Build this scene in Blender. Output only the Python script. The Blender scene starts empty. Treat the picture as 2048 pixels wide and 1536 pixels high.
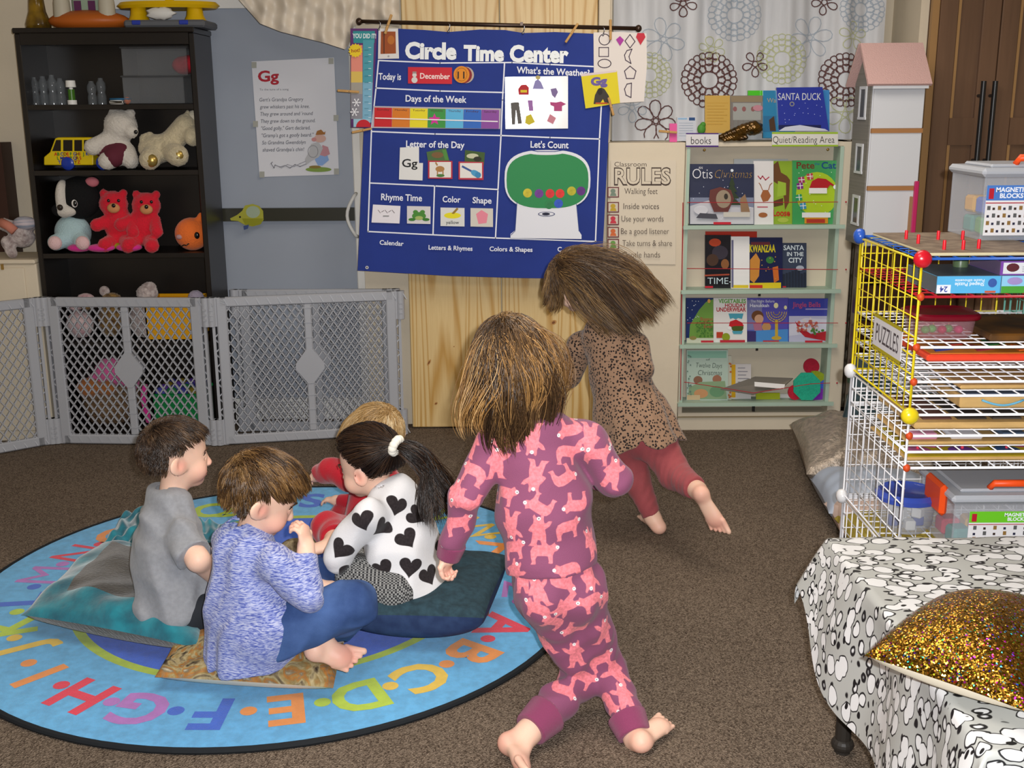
import bpy, math, random
import numpy as np
from mathutils import Vector, Matrix
C = bpy.context.scene.collection
sc = bpy.context.scene
random.seed(7); RNG = np.random.default_rng(7)
# ------------------------------------------------------------ camera, light, exposure
F = 2250.; PITCH = math.radians(13.93); ROLL = math.radians(0.35); CH = 1.45
FW = np.array([0, math.cos(PITCH), -math.sin(PITCH)]); UP0 = np.array([0, math.sin(PITCH), math.cos(PITCH)]); RT0 = np.array([1., 0, 0])
_c, _s = math.cos(ROLL), math.sin(ROLL)
RT = RT0*_c - UP0*_s; UP = UP0*_c + RT0*_s
C0 = np.array([0, 0, CH])
cam = bpy.data.cameras.new('camera'); camo = bpy.data.objects.new('camera', cam); C.objects.link(camo)
cam.sensor_width = 36; cam.lens = 36*F/2048; cam.clip_start = .02
M = Matrix((RT, UP, -FW)).transposed().to_4x4(); M.translation = Vector(C0); camo.matrix_world = M
sc.camera = camo
sc.view_settings.view_transform = 'Standard'; sc.view_settings.look = 'None'; sc.view_settings.gamma = 1; sc.view_settings.exposure = 0.0
sc.view_settings.use_curve_mapping = False
w = bpy.data.worlds.new('world'); sc.world = w; w.use_nodes = True
w.node_tree.nodes['Background'].inputs[0].default_value = (.95, .97, 1, 1); w.node_tree.nodes['Background'].inputs[1].default_value = .3
def lamp(name, kind, loc, energy, col, size=.1, target=None, **k):
    l = bpy.data.lights.new(name, kind); l.energy = energy; l.color = col
    if kind == 'AREA': l.size = size
    else: l.shadow_soft_size = size
    for a, b in k.items(): setattr(l, a, b)
    o = bpy.data.objects.new(name, l); C.objects.link(o); o.location = loc
    if target: o.rotation_euler = (Vector(target)-Vector(loc)).to_track_quat('-Z', 'Y').to_euler()
    return o
# the camera's own flash, just above and right of the lens, and the weak ceiling lights of the room
flash = lamp('flash', 'SPOT', (.05, -.02, CH+.045), 345, (.98, .985, 1), .012, (0, 3.6, .75), spot_size=math.radians(100), spot_blend=.7)
lamp('ceiling_light', 'AREA', (-.4, 1.6, 2.42), 30, (1, .90, .78), 1.2, (-.4, 1.6, 0))
lamp('ceiling_light', 'AREA', (.6, 3.6, 2.42), 24, (1, .90, .78), 1.0, (.6, 3.6, 0))
sc.cycles.max_bounces = 6; sc.cycles.diffuse_bounces = 3; sc.cycles.glossy_bounces = 3; sc.cycles.transmission_bounces = 6; sc.cycles.transparent_max_bounces = 10
sc.cycles.sample_clamp_indirect = 4
# ------------------------------------------------------------ pixel <-> world
def ray(px, py): return FW + RT*((px-1024)/F) + UP*((768-py)/F)
def at(px, py, Y): r = ray(px, py); return C0 + r*(Y/r[1])
def gnd(px, py, z=0.): r = ray(px, py); return C0 + r*((z-CH)/r[2])
def pix(p):
    d = np.asarray(p, float)-C0; z = d@FW
    return np.stack([1024+F*(d@RT)/z, 768-F*(d@UP)/z], -1)
# ------------------------------------------------------------ materials
def lin(c):
    if isinstance(c, str): c = [int(c[i:i+2], 16)/255 for i in (0, 2, 4)]
    return tuple((x/12.92 if x <= .04045 else ((x+.055)/1.055)**2.4) for x in c)+(1,)
MATS = {}
def mat(name, col, rough=.6, spec=.3, metal=0, var=0, vscale=8, bump=0, bscale=200, col2=None, trans=0, alpha=1, sheen=0, coat=0, attr=None, emit=0, sss=0, stretch=None):
    if name in MATS: return MATS[name]
    m = bpy.data.materials.new(name); m.use_nodes = True; nt = m.node_tree; b = nt.nodes['Principled BSDF']
    I = b.inputs; c = lin(col)
    I['Base Color'].default_value = c; I['Roughness'].default_value = rough; I['Specular IOR Level'].default_value = spec; I['Metallic'].default_value = metal
    I['Transmission Weight'].default_value = trans; I['Alpha'].default_value = alpha; I['Sheen Weight'].default_value = sheen; I['Coat Weight'].default_value = coat
    if sss: I['Subsurface Weight'].default_value = sss; I['Subsurface Radius'].default_value = (.012, .004, .002); I['Subsurface Scale'].default_value = .6
    if emit: I['Emission Color'].default_value = c; I['Emission Strength'].default_value = emit
    tc = nt.nodes.new('ShaderNodeTexCoord'); src = tc.outputs['Object']
    if stretch:
        mp = nt.nodes.new('ShaderNodeMapping'); mp.inputs['Scale'].default_value = stretch; nt.links.new(src, mp.inputs[0]); src = mp.outputs[0]
    if attr:
        a = nt.nodes.new('ShaderNodeAttribute'); a.attribute_name = attr; nt.links.new(a.outputs['Color'], I['Base Color'])
    elif var or col2:
        n = nt.nodes.new('ShaderNodeTexNoise'); n.inputs['Scale'].default_value = vscale; n.inputs['Detail'].default_value = 5; nt.links.new(src, n.inputs['Vector'])
        r = nt.nodes.new('ShaderNodeValToRGB'); r.color_ramp.elements[0].position = .35; r.color_ramp.elements[1].position = .65
        c2 = lin(col2) if col2 else tuple(x*(1-var) for x in c[:3])+(1,)
        r.color_ramp.elements[0].color = c2; r.color_ramp.elements[1].color = c if col2 else tuple(min(1, x*(1+var)) for x in c[:3])+(1,)
        nt.links.new(n.outputs[0], r.inputs[0]); nt.links.new(r.outputs[0], I['Base Color'])
    if bump:
        n = nt.nodes.new('ShaderNodeTexNoise'); n.inputs['Scale'].default_value = bscale; n.inputs['Detail'].default_value = 3; nt.links.new(src, n.inputs['Vector'])
        bp = nt.nodes.new('ShaderNodeBump'); bp.inputs['Strength'].default_value = bump; bp.inputs['Distance'].default_value = .004
        nt.links.new(n.outputs[0], bp.inputs['Height']); nt.links.new(bp.outputs[0], I['Normal'])
    MATS[name] = m
    return m
def ink(col, rough=.5, spec=.2, coat=0):
    k = col if isinstance(col, str) else '%02x%02x%02x' % tuple(int(x*255) for x in col)
    return mat('ink_%s_%d' % (k, rough*100), col, rough, spec, coat=coat)
def nodes(m): return m.node_tree.nodes, m.node_tree.links, m.node_tree.nodes['Principled BSDF']
# ------------------------------------------------------------ mesh collecting
def frame(n, up=(0, 0, 1)):
    n = np.asarray(n, float); n = n/np.linalg.norm(n); u = np.asarray(up, float)
    if abs(n@u) > .98: u = np.array([0, 1., 0])
    x = np.cross(u, n); x /= np.linalg.norm(x); return x, np.cross(n, x), n
class MB:
    def __init__(s): s.v = []; s.f = []; s.mi = []; s.mats = []; s.n = 0
    def slot(s, m):
        if m is None: return 0
        if m not in s.mats: s.mats.append(m)
        return s.mats.index(m)
    def add(s, V, Fc, m=None):
        V = np.asarray(V, float).reshape(-1, 3); s.v.append(V); k = s.slot(m)
        for f in Fc: s.f.append(tuple(int(i)+s.n for i in f)); s.mi.append(k)
        s.n += len(V); return s
    def box(s, c, d, m=None, ax=None, bev=0):
        d = np.asarray(d, float)/2; c = np.asarray(c, float); ax = np.eye(3) if ax is None else np.asarray(ax)
        if bev:
            bev = min(bev, d.min()*.9); pts = []; 
            for sx in (-1, 1):
                for sy in (-1, 1):
                    for sz in (-1, 1):
                        for k in range(3):
                            q = d-bev; q[k] = d[k]; pts.append(np.array([sx, sy, sz])*q)
            I = lambda a, b, e, k: (a*4+b*2+e)*3+k
            Q = []
            for k in range(3):
                for sg in (0, 1):
                    i, j = [x for x in range(3) if x != k]
                    q = []
                    for a, b in ((0, 0), (1, 0), (1, 1), (0, 1)):
                        t = [0, 0, 0]; t[k] = sg; t[i] = a; t[j] = b; q.append(I(*t, k))
                    if (sg == 0) ^ (k == 1): q = q[::-1]
                    Q.append(q)
            for k in range(3):
                i, j = [x for x in range(3) if x != k]
                for a in (0, 1):
                    for b in (0, 1):
                        t0 = [0, 0, 0]; t0[i] = a; t0[j] = b; t1 = list(t0); t1[k] = 1
                        q = [I(*t0, i), I(*t1, i), I(*t1, j), I(*t0, j)]
                        if not ((a == b) ^ (k == 1)): q = q[::-1]
                        Q.append(q)
            for a in (0, 1):
                for b in (0, 1):
                    for e in (0, 1):
                        q = [I(a, b, e, k) for k in range(3)]
                        if (a+b+e) % 2 == 0: q = q[::-1]
                        Q.append(q)
            return s.add(np.array(pts)@ax+c, Q, m)
        P = np.array([[x, y, z] for x in (-1, 1) for y in (-1, 1) for z in (-1, 1)])*d
        return s.add(P@ax+c, [(0, 1, 3, 2), (4, 6, 7, 5), (0, 4, 5, 1), (2, 3, 7, 6), (0, 2, 6, 4), (1, 5, 7, 3)], m)
    def bb(s, a, b, m=None, bev=0):
        a = np.asarray(a, float); b = np.asarray(b, float); return s.box((a+b)/2, np.abs(b-a), m, None, bev)
    def tube(s, pts, r, m=None, n=8, close=False, cap=True):
        pts = np.asarray(pts, float); k = len(pts); r = np.broadcast_to(np.asarray(r, float), (k,))
        T = np.gradient(pts, axis=0)
        if close: T = np.roll(pts, -1, 0)-np.roll(pts, 1, 0)
        T /= np.linalg.norm(T, axis=1, keepdims=True)+1e-12
        x, y, _ = frame(T[0]); V = []
        for i in range(k):
            x = x-T[i]*(x@T[i]); x /= np.linalg.norm(x)+1e-12; y = np.cross(T[i], x)
            a = np.arange(n)*2*math.pi/n; V.append(pts[i]+r[i]*(np.cos(a)[:, None]*x+np.sin(a)[:, None]*y))
        V = np.concatenate(V); Q = []
        for i in range(k if close else k-1):
            j = (i+1) % k
            for a in range(n): b = (a+1) % n; Q.append((i*n+a, i*n+b, j*n+b, j*n+a))
        if cap and not close: Q += [tuple(range(n))[::-1], tuple(range((k-1)*n, k*n))]
        return s.add(V, Q, m)
    def bar(s, a, b, r, m=None, n=8): return s.tube([a, b], r, m, n)
    def ell(s, c, r, m=None, nu=16, nv=10, ax=None, fn=None):
        r = np.broadcast_to(np.asarray(r, float), (3,)); ax = np.eye(3) if ax is None else np.asarray(ax)
        V = [[0, 0, 1]]
        for j in range(1, nv):
            t = math.pi*j/nv
            for i in range(nu): p = 2*math.pi*i/nu; V.append([math.sin(t)*math.cos(p), math.sin(t)*math.sin(p), math.cos(t)])
        V.append([0, 0, -1]); V = np.array(V)
        if fn: V = fn(V)
        Q = [(0, 1+i, 1+(i+1) % nu) for i in range(nu)]
        for j in range(nv-2):
            for i in range(nu): a = 1+j*nu; Q.append((a+i, a+nu+i, a+nu+(i+1) % nu, a+(i+1) % nu))
        e = len(V)-1; Q += [(e, e-nu+(i+1) % nu, e-nu+i) for i in range(nu)]
        return s.add(V*r@ax+np.asarray(c, float), Q, m)
    def lathe(s, c, prof, m=None, n=24, ax=None, sx=1, sy=1):
        ax = np.eye(3) if ax is None else np.asarray(ax); V = []
        for r, z in prof:
            for i in range(n): a = 2*math.pi*i/n; V.append([r*sx*math.cos(a), r*sy*math.sin(a), z])
        Q = []
        for j in range(len(prof)-1):
            for i in range(n): Q.append((j*n+i, j*n+(i+1) % n, (j+1)*n+(i+1) % n, (j+1)*n+i))
        Q += [tuple(range(n))[::-1], tuple(range((len(prof)-1)*n, len(prof)*n))]
        return s.add(np.array(V)@ax+np.asarray(c, float), Q, m)
    def prism(s, P, off, m=None):
        P = np.asarray(P, float); n = len(P); off = np.asarray(off, float)
        nm = np.zeros(3)
        for i in range(n): nm += np.cross(P[i], P[(i+1) % n])
        if nm@off > 0: P = P[::-1]
        return s.add(np.vstack([P, P+off]), [tuple(range(n)), tuple(range(n, 2*n))[::-1]]+[(i, i+n, (i+1) % n+n, (i+1) % n) for i in range(n)], m)
    def build(s, name, m=None, parent=None, smooth=False, loc=None, bev=0, sub=0):
        me = bpy.data.meshes.new(name)
        V = np.concatenate(s.v) if s.v else np.zeros((0, 3))
        o = bpy.data.objects.new(name, me); C.objects.link(o)
        base = np.zeros(3)
        if parent is not None: o.parent = parent; base = np.array(wloc(parent))
        elif loc is not None: base = np.asarray(loc, float); o.location = base
        elif len(V): base = np.array([(V[:, 0].min()+V[:, 0].max())/2, (V[:, 1].min()+V[:, 1].max())/2, V[:, 2].min()]); o.location = base
        o['_w'] = [float(x) for x in base]
        me.from_pydata((V-base).tolist(), [], s.f)
        for x in (s.mats or [m]): me.materials.append(x)
        if len(s.mats) > 1: me.polygons.foreach_set('material_index', s.mi)
        if smooth: me.polygons.foreach_set('use_smooth', [True]*len(me.polygons))
        if smooth and smooth is not True: me.set_sharp_from_angle(angle=math.radians(smooth))
        if bev:
            b = o.modifiers.new('b', 'BEVEL'); b.width = bev; b.segments = 2; b.limit_method = 'ANGLE'
        if sub: o.modifiers.new('s', 'SUBSURF').levels = sub; o.modifiers['s'].render_levels = sub
        me.update(); return o
def wloc(o): return list(o['_w'])
def tag(o, label, cat, group=None):
    o['label'] = label; o['category'] = cat
    if group: o['group'] = group
    return o
def thing(name, label, cat, loc=(0, 0, 0), group=None):
    o = bpy.data.objects.new(name, None); C.objects.link(o); o.location = [float(x) for x in loc]; o['_w'] = [float(x) for x in loc]; o.empty_display_size = .05
    return tag(o, label, cat, group)
def struct(o): o['kind'] = 'structure'; return o
# ------------------------------------------------------------ lettering
_TX = {}
def text2d(t, bold=0., shear=0.):
    k = (t, bold, shear)
    if k not in _TX:
        cu = bpy.data.curves.new('t', 'FONT'); cu.body = t; cu.size = 1; cu.offset = bold; cu.shear = shear; cu.resolution_u = 3
        o = bpy.data.objects.new('t', cu); me = o.to_mesh()
        V = np.array([v.co[:2] for v in me.vertices]).reshape(-1, 2); Q = [tuple(p.vertices) for p in me.polygons]
        if len(V): V[:, 0] -= V[:, 0].min()
        o.to_mesh_clear(); bpy.data.objects.remove(o); bpy.data.curves.remove(cu); _TX[k] = (V, Q)
    return _TX[k]
class Sheet:
    """flat artwork on a vertical plane y = Y laid out where the photograph shows it; each layer a hair nearer the viewer"""
    def __init__(s, Y, nrm=(0, -1, 0)): s.Y = Y; s.mb = MB(); s.k = 0
    def P(s, pts, d=None):
        d = s.k*.00035 if d is None else d
        return np.array([at(x, y, s.Y-d) for x, y in pts])
    def poly(s, pts, col, **k): s.k += 1; V = s.P(pts); s.mb.add(V, [tuple(range(len(V)))[::-1] if s._cw(pts) else tuple(range(len(V)))], ink(col, **k) if not hasattr(col, 'node_tree') else col); return s
    def _cw(s, p): p = np.asarray(p); x, y = p[:, 0], p[:, 1]; return (x*np.roll(y, -1)-np.roll(x, -1)*y).sum() > 0
    def board(s, pts, t, col, **k):
        m = ink(col, **k) if not hasattr(col, 'node_tree') else col
        s.mb.prism(s.P(pts, 0), (0, t, 0), m); return s
    def rect(s, x0, y0, x1, y1, col, **k): return s.poly([(x0, y0), (x1, y0), (x1, y1), (x0, y1)], col, **k)
    def ellipse(s, cx, cy, rx, ry, col, n=24, rot=0, **k):
        a = np.arange(n)*2*math.pi/n; x = rx*np.cos(a); y = ry*np.sin(a); c, q = math.cos(rot), math.sin(rot)
        return s.poly(list(zip(cx+x*c-y*q, cy+x*q+y*c)), col, **k)
    def line(s, pts, wd, col, close=False, **k):
        p = [np.asarray(q, float) for q in pts]
        if close: p = p+[p[0]]
        s.k += 1
        m = ink(col, **k) if not hasattr(col, 'node_tree') else col
        for a, b in zip(p[:-1], p[1:]):
            t = b-a; L = np.hypot(*t)
            if L < 1e-6: continue
            t = t/L; n = np.array([-t[1], t[0]])*wd/2; e = t*wd*.3
            V = s.P([a-n-e, b-n+e, b+n+e, a+n-e]); s.mb.add(V, [(3, 2, 1, 0)], m)
        return s
    def ring(s, cx, cy, rx, ry, wd, col, n=20, rot=0):
        a = np.arange(n)*2*math.pi/n; x = rx*np.cos(a); y = ry*np.sin(a); c, q = math.cos(rot), math.sin(rot)
        return s.line(list(zip(cx+x*c-y*q, cy+x*q+y*c)), wd, col, True)
    def text(s, t, x, y, h, col, w=None, bold=0., rot=0., shear=0., flip=False, tilt=0):
        """baseline starts at (x, y); capital height h px; w fits the width in px"""
        V, Q = text2d(t, bold, shear)
        if not len(V): return s
        s.k += 1
        V = V*h/.7
        if w: V = V*[w/max(V[:, 0].max(), 1e-6), 1]
        c, q = math.cos(rot), math.sin(rot)
        if flip: V = np.array([V[:, 0].max(), h])-V
        X = x+V[:, 0]*c+V[:, 1]*q*1; Yp = y+V[:, 0]*q-V[:, 1]*c
        W = s.P(list(zip(X, Yp))); s.mb.add(W, Q, ink(col) if not hasattr(col, 'node_tree') else col); return s
    def build(s, name, parent=None, **k): return s.mb.build(name, None, parent, **k)
def star(cx, cy, r, n=5, inner=.45, rot=-math.pi/2): return [(cx+(r if i % 2 == 0 else r*inner)*math.cos(rot+i*math.pi/n), cy+(r if i % 2 == 0 else r*inner)*math.sin(rot+i*math.pi/n)) for i in range(2*n)]
# ------------------------------------------------------------ smooth bodies: distance fields turned into one continuous mesh
def A3(*p): return np.array(p, float)
def nrm(v): v = np.asarray(v, float); return v/(np.linalg.norm(v)+1e-12)
class Body:
    def __init__(s): s.p = []
    def cap(s, a, b, ra, rb=None, k=.015, sub=False): s.p.append(('c', A3(*a), A3(*b), ra, ra if rb is None else rb, k, sub)); return s
    def chain(s, pts, rs, k=.015):
        for i in range(len(pts)-1): s.cap(pts[i], pts[i+1], rs[i], rs[i+1], k)
        return s
    def cone(s, a, b, ra, rb=None, k=.006, sub=False): s.p.append(('k', A3(*a), A3(*b), ra, ra if rb is None else rb, k, sub)); return s   # flat ends: cuffs, hems, necklines
    def ecap(s, a, b, ra, rb, n, f, k=.02, sub=False): s.p.append(('e', A3(*a), A3(*b), ra, rb, k, sub, nrm(n), f)); return s   # flattened by f along n
    def ell(s, c, r, ax=None, k=.012, sub=False): s.p.append(('l', A3(*c), A3(*np.broadcast_to(r, 3)), np.eye(3) if ax is None else np.asarray(ax), 0, k, sub)); return s
    def cut(s, q, n, k=.003): s.p.append(('h', A3(*q), nrm(n), 0, 0, k, True)); return s      # removes what lies on n's side
    def grid(s, h):
        lo = np.full(3, 9e9); hi = -lo
        for p in s.p:
            if p[-1] is True and p[0] == 'h': continue
            if p[6]: continue
            if p[0] == 'l': a, b = p[1]-p[2].max(), p[1]+p[2].max()
            else: R = max(p[3], p[4])*1.15; a, b = np.minimum(p[1], p[2])-R, np.maximum(p[1], p[2])+R
            lo = np.minimum(lo, a); hi = np.maximum(hi, b)
        lo -= .02; hi += .02; n = np.ceil((hi-lo)/h).astype(int)+1
        return lo, n
    def field(s, h):
        lo, n = s.grid(h); D = np.full(n, .08, np.float32)
        for p in s.p:
            kind, k, sub = p[0], p[5], p[6]
            if kind == 'h':
                ax = [lo[i]+h*np.arange(n[i]) for i in range(3)]
                d = -((ax[0]-p[1][0])*p[2][0])[:, None, None]-((ax[1]-p[1][1])*p[2][1])[None, :, None]-((ax[2]-p[1][2])*p[2][2])[None, None, :]
                d = -d; hh = np.clip(.5+.5*(d-D)/k, 0, 1); D = (D*(1-hh)+d*hh+k*hh*(1-hh)).astype(np.float32); continue
            m = k+.03
            if kind == 'l': a, b = p[1]-p[2].max()-m, p[1]+p[2].max()+m
            else: R = max(p[3], p[4])*1.1+m; a, b = np.minimum(p[1], p[2])-R, np.maximum(p[1], p[2])+R
            i0 = np.clip(np.floor((a-lo)/h).astype(int), 0, n); i1 = np.clip(np.ceil((b-lo)/h).astype(int)+1, 0, n)
            if (i1 <= i0).any(): continue
            G = [(lo[i]+h*np.arange(i0[i], i1[i])).astype(np.float32) for i in range(3)]
            X, Y, Z = G[0][:, None, None], G[1][None, :, None], G[2][None, None, :]
            if kind == 'l':
                q = [(X-p[1][0])*r[0]+(Y-p[1][1])*r[1]+(Z-p[1][2])*r[2] for r in p[3]]
                k0 = np.sqrt(sum((q[i]/p[2][i])**2 for i in range(3))); k1 = np.sqrt(sum((q[i]/p[2][i]**2)**2 for i in range(3)))+1e-6
                d = k0*(k0-1)/k1
            else:
                ba = p[2]-p[1]; L2 = float(ba@ba)+1e-12; x, y, z = X-p[1][0], Y-p[1][1], Z-p[1][2]
                tt = (x*ba[0]+y*ba[1]+z*ba[2])/L2; t = np.clip(tt, 0, 1)
                vx, vy, vz = x-t*ba[0], y-t*ba[1], z-t*ba[2]; r = p[3]+(p[4]-p[3])*t
                if kind == 'c': d = np.sqrt(vx*vx+vy*vy+vz*vz)-r
                elif kind == 'e':
                    nn = p[7]; f = p[8]; w_ = vx*nn[0]+vy*nn[1]+vz*nn[2]; g = (1/f-1)*w_
                    d = (np.sqrt((vx+g*nn[0])**2+(vy+g*nn[1])**2+(vz+g*nn[2])**2)-r)*min(1, f*1.15)
                else:
                    L = math.sqrt(L2); ux, uy, uz = x-tt*ba[0], y-tt*ba[1], z-tt*ba[2]; rad = np.sqrt(ux*ux+uy*uy+uz*uz)-r; axd = np.maximum(-tt, tt-1)*L
                    d = np.minimum(np.maximum(rad, axd), 0)+np.sqrt(np.maximum(rad, 0)**2+np.maximum(axd, 0)**2)
            sl = tuple(slice(i0[i], i1[i]) for i in range(3)); S = D[sl]
            if sub: d = -d; hh = np.clip(.5+.5*(d-S)/k, 0, 1); D[sl] = S*(1-hh)+d*hh+k*hh*(1-hh)
            else: hh = np.clip(.5+.5*(S-d)/k, 0, 1); D[sl] = S*(1-hh)+d*hh-k*hh*(1-hh)
        return lo, D
    def mesh(s, h=.004, smooth=1, disp=None):
        lo, D = s.field(h)
        if disp is not None:
            n = D.shape; near = np.abs(D) < .03; idx = np.argwhere(near); P = lo+h*idx; D[near] += disp(P).astype(np.float32)
        return nets(lo, D, h, smooth)
def nets(lo, D, h, smooth=1):
    S = D < 0; c = S[:-1, :-1, :-1].astype(np.int8)
    for i in (0, 1):
        for j in (0, 1):
            for k in (0, 1):
                if i+j+k: c = c+S[i:S.shape[0]-1+i, j:S.shape[1]-1+j, k:S.shape[2]-1+k]
    act = (c > 0) & (c < 8); idx = np.argwhere(act); id_ = np.full(act.shape, -1, np.int64); id_[act] = np.arange(len(idx))
    acc = np.zeros((len(idx), 3)); cnt = np.zeros(len(idx))
    co = [(i, j, k) for i in (0, 1) for j in (0, 1) for k in (0, 1)]
    vals = {q: D[idx[:, 0]+q[0], idx[:, 1]+q[1], idx[:, 2]+q[2]].astype(float) for q in co}
    for q in co:
        for a in range(3):
            if q[a]: continue
            e = list(q); e[a] = 1; e = tuple(e); v0, v1 = vals[q], vals[e]; x = (v0 < 0) != (v1 < 0)
            t = np.where(x, v0/np.where(x, v0-v1, 1), 0)
            for b in range(3): acc[:, b] += np.where(x, q[b]+(t if b == a else 0), 0)
            cnt += x
    V = lo+h*(idx+acc/cnt[:, None]); Q = []
    for a in range(3):
        b, c_ = (a+1) % 3, (a+2) % 3
        s0 = [slice(None)]*3; s1 = [slice(None)]*3; s0[a] = slice(0, -1); s1[a] = slice(1, None)
        cr = S[tuple(s0)] != S[tuple(s1)]; e = np.argwhere(cr); e = e[(e[:, b] > 0) & (e[:, c_] > 0) & (e[:, b] < D.shape[b]-1) & (e[:, c_] < D.shape[c_]-1)]
        ins = S[e[:, 0], e[:, 1], e[:, 2]]
        def g(db, dc): m = e.copy(); m[:, b] -= db; m[:, c_] -= dc; return id_[m[:, 0], m[:, 1], m[:, 2]]
        q = np.stack([g(1, 1), g(0, 1), g(0, 0), g(1, 0)], 1); q[~ins] = q[~ins][:, ::-1]; Q.append(q)
    Q = np.concatenate(Q); Q = Q[(Q >= 0).all(1)]
    for _ in range(smooth):
        sm = np.zeros_like(V); ct = np.zeros(len(V))
        for i in range(4):
            a, b = Q[:, i], Q[:, (i+1) % 4]; np.add.at(sm, a, V[b]); np.add.at(ct, a, 1)
        V = V*.4+.6*sm/np.maximum(ct, 1)[:, None]
    return V, Q
def fast(name, V, Q, m, parent=None, attrs=None, mi=None, loc=None):
    """links a numpy mesh as one smooth object"""
    me = bpy.data.meshes.new(name); o = bpy.data.objects.new(name, me); C.objects.link(o)
    if parent is not None: base = np.array(wloc(parent)); o.parent = parent
    else: base = np.array(loc if loc is not None else [V[:, 0].mean(), V[:, 1].mean(), V[:, 2].min()]); o.location = base
    o['_w'] = [float(x) for x in base]; V = V-base
    k = Q.shape[1]; me.vertices.add(len(V)); me.vertices.foreach_set('co', V.astype(np.float32).ravel()); me.loops.add(Q.size); me.loops.foreach_set('vertex_index', Q.astype(np.int32).ravel())
    me.polygons.add(len(Q)); me.polygons.foreach_set('loop_start', np.arange(0, Q.size, k, dtype=np.int32)); me.polygons.foreach_set('use_smooth', np.ones(len(Q), bool))
    for x in (m if isinstance(m, list) else [m]): me.materials.append(x)
    if mi is not None: me.polygons.foreach_set('material_index', np.asarray(mi, np.int32))
    for n, a in (attrs or {}).items():
        if a.ndim == 1: t = me.attributes.new(n, 'FLOAT', 'POINT'); t.data.foreach_set('value', a.astype(np.float32))
        else: t = me.attributes.new(n, 'FLOAT_COLOR', 'POINT'); t.data.foreach_set('color', np.hstack([a, np.ones((len(a), 1))]).astype(np.float32).ravel())
    me.update(calc_edges=True); me.validate(); return o
def folds(seed, amp=.003, freq=30, dirs=None):
    r = np.random.default_rng(seed); K = r.normal(size=(5, 3))*freq; K[:, 2] *= .6
    if dirs is not None: K = np.array(dirs, float)
    ph = r.uniform(0, 6.28, len(K))
    def f(P):
        w_ = P+.02*np.sin(P[:, [1, 2, 0]]*23+ph[0]); d = 0
        for k, q in zip(K, ph): s_ = np.sin(w_@k+q); d = d+(np.abs(s_)**1.5)*amp/len(K)*2
        return (d-amp*.6)*1.5
    return f
# patterns printed on cloth: signed distance of each print, kept per vertex and thresholded in the material
def poly_sdf(P, poly):
    poly = np.asarray(poly, float); d = np.full(len(P), 9e9); ins = np.zeros(len(P), bool)
    for i in range(len(poly)):
        a, b = poly[i-1], poly[i]; e = b-a; w_ = P-a; t = np.clip(w_@e/(e@e+1e-12), 0, 1); d = np.minimum(d, ((w_-t[:, None]*e)**2).sum(1))
        c = ((a[1] > P[:, 1]) != (b[1] > P[:, 1])); x = (b[0]-a[0])*(P[:, 1]-a[1])/(b[1]-a[1]+1e-15)+a[0]; ins ^= c & (P[:, 0] < x)
    return np.sqrt(d)*np.where(ins, -1, 1)
def vnormals(V, Q):
    n = np.cross(V[Q[:, 2]]-V[Q[:, 0]], V[Q[:, 3]]-V[Q[:, 1]]); N = np.zeros_like(V)
    for i in range(4): np.add.at(N, Q[:, i], n)
    return N/(np.linalg.norm(N, axis=1, keepdims=True)+1e-12)
def hit(V, N, px, py):
    """nearest vertex of a surface seen at a pixel of the photograph (a print's place on the cloth)"""
    q = pix(V); vis = (N*(V-C0)).sum(1) < 0; d = np.hypot(q[:, 0]-px, q[:, 1]-py)+np.where(vis, 0, 1e6); m = d < max(2.5, d.min()+.5)
    i = np.where(m)[0]; return i[np.argmin(((V[i]-C0)**2).sum(1))] if d.min() < 60 else None
def prints(V, N, marks):
    """marks: (vertex, polygon (m), angle) -> min signed distance"""
    out = np.full(len(V), .02)
    for vi, poly, ang in marks:
        c, n = V[vi], N[vi]; R = np.abs(np.asarray(poly)).max()*1.5+.01; i = np.where((np.abs(V-c).max(1) < R) & (N@n > .3) & (np.abs((V-c)@n) < (.02 if R > .03 else .004)))[0]
        x, y, _ = frame(n); w_ = V[i]-c; u, v = w_@x, w_@y; ca, sa = math.cos(ang), math.sin(ang)
        out[i] = np.minimum(out[i], poly_sdf(np.stack([u*ca+v*sa, -u*sa+v*ca], 1), poly))
    return out
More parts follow.
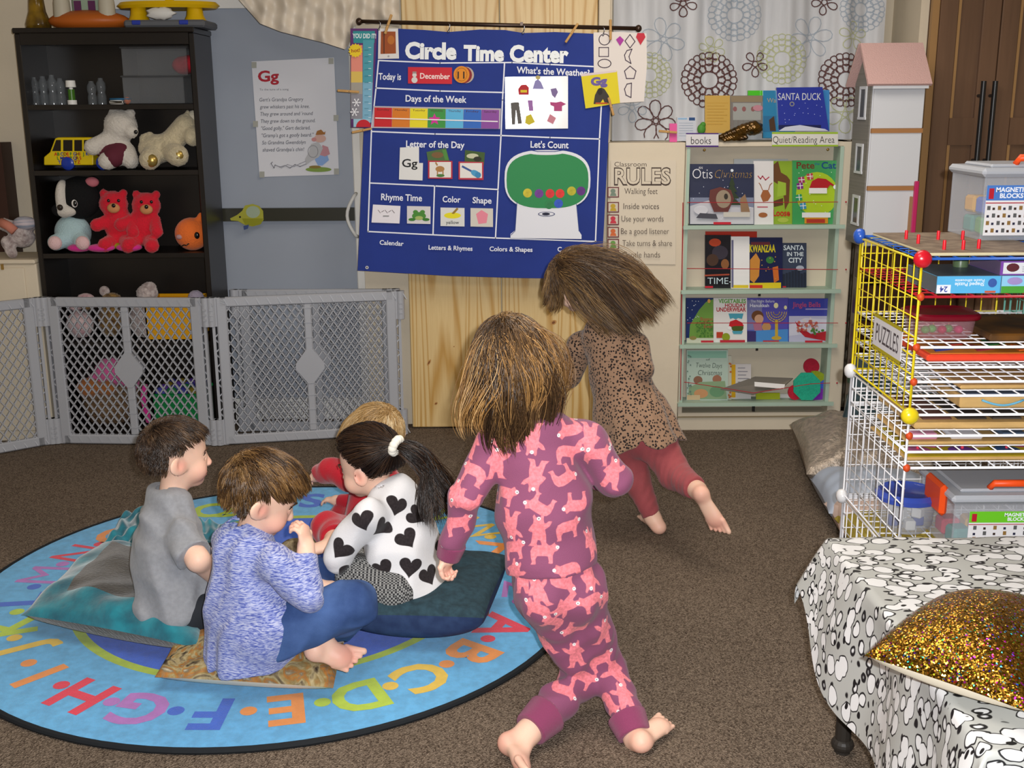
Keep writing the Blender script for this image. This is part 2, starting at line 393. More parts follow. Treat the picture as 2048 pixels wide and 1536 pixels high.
def printed(name, base, mark, attr='pat', rough=.8, wid=.0008, bump=.25, bscale=500, attr2=None, mark2=None, var=.06):
    m = mat(name, base, rough, .15, bump=bump, bscale=bscale, sheen=.15); n, l, b = nodes(m)
    a = n.new('ShaderNodeAttribute'); a.attribute_name = attr; r = n.new('ShaderNodeMapRange'); r.inputs[1].default_value = -wid; r.inputs[2].default_value = wid; r.inputs[3].default_value = 1; r.inputs[4].default_value = 0
    l.new(a.outputs['Fac'], r.inputs[0]); x = n.new('ShaderNodeMixRGB'); l.new(r.outputs[0], x.inputs[0]); x.inputs[1].default_value = lin(base)
    t = n.new('ShaderNodeTexCoord'); z = n.new('ShaderNodeTexNoise'); z.inputs['Scale'].default_value = 160; z.inputs['Detail'].default_value = 4; l.new(t.outputs['Object'], z.inputs['Vector'])
    rr = n.new('ShaderNodeValToRGB'); c = lin(mark); rr.color_ramp.elements[0].position = .35; rr.color_ramp.elements[1].position = .66; rr.color_ramp.elements[0].color = tuple(q*(1-var*3) for q in c[:3])+(1,); rr.color_ramp.elements[1].color = tuple(min(1, q*(1+var*3)+.0) for q in c[:3])+(1,)
    l.new(z.outputs[0], rr.inputs[0]); l.new(rr.outputs[0], x.inputs[2]); out = x
    for at_, mk in zip(attr2 or [], mark2 or []):
        a2 = n.new('ShaderNodeAttribute'); a2.attribute_name = at_; r2 = n.new('ShaderNodeMapRange'); r2.inputs[1].default_value = -wid; r2.inputs[2].default_value = wid; r2.inputs[3].default_value = 1; r2.inputs[4].default_value = 0
        l.new(a2.outputs['Fac'], r2.inputs[0]); y = n.new('ShaderNodeMixRGB'); l.new(r2.outputs[0], y.inputs[0]); l.new(out.outputs[0], y.inputs[1]); y.inputs[2].default_value = lin(mk); out = y
    l.new(out.outputs[0], b.inputs['Base Color']); return m
# ------------------------------------------------------------ people
skin = mat('skin', 'e8b79c', .5, spec=.35, sss=.12, bump=.08, bscale=350)
n_, l_, b_ = nodes(skin); a_ = n_.new('ShaderNodeAttribute'); a_.attribute_name = 'tone'; x_ = n_.new('ShaderNodeMixRGB'); x_.inputs[1].default_value = lin('e8bfa8'); x_.inputs[2].default_value = lin('e09080'); l_.new(a_.outputs['Fac'], x_.inputs[0]); l_.new(x_.outputs[0], b_.inputs['Base Color'])
eyew = mat('eye_white', 'eeeae6', .2, spec=.6); eyed = mat('eye_dark', '2a1c14', .15, spec=.7); browm = mat('brow', '4a3222', .8); lipm = mat('lip', 'c4776a', .45)
def hframe(fd, up): f = nrm(fd); u = nrm(np.asarray(up, float)-f*(np.asarray(up, float)@f)); return np.cross(f, u), f, u      # right-hand side, face, up
def head(B, c, fd, up, s=1.):
    r, f, u = hframe(fd, up); ax = np.array([r, f, u]); c = A3(*c); W = lambda x, y, z: c+(r*x+f*y+u*z)*s
    B.ell(W(0, -.006, .018), np.array([.070, .086, .076])*s, ax, .01)
    B.ell(W(0, .026, -.030), np.array([.054, .056, .062])*s, ax, .022)               # face
    B.ell(W(0, .055, -.078), np.array([.020, .018, .016])*s, ax, .02)               # chin
    for e in (-1, 1):
        B.ell(W(e*.033, .050, -.045), np.array([.024, .024, .026])*s, ax, .018)     # cheek
        B.ell(W(e*.030, .072, -.006), np.array([.013, .010, .011])*s, ax, .006, True)   # eye socket
        B.ell(W(e*.030, .064, -.006), np.array([.0105, .011, .010])*s, ax, .003)
        B.ell(W(e*.072, -.006, -.018), np.array([.008, .020, .028])*s, np.array([nrm(r*.9-f*.45*e*-1*e), nrm(f+.45*r*e), u]), .006)   # ear
        B.ell(W(e*.081, -.002, -.014), np.array([.006, .010, .016])*s, ax, .005, True)
        B.ell(W(e*.008, .086, -.034), np.array([.006, .007, .006])*s, ax, .005)
    B.cap(W(0, .076, -.004), W(0, .090, -.030), .006*s, .0085*s, .008)               # nose
    B.ell(W(0, .0765, -.056), np.array([.016, .008, .005])*s, ax, .005); B.ell(W(0, .0735, -.064), np.array([.014, .008, .0055])*s, ax, .004)   # lips
    B.cap(W(-.015, .081, -.060), W(.015, .081, -.060), .0018*s, .0018*s, .002, True)
    return W, (r, f, u)
def eyes(parent, W, ax, s=1.):
    r, f, u = ax
    for e in (-1, 1):
        m = MB().ell(W(e*.030, .0615, -.006), .0105*s, eyew, 14, 10).ell(W(e*.030, .0672, -.006), (.0062*s, .0056*s, .0062*s), eyed, 12, 8)
        m.tube([W(e*.019, .0685, -.003), W(e*.030, .0735, .0035), W(e*.041, .0665, -.002)], [.001*s, .0018*s, .001*s], eyed, 6); m.build('eye', None, parent, True)
        MB().tube([W(e*.016, .0815, .012), W(e*.030, .080, .0165), W(e*.046, .069, .011)], [.002*s, .0026*s, .0015*s], browm, 6).build('eyebrow', None, parent, True)
    MB().tube([W(-.015, .0785, -.0575), W(0, .0825, -.0575), W(.015, .0785, -.0575)], [.001*s, .003*s, .001*s], lipm, 6).tube([W(-.013, .077, -.064), W(0, .0798, -.0655), W(.013, .077, -.064)], [.001*s, .0035*s, .001*s], lipm, 6).build('mouth', None, parent, True)
def hand(B, wr, d, pn, side, s=1., curl=(.5, .5, .5, .5), spread=.06, thumb=.5, rw=.019):
    """wrist, direction of the knuckles, palm normal, side +1 when the thumb leaves to cross(d, pn)"""
    d = nrm(d); pn = nrm(np.asarray(pn, float)-d*(np.asarray(pn, float)@d)); t = np.cross(d, pn)*side; wr = A3(*wr)
    ax = np.array([t, d, pn]); B.ell(wr+d*.030*s, np.array([.0265, .034, .0125])*s, ax, .012)
    ln = (.034, .039, .036, .028)
    for i in range(4):
        b = wr+d*(.050-.004*abs(i-1.2))*s+t*(.0195-.0130*i)*s; ang = (1.5-i)*spread; dd = d*math.cos(ang)+t*math.sin(ang); a = 0; p = b-dd*.014*s; pts = [p, b]; L = ln[i]*s
        for q, (fr_, cu) in enumerate(((.5, .9), (.3, 1.1), (.24, .8))):
            a += curl[i]*cu; v = dd*math.cos(a)+pn*math.sin(a); b = b+v*L*fr_*1.35; pts.append(b)
        B.chain(pts, np.array([.0066, .0066, .006, .0056, .0048])*s, .0022)
    b = wr+d*.012*s+t*.019*s; v = nrm(t*.75+d*.65+pn*.25); p1 = b+v*.022*s; v2 = nrm(d*.9+t*(.35-thumb)+pn*thumb*.8); p2 = p1+v2*.018*s; p3 = p2+nrm(v2+pn*thumb*.4)*.013*s
    B.chain([wr+d*.01*s+t*.008*s, b, p1, p2, p3], np.array([.012, .0095, .0078, .0066, .0055])*s, .005)
def foot(B, an, he, ball, up, s=1., side=1, toes=.0):
    """ankle, heel, ball of the foot; side +1 puts the big toe on cross(forward, up)"""
    an, he, ball = A3(*an), A3(*he), A3(*ball); f = nrm(ball-he); up = nrm(np.asarray(up, float)-f*(np.asarray(up, float)@f)); t = np.cross(f, up)*side; ax = np.array([t, f, up])
    B.ell(he, np.array([.0225, .024, .022])*s, ax, .02); B.cap(an, he+up*.006, .024*s, .021*s, .02); B.ecap(he+f*.01, ball-f*.012*s, .021*s, .029*s, up, .58, .014); B.cap(an+f*.006, ball+up*.002-f*.02*s, .020*s, .013*s, .022)
    for i in range(5):
        b = ball+t*(.0245-.0122*i)*s+f*(.018-.0034*i**1.25)*s-up*.003*s; L = (.021, .019, .017, .015, .013)[i]*s; v = nrm(f+t*(.1-.06*i)+up*toes)
        B.chain([b-f*.022*s, b, b+v*L], np.array([.0095, .009, .0085] if i == 0 else [.0066, .0064, .0062])*s, .0018)
def tones(V, spots):
    t = np.zeros(len(V))
    for c, r, a in spots: t = np.maximum(t, a*np.clip(1.3-np.linalg.norm(V-A3(*c), axis=1)/r, 0, 1))
    return t
# hair: a scalp shell and strands combed over it, one mesh
hairm = mat('hair', '4a3020', .34, spec=.45, attr='hc'); hairm.node_tree.nodes['Principled BSDF'].inputs['Anisotropic'].default_value = .4
def hair(parent, c, axf, rad, roots, flow, length, cols, n=4500, seg=9, wid=.0011, clump=.55, ng=90, lift=.004, noise=.25, mask=None, seed=1, grav=.0, tiplen=.25, name='hair', shell=1.015, stiff=.5, stand=.3):
    """roots(dirs)->keep mask over unit directions (side, face, up); flow(p, d0, t)->direction in head axes; length(dirs)->metres"""
    R = np.random.default_rng(seed); ax = np.array(axf); rad = np.asarray(rad, float)
    d = R.normal(size=(n*8, 3)); d /= np.linalg.norm(d, axis=1, keepdims=True); d = d[roots(d)][:n]; n = len(d)
    gi = R.permutation(n)[:ng]; near = np.argmin(((d[:, None]-d[None, gi])**2).sum(2), 1)
    L = length(d)*(1+R.normal(size=n)*.10-R.uniform(0, tiplen, n)**2*1.5*(tiplen > 0)); L = np.maximum(L, .01)
    def walk(d0, L, nz):
        p = d0*rad; P = [p.copy()]; v = d0*stand+0; lay = 1+lift/rad.mean()*R.uniform(.2, 1.6, len(d0)); ph = R.uniform(0, 6.28, (len(d0), 3)); gcol = None
        for k in range(seg):
            t = (k+.5)/seg; f = flow(p, d0, t); f = f+nz*np.sin(ph+np.array([5., 7., 6.])*t); f = f/(np.linalg.norm(f, axis=1, keepdims=True)+1e-9); v = (v+f*.6 if k == 0 else v)*(1-stiff)+stiff*f; v /= np.linalg.norm(v, axis=1, keepdims=True)+1e-9
            p = p+v*(L/seg)[:, None]; q = p/rad; r = np.linalg.norm(q, axis=1); lim = lay*(1+.03*t); bad = r < lim; p = np.where(bad[:, None], p*(lim/np.maximum(r, 1e-6))[:, None], p); P.append(p.copy())
        return np.stack(P, 1)
    G = walk(d[gi], L[gi], noise); S = walk(d, L, noise*.6)
    w_ = (np.linspace(0, 1, seg+1)**.8*clump)[None, :, None]; off = (d-d[gi][near])*rad
    T = G[near]+off[:, None, :]*(1-.75*np.linspace(0, 1, seg+1))[None, :, None]; S = S*(1-w_)+T*w_
    q = S/rad; r = np.linalg.norm(q, axis=2); lim = 1.012; S = np.where((r < lim)[..., None], S*(lim/np.maximum(r, 1e-6))[..., None], S)
    Wd = c+S@ax
    tan_ = np.gradient(Wd, axis=1); tan_ /= np.linalg.norm(tan_, axis=2, keepdims=True)+1e-9; o_ = Wd-c; b1 = np.cross(tan_, o_); b1 /= np.linalg.norm(b1, axis=2, keepdims=True)+1e-9; b2 = np.cross(b1, tan_)
    wv = wid*(np.array([.8]+[1.]*(seg-2)+[.7, .15]))[None, :, None]*R.uniform(.6, 1.3, (n, 1, 1))
    V = np.stack([Wd+b1*wv, Wd-b1*wv*.6+b2*wv*.7, Wd-b1*wv*.6-b2*wv*.4], 2); m = seg+1
    base = (np.arange(n)*m*3)[:, None, None, None]; k = np.arange(seg)[None, :, None, None]*3; a = np.arange(3)[None, None, :, None]
    Q = np.concatenate([base+k+a, base+k+(a+1) % 3, base+k+3+(a+1) % 3, base+k+3+a], 3).reshape(-1, 4)
    V = V.reshape(-1, 3)
    pal = np.array([lin(x)[:3] for x in cols]); u = np.clip(R.beta(1.4, 1.8, ng)[near]*.55+R.uniform(0, .5, n)-.05, 0, .999)*(len(pal)-1); i = u.astype(int); f = (u-i)[:, None]; col = pal[i]*(1-f)+pal[np.minimum(i+1, len(pal)-1)]*f
    col = np.repeat(col, m*3, 0)
    # scalp shell
    e = MB().ell((0, 0, 0), 1, None, 48, 32); SV = e.v[0]; keep = roots(SV); SF = np.array([list(f)+([f[-1]] if len(f) == 3 else []) for f in e.f if all(keep[list(f)])])
    if len(SF):
        # triangles get a repeated corner: split off as degenerate quads removed by validate
        SF = SF[SF[:, 2] != SF[:, 3]]; Vs = c+(SV*rad*shell)@ax; Q = np.vstack([Q, SF+len(V)]); V = np.vstack([V, Vs]); col = np.vstack([col, np.repeat(pal[:1], len(Vs), 0)])
    return fast(name, V, Q, hairm, parent, {'hc': col})
# ------------------------------------------------------------ the room
cream = mat('cream_paint', 'd6c9b2', .55, var=.04, vscale=3, bump=.15, bscale=60)
white = mat('white_paint', 'e4e2dc', .45, var=.02)
carpet = mat('carpet', '73614f', .95, spec=.05)
n_, l_, b_ = nodes(carpet)
t = n_.new('ShaderNodeTexCoord'); v = n_.new('ShaderNodeTexVoronoi'); v.inputs['Scale'].default_value = 270; l_.new(t.outputs['Object'], v.inputs['Vector'])
n2 = n_.new('ShaderNodeTexNoise'); n2.inputs['Scale'].default_value = 3; n2.inputs['Detail'].default_value = 6; l_.new(t.outputs['Object'], n2.inputs['Vector'])
r = n_.new('ShaderNodeValToRGB'); r.color_ramp.elements[0].color = lin('50443a'); r.color_ramp.elements[1].color = lin('9c8b7a'); r.color_ramp.elements[0].position = .1; r.color_ramp.elements[1].position = .95
l_.new(v.outputs['Color'], r.inputs[0])
mx = n_.new('ShaderNodeMixRGB'); mx.blend_type = 'MULTIPLY'; mx.inputs[0].default_value = .35; l_.new(r.outputs[0], mx.inputs[1]); l_.new(n2.outputs[0], mx.inputs[2]); l_.new(mx.outputs[0], b_.inputs['Base Color'])
bp = n_.new('ShaderNodeBump'); bp.inputs['Strength'].default_value = .8; bp.inputs['Distance'].default_value = .006; l_.new(v.outputs['Distance'], bp.inputs['Height']); l_.new(bp.outputs[0], b_.inputs['Normal'])
XL, XR, YF, YB, ZC = -2.6, 2.7, -1.2, 5.34, 2.5
struct(MB().bb((XL, YF, -.1), (XR, YB, 0), carpet).build('floor'))
struct(MB().bb((XL, YF, ZC), (XR, YB, ZC+.1), mat('ceiling_white', 'e6e0d4', .9)).build('ceiling'))
struct(MB().bb((XL-.1, YF, 0), (XL, YB, ZC), cream).build('wall_left'))
struct(MB().bb((XR, YF, 0), (XR+.1, YB, ZC), cream).build('wall_right'))
struct(MB().bb((XL, YF-.1, 0), (XR, YF, ZC), cream).build('wall_front'))
mb = MB(); mb.bb((-.665, 5.08, 0), (.44, YB+.1, ZC), cream); mb.bb((XL, 5.27, 0), (-.665, YB+.1, ZC), cream); mb.bb((1.735, 4.985, 0), (1.87, YB, ZC), cream)   # flush parts beside the window recess and the sliding door
WX0, WX1, WZ0, WZ1 = .62, 1.66, 1.36, 2.3
mb.bb((.44, YB, 0), (XR, YB+.1, WZ0), cream); mb.bb((.44, YB, WZ1), (XR, YB+.1, ZC), cream)
mb.bb((.44, YB, WZ0), (WX0, YB+.1, WZ1), cream); mb.bb((WX1, YB, WZ0), (XR, YB+.1, WZ1), cream)
struct(mb.build('wall_back'))
wf = MB()
for a, b in (((WX0, 5.32, WZ0), (WX0+.06, 5.4, WZ1)), ((WX1-.06, 5.32, WZ0), (WX1, 5.4, WZ1)), ((WX0, 5.32, WZ0), (WX1, 5.4, WZ0+.06)), ((WX0, 5.32, WZ1-.06), (WX1, 5.4, WZ1)), ((1.11, 5.33, WZ0), (1.16, 5.4, WZ1))): wf.bb(a, b, white)
wo = struct(wf.build('window_1'))
gl = MB().bb((WX0+.05, 5.36, WZ0+.05), (WX1-.05, 5.37, WZ1-.05), mat('window_glass', '707880', .08, spec=.5)).build('pane', None, wo)
# pine closet doors
pine = mat('pine', 'd6b178', .38, spec=.35)
n_, l_, b_ = nodes(pine)
t = n_.new('ShaderNodeTexCoord'); mp = n_.new('ShaderNodeMapping'); mp.inputs['Scale'].default_value = (6.5, 6.5, .34); l_.new(t.outputs['Object'], mp.inputs[0])
wv = n_.new('ShaderNodeTexNoise'); wv.inputs['Scale'].default_value = 1; wv.inputs['Detail'].default_value = 1.5; wv.inputs['Distortion'].default_value = .5; l_.new(mp.outputs[0], wv.inputs['Vector'])
mm_ = n_.new('ShaderNodeMath'); mm_.operation = 'MULTIPLY'; mm_.inputs[1].default_value = 15; l_.new(wv.outputs[0], mm_.inputs[0]); fr_ = n_.new('ShaderNodeMath'); fr_.operation = 'PINGPONG'; fr_.inputs[1].default_value = .5; l_.new(mm_.outputs[0], fr_.inputs[0])
r = n_.new('ShaderNodeValToRGB'); r.color_ramp.elements[0].color = lin('be9450'); r.color_ramp.elements[1].color = lin('d8bb84'); r.color_ramp.elements[0].position = .02; r.color_ramp.elements[1].position = .26; l_.new(fr_.outputs[0], r.inputs[0])
nz = n_.new('ShaderNodeTexNoise'); nz.inputs['Scale'].default_value = 14; mp2 = n_.new('ShaderNodeMapping'); mp2.inputs['Scale'].default_value = (14, 14, .6); l_.new(t.outputs['Object'], mp2.inputs[0]); l_.new(mp2.outputs[0], nz.inputs['Vector'])
mx = n_.new('ShaderNodeMixRGB'); mx.inputs[0].default_value = .25; l_.new(r.outputs[0], mx.inputs[1]); l_.new(nz.outputs[0], mx.inputs[2]); mx.blend_type = 'SOFT_LIGHT'; l_.new(mx.outputs[0], b_.inputs['Base Color'])
knot = mat('pine_knot', '7a4a22', .5); knot2 = mat('pine_knot_ring', 'b98a4e', .45)
def leaf(n, x0, x1, knots):
    m = MB().bb((x0, 5.0, .006), (x1, 5.035, 2.3), pine, bev=.004)
    for (px, py, a, b, rot) in knots:
        c = at(px, py, 4.9995)
        for q, (mm, y) in enumerate(((knot2, 4.9992), (knot, 4.9986))):
            k = 1.5 if q == 0 else .8; th = np.arange(14)*2*math.pi/14
            V = [[c[0]+k*(a*math.cos(i)*math.cos(rot)-b*math.sin(i)*math.sin(rot)), y, c[2]+k*(a*math.cos(i)*math.sin(rot)+b*math.sin(i)*math.cos(rot))] for i in th]
            m.add(V, [tuple(range(14))[::-1]], mm)
    return struct(m.build(n))
xa = at(821, 700, 5)[0]; xm = at(1003, 560, 5)[0]; xb = at(1196, 20, 5)[0]
leaf('door_1', xa, xm-.002, [(858, 725, .004, .011, -.5), (908, 693, .002, .002, 0), (872, 807, .006, .004, .6)])
leaf('door_2', xm+.002, xb, [(1107, 645, .010, .007, .5), (1090, 820, .004, .004, 0), (1150, 560, .004, .006, 0)])
struct(MB().bb((xb+.003, 4.99, .0), (at(1222, 20, 4.99)[0], 5.075, 2.4), cream, bev=.004).build('trim_1'))
# sliding door with its dulled grey-blue sheet, left of the pine doors
dx0, dx1 = at(425, 430, 5.21)[0], at(712, 430, 5.21)[0]; dxr = at(737, 430, 5.21)[0]; ztop = at(560, 17, 5.21)[2]
d3 = MB(); d3.bb((dx1, 5.17, .0), (dxr, 5.265, 2.25), white, bev=.004); d3.bb((dx0-.5, 5.18, ztop), (dxr, 5.265, ztop+.14), white); d3.bb((dx0-.5, 5.18, .0), (dxr, 5.265, .10), white); d3.bb((dx0-.55, 5.18, 0), (dx0-.5, 5.265, ztop+.14), white)
d3 = struct(d3.build('door_3'))
MB().bb((dx0-.5, 5.20, .10), (dx1, 5.23, ztop), mat('grey_blue_sheet', '989fab', .5, spec=.3, var=.03, vscale=2)).build('pane', None, d3)
a = at(704, 392, 5.15); b = at(704, 470, 5.15)
pts = [(dx1+.01, 5.17, a[2]+.01)]+[(dx1-.035*math.sin(math.pi*i/8)+.005, 5.135, a[2]+(b[2]-a[2])*i/8) for i in range(9)]+[(dx1+.01, 5.17, b[2]-.01)]
MB().tube(pts, .008, white).build('handle', None, d3, True)
z0 = at(560, 430, 5.15)[2]
MB().bb((at(405, 430, 5.15)[0], 5.155, z0-.028), (dx1, 5.18, z0+.03), mat('dark_olive', '2e2d22', .35)).build('security_bar', None, d3)
struct(MB().bb((-2.55, 5.15, 0), (at(14, 400, 5.15)[0], 5.26, 1.30), mat('dark_wood', '3a2118', .5)).build('trim_2'))
# ledge below the window: plain panel beside the book display
LX0, LX1, LX2, LZ = at(1213, 560, 4.95)[0], at(1364, 560, 4.95)[0], at(1698, 560, 4.95)[0], at(1530, 284, 4.95)[2]
struct(MB().bb((LX0, 4.95, 0), (LX1-.002, YB, LZ), cream, bev=.003).build('wall_ledge'))
sea = mat('seafoam_paint', 'a9bfae', .5, var=.03); dcream = mat('display_cream', 'd0c5b0', .5, var=.03, vscale=4)
bd = thing('book_display', 'cream book display with four pale green ledges and red elastic cords, under the curtained window', 'bookcase', ((LX1+LX2)/2, 5.1, 0))
ys = [452, 581, 690, 806]; lz = [at(1525, y, 4.93)[2] for y in ys]
IX0, IX1 = at(1372, 560, 4.95)[0], at(1664, 560, 4.95)[0]; BY = 5.05
fr = MB(); fr.bb((LX1, 4.95, 0), (IX0, YB, LZ), dcream); fr.bb((IX1+.015, 4.95, 0), (LX2, YB, LZ), dcream); fr.bb((LX1, 4.951, 0), (LX2, YB, lz[3]-.05), dcream); fr.bb((LX1, 4.952, LZ-.02), (LX2, YB, LZ), dcream, bev=.003); fr.bb((LX1-.001, 4.944, lz[3]-.072), (LX2+.002, 4.955, lz[3]-.066), mat('seam', '8d8066', .8))
fr.build('frame', None, bd)
MB().bb((IX0, BY, lz[3]-.05), (IX1+.015, BY+.02, LZ-.02), dcream).build('back_panel', None, bd)
for z in lz: MB().bb((LX1-.005, 4.925, z-.011), (IX1+.03, BY, z), None, bev=.003).bb((LX1-.005, 4.922, z-.013), (IX1+.035, 4.932, z+.004), None).build('ledge', sea, bd)
MB().bb((IX1, 4.945, lz[3]), (IX1+.016, BY, LZ-.02)).build('upright', sea, bd); MB().bb((LX1+.004, 4.945, lz[3]), (IX0, BY, LZ-.02)).build('upright', sea, bd)
redc = mat('red_cord', 'b02030', .6)
for y0, y1, y2 in ((405, 405, 404), (537, 538, 539), (646, 646, 646)): MB().tube([at(1374, y0, 4.94), at(1520, y1, 4.94), at(1676, y2, 4.94)], .0016, redc, 5).ell(at(1692, y2, 4.94), .004, redc, 8, 6).build('elastic_cord', None, bd)
MB().tube([at(1369, 764, 4.938), at(1440, 775, 4.935), at(1507, 786, 4.93), at(1620, 768, 4.938), at(1660, 766, 4.94)], .0016, redc, 5).ell(at(1674, 766, 4.945), .004, redc, 8, 6).build('elastic_cord', None, bd)
MB().tube([at(1366, 405, 4.943), at(1363, 640, 4.943), at(1361, 800, 4.943)], .002, redc, 5).build('elastic_cord', None, bd)
brass = mat('brass', 'b09050', .35, metal=.8)
for x, y in ((1409, 300), (1656, 299)): MB().ell(at(x, y, 4.948), (.006, .004, .006), brass, 10, 6).build('screw', None, bd)
MB().box(at(1507, 817, 4.948), (.012, .006, .026), mat('black_iron', '1c1a18', .5)).build('latch', None, bd)
for x, y in ((1519, 590), (1514, 699)): MB().box(at(x, y, 4.948), (.010, .005, .010), mat('black_iron', '1c1a18', .5)).build('latch', None, bd)
# wardrobe on the right
wd = mat('walnut', '6b503c', .42, spec=.4, var=.12, vscale=3, stretch=(9, 9, .6)); tan = mat('tan_edge', 'a17c50', .45)
ward = thing('wardrobe', 'dark brown panelled wardrobe with long black bar handles behind the wire shelving', 'wardrobe', (2.25, 5.1, 0))
wx = at(1846, 250, 4.95)[0]
MB().bb((wx, 4.97, 0), (XR-.01, YB-.02, 2.45)).build('carcass', wd, ward)
def wdoor(x0, x1, edge):
    m = MB(); rails = [(.08, .2), (.98, 1.13), (1.42-.17, 1.43-.03), (2.3, 2.42)]
    zA = at(1900, 236, 4.95)[2]; zB = at(1900, 290, 4.95)[2]; s = .075
    m.bb((x0, 4.935, .06), (x0+s, 4.968, 2.42), wd, bev=.004); m.bb((x1-s, 4.935, .06), (x1, 4.968, 2.42), wd, bev=.004)
    for a, b in ((.06, .16), (zB, zA), (2.32, 2.42)): m.bb((x0+s, 4.936, a), (x1-s, 4.968, b), wd)
    m.bb((x0+s, 4.955, .16), (x1-s, 4.967, 2.32), wd)
    for a, b in ((.16, zB), (zA, 2.32)): m.bb((x0+s, 4.94, a), (x0+s+.012, 4.956, b), tan)
    return m.build('door', None, ward)
e1 = at(1962, 300, 4.95)[0]; e2 = at(1990, 300, 4.95)[0]; em = (e1+e2)/2
MB().bb((wx, 4.945, 0), (wx+.03, 4.975, 2.45)).build('edge_strip', tan, ward)
da = wdoor(wx+.032, em-.002, tan); db = wdoor(em+.002, em+.56, tan)
blk = mat('black_metal', '18181a', .35, spec=.5)
for xx, dd in ((1964, da), (1987, db)):
    a = at(xx, 162, 4.89); b = at(xx-9, 345, 4.89); a[0] = b[0] = (a[0]+b[0])/2
    MB().bar(a, b, .011, None, 10).bar(a*[1, 0, 1]+[0, 4.89, -.06], a*[1, 0, 1]+[0, 4.94, -.06], .007).bar(b*[1, 0, 1]+[0, 4.89, .05], b*[1, 0, 1]+[0, 4.94, .05], .007).build('handle', blk, dd, 40)
# curtain, sheer and printed with outlined flowers
cz0, cz1 = LZ+.002, 2.42; cx0, cx1 = at(1226, 140, 5.16)[0], at(1768, 60, 5.2)[0]
def cy(x, z):
    k = np.clip((z-cz0)/.5, 0, 1)
    return 5.19+(.007+.010*k)*np.sin(x*38+2*np.sin(x*7)+.6*k)+.004*np.sin(x*97+z*3)+.02*np.sin(x*6+z*2)
cn = mat('sheer_curtain', 'd8dade', .5, spec=.3, var=.07, vscale=7, stretch=(3, 3, .35), alpha=.86, sheen=.2)
nx, nz = 260, 40; gx = np.linspace(cx0, cx1, nx); gz = np.linspace(cz0, cz1, nz)
X, Z = np.meshgrid(gx, gz); V = np.stack([X, cy(X, Z), Z], -1).reshape(-1, 3)
cb = MB().add(V, [(j*nx+i, j*nx+i+1, (j+1)*nx+i+1, (j+1)*nx+i) for j in range(nz-1) for i in range(nx-1)], cn)
def cl(pts, wd, m, close=True):
    p = [np.array(q, float) for q in pts]; p = p+[p[0]] if close else p
    for a, b in zip(p[:-1], p[1:]):
        t = b-a; L = np.hypot(*t)
        if L < .1: continue
        t /= L; n = np.array([-t[1], t[0]])*wd/2; e = t*.4; W = []
        for q in (a-n-e, b-n+e, b+n+e, a+n-e):
            w_ = at(q[0], q[1], 5.18); W.append([w_[0], float(cy(w_[0], w_[2]))-.0035, w_[2]])
        W = np.array(W)
        if W[:, 2].min() < cz0 or W[:, 0].max() > cx1: continue
        cb.add(W, [(3, 2, 1, 0)], m)
def petal(cx, cy_, r0, r1, wd, ang, n=12):
    o = []; c, s = math.cos(ang), math.sin(ang)
    for i in range(n):
        t = 2*math.pi*i/n; u = (r0+r1)/2+(r1-r0)/2*math.cos(t); v = wd*math.sin(t)*(1+.25*math.cos(t)); o.append((cx+u*c-v*s, cy_+u*s+v*c))
    return o
def daisy(cx, cy_, r, n, m, wd, r0=7, a0=.3, pw=.26):
    for i in range(n): cl(petal(cx, cy_, r0, r, r*pw, a0+i*2*math.pi/n), wd, m)
    cl([(cx+r0*.8*math.cos(i), cy_+r0*.8*math.sin(i)) for i in np.arange(10)*.628], wd, m)
def dahlia(cx, cy_, R, m, wd):
    cl([(cx+R*.3*math.cos(i), cy_+R*.3*math.sin(i)) for i in np.arange(18)*.349], wd, m)
    for q, (a, b, n) in enumerate(((.3, .58, 12), (.52, .8, 18), (.74, 1.0, 24))):
        for i in range(n): cl(petal(cx, cy_, R*a, R*b, R*b*math.pi/n*.92, (i+.5*(q % 2))*2*math.pi/n), wd, m)
cbr = mat('curtain_brown', '5a3a38', .6); cgr = mat('curtain_green', 'b5b98a', .6); cbl = mat('curtain_blue', '9fabb8', .6)
daisy(1368, 6, 27, 5, cbr, 2.2); daisy(1650, 4, 26, 5, cbr, 2.2, a0=.5); daisy(1510, 128, 26, 5, cbr, 2.2); daisy(1312, 242, 42, 7, cbr, 2.2, a0=.2); dahlia(1420, 160, 56, cbr, 2.2); dahlia(1690, 160, 54, cbr, 2.2)
daisy(1425, 98, 26, 6, cgr, 1.4); dahlia(1562, 118, 50, cgr, 1.3); dahlia(1300, 150, 46, cgr, 1.2); daisy(1706, 72, 30, 5, cgr, 1.5, a0=1.); daisy(1688, 228, 38, 5, cgr, 1.6, pw=.32)
dahlia(1470, 30, 52, cbl, 1.3); daisy(1328, 78, 44, 6, cbl, 1.3); daisy(1620, 75, 44, 6, cbl, 1.3, a0=.9); daisy(1265, 215, 30, 5, cbl, 1.3); dahlia(1725, 18, 46, cbl, 1.3); daisy(1600, 210, 30, 5, cbl, 1.3)
tag(cb.build('curtain', None, None, True), 'sheer grey curtain printed with outlined brown flowers, over the book display', 'curtain')
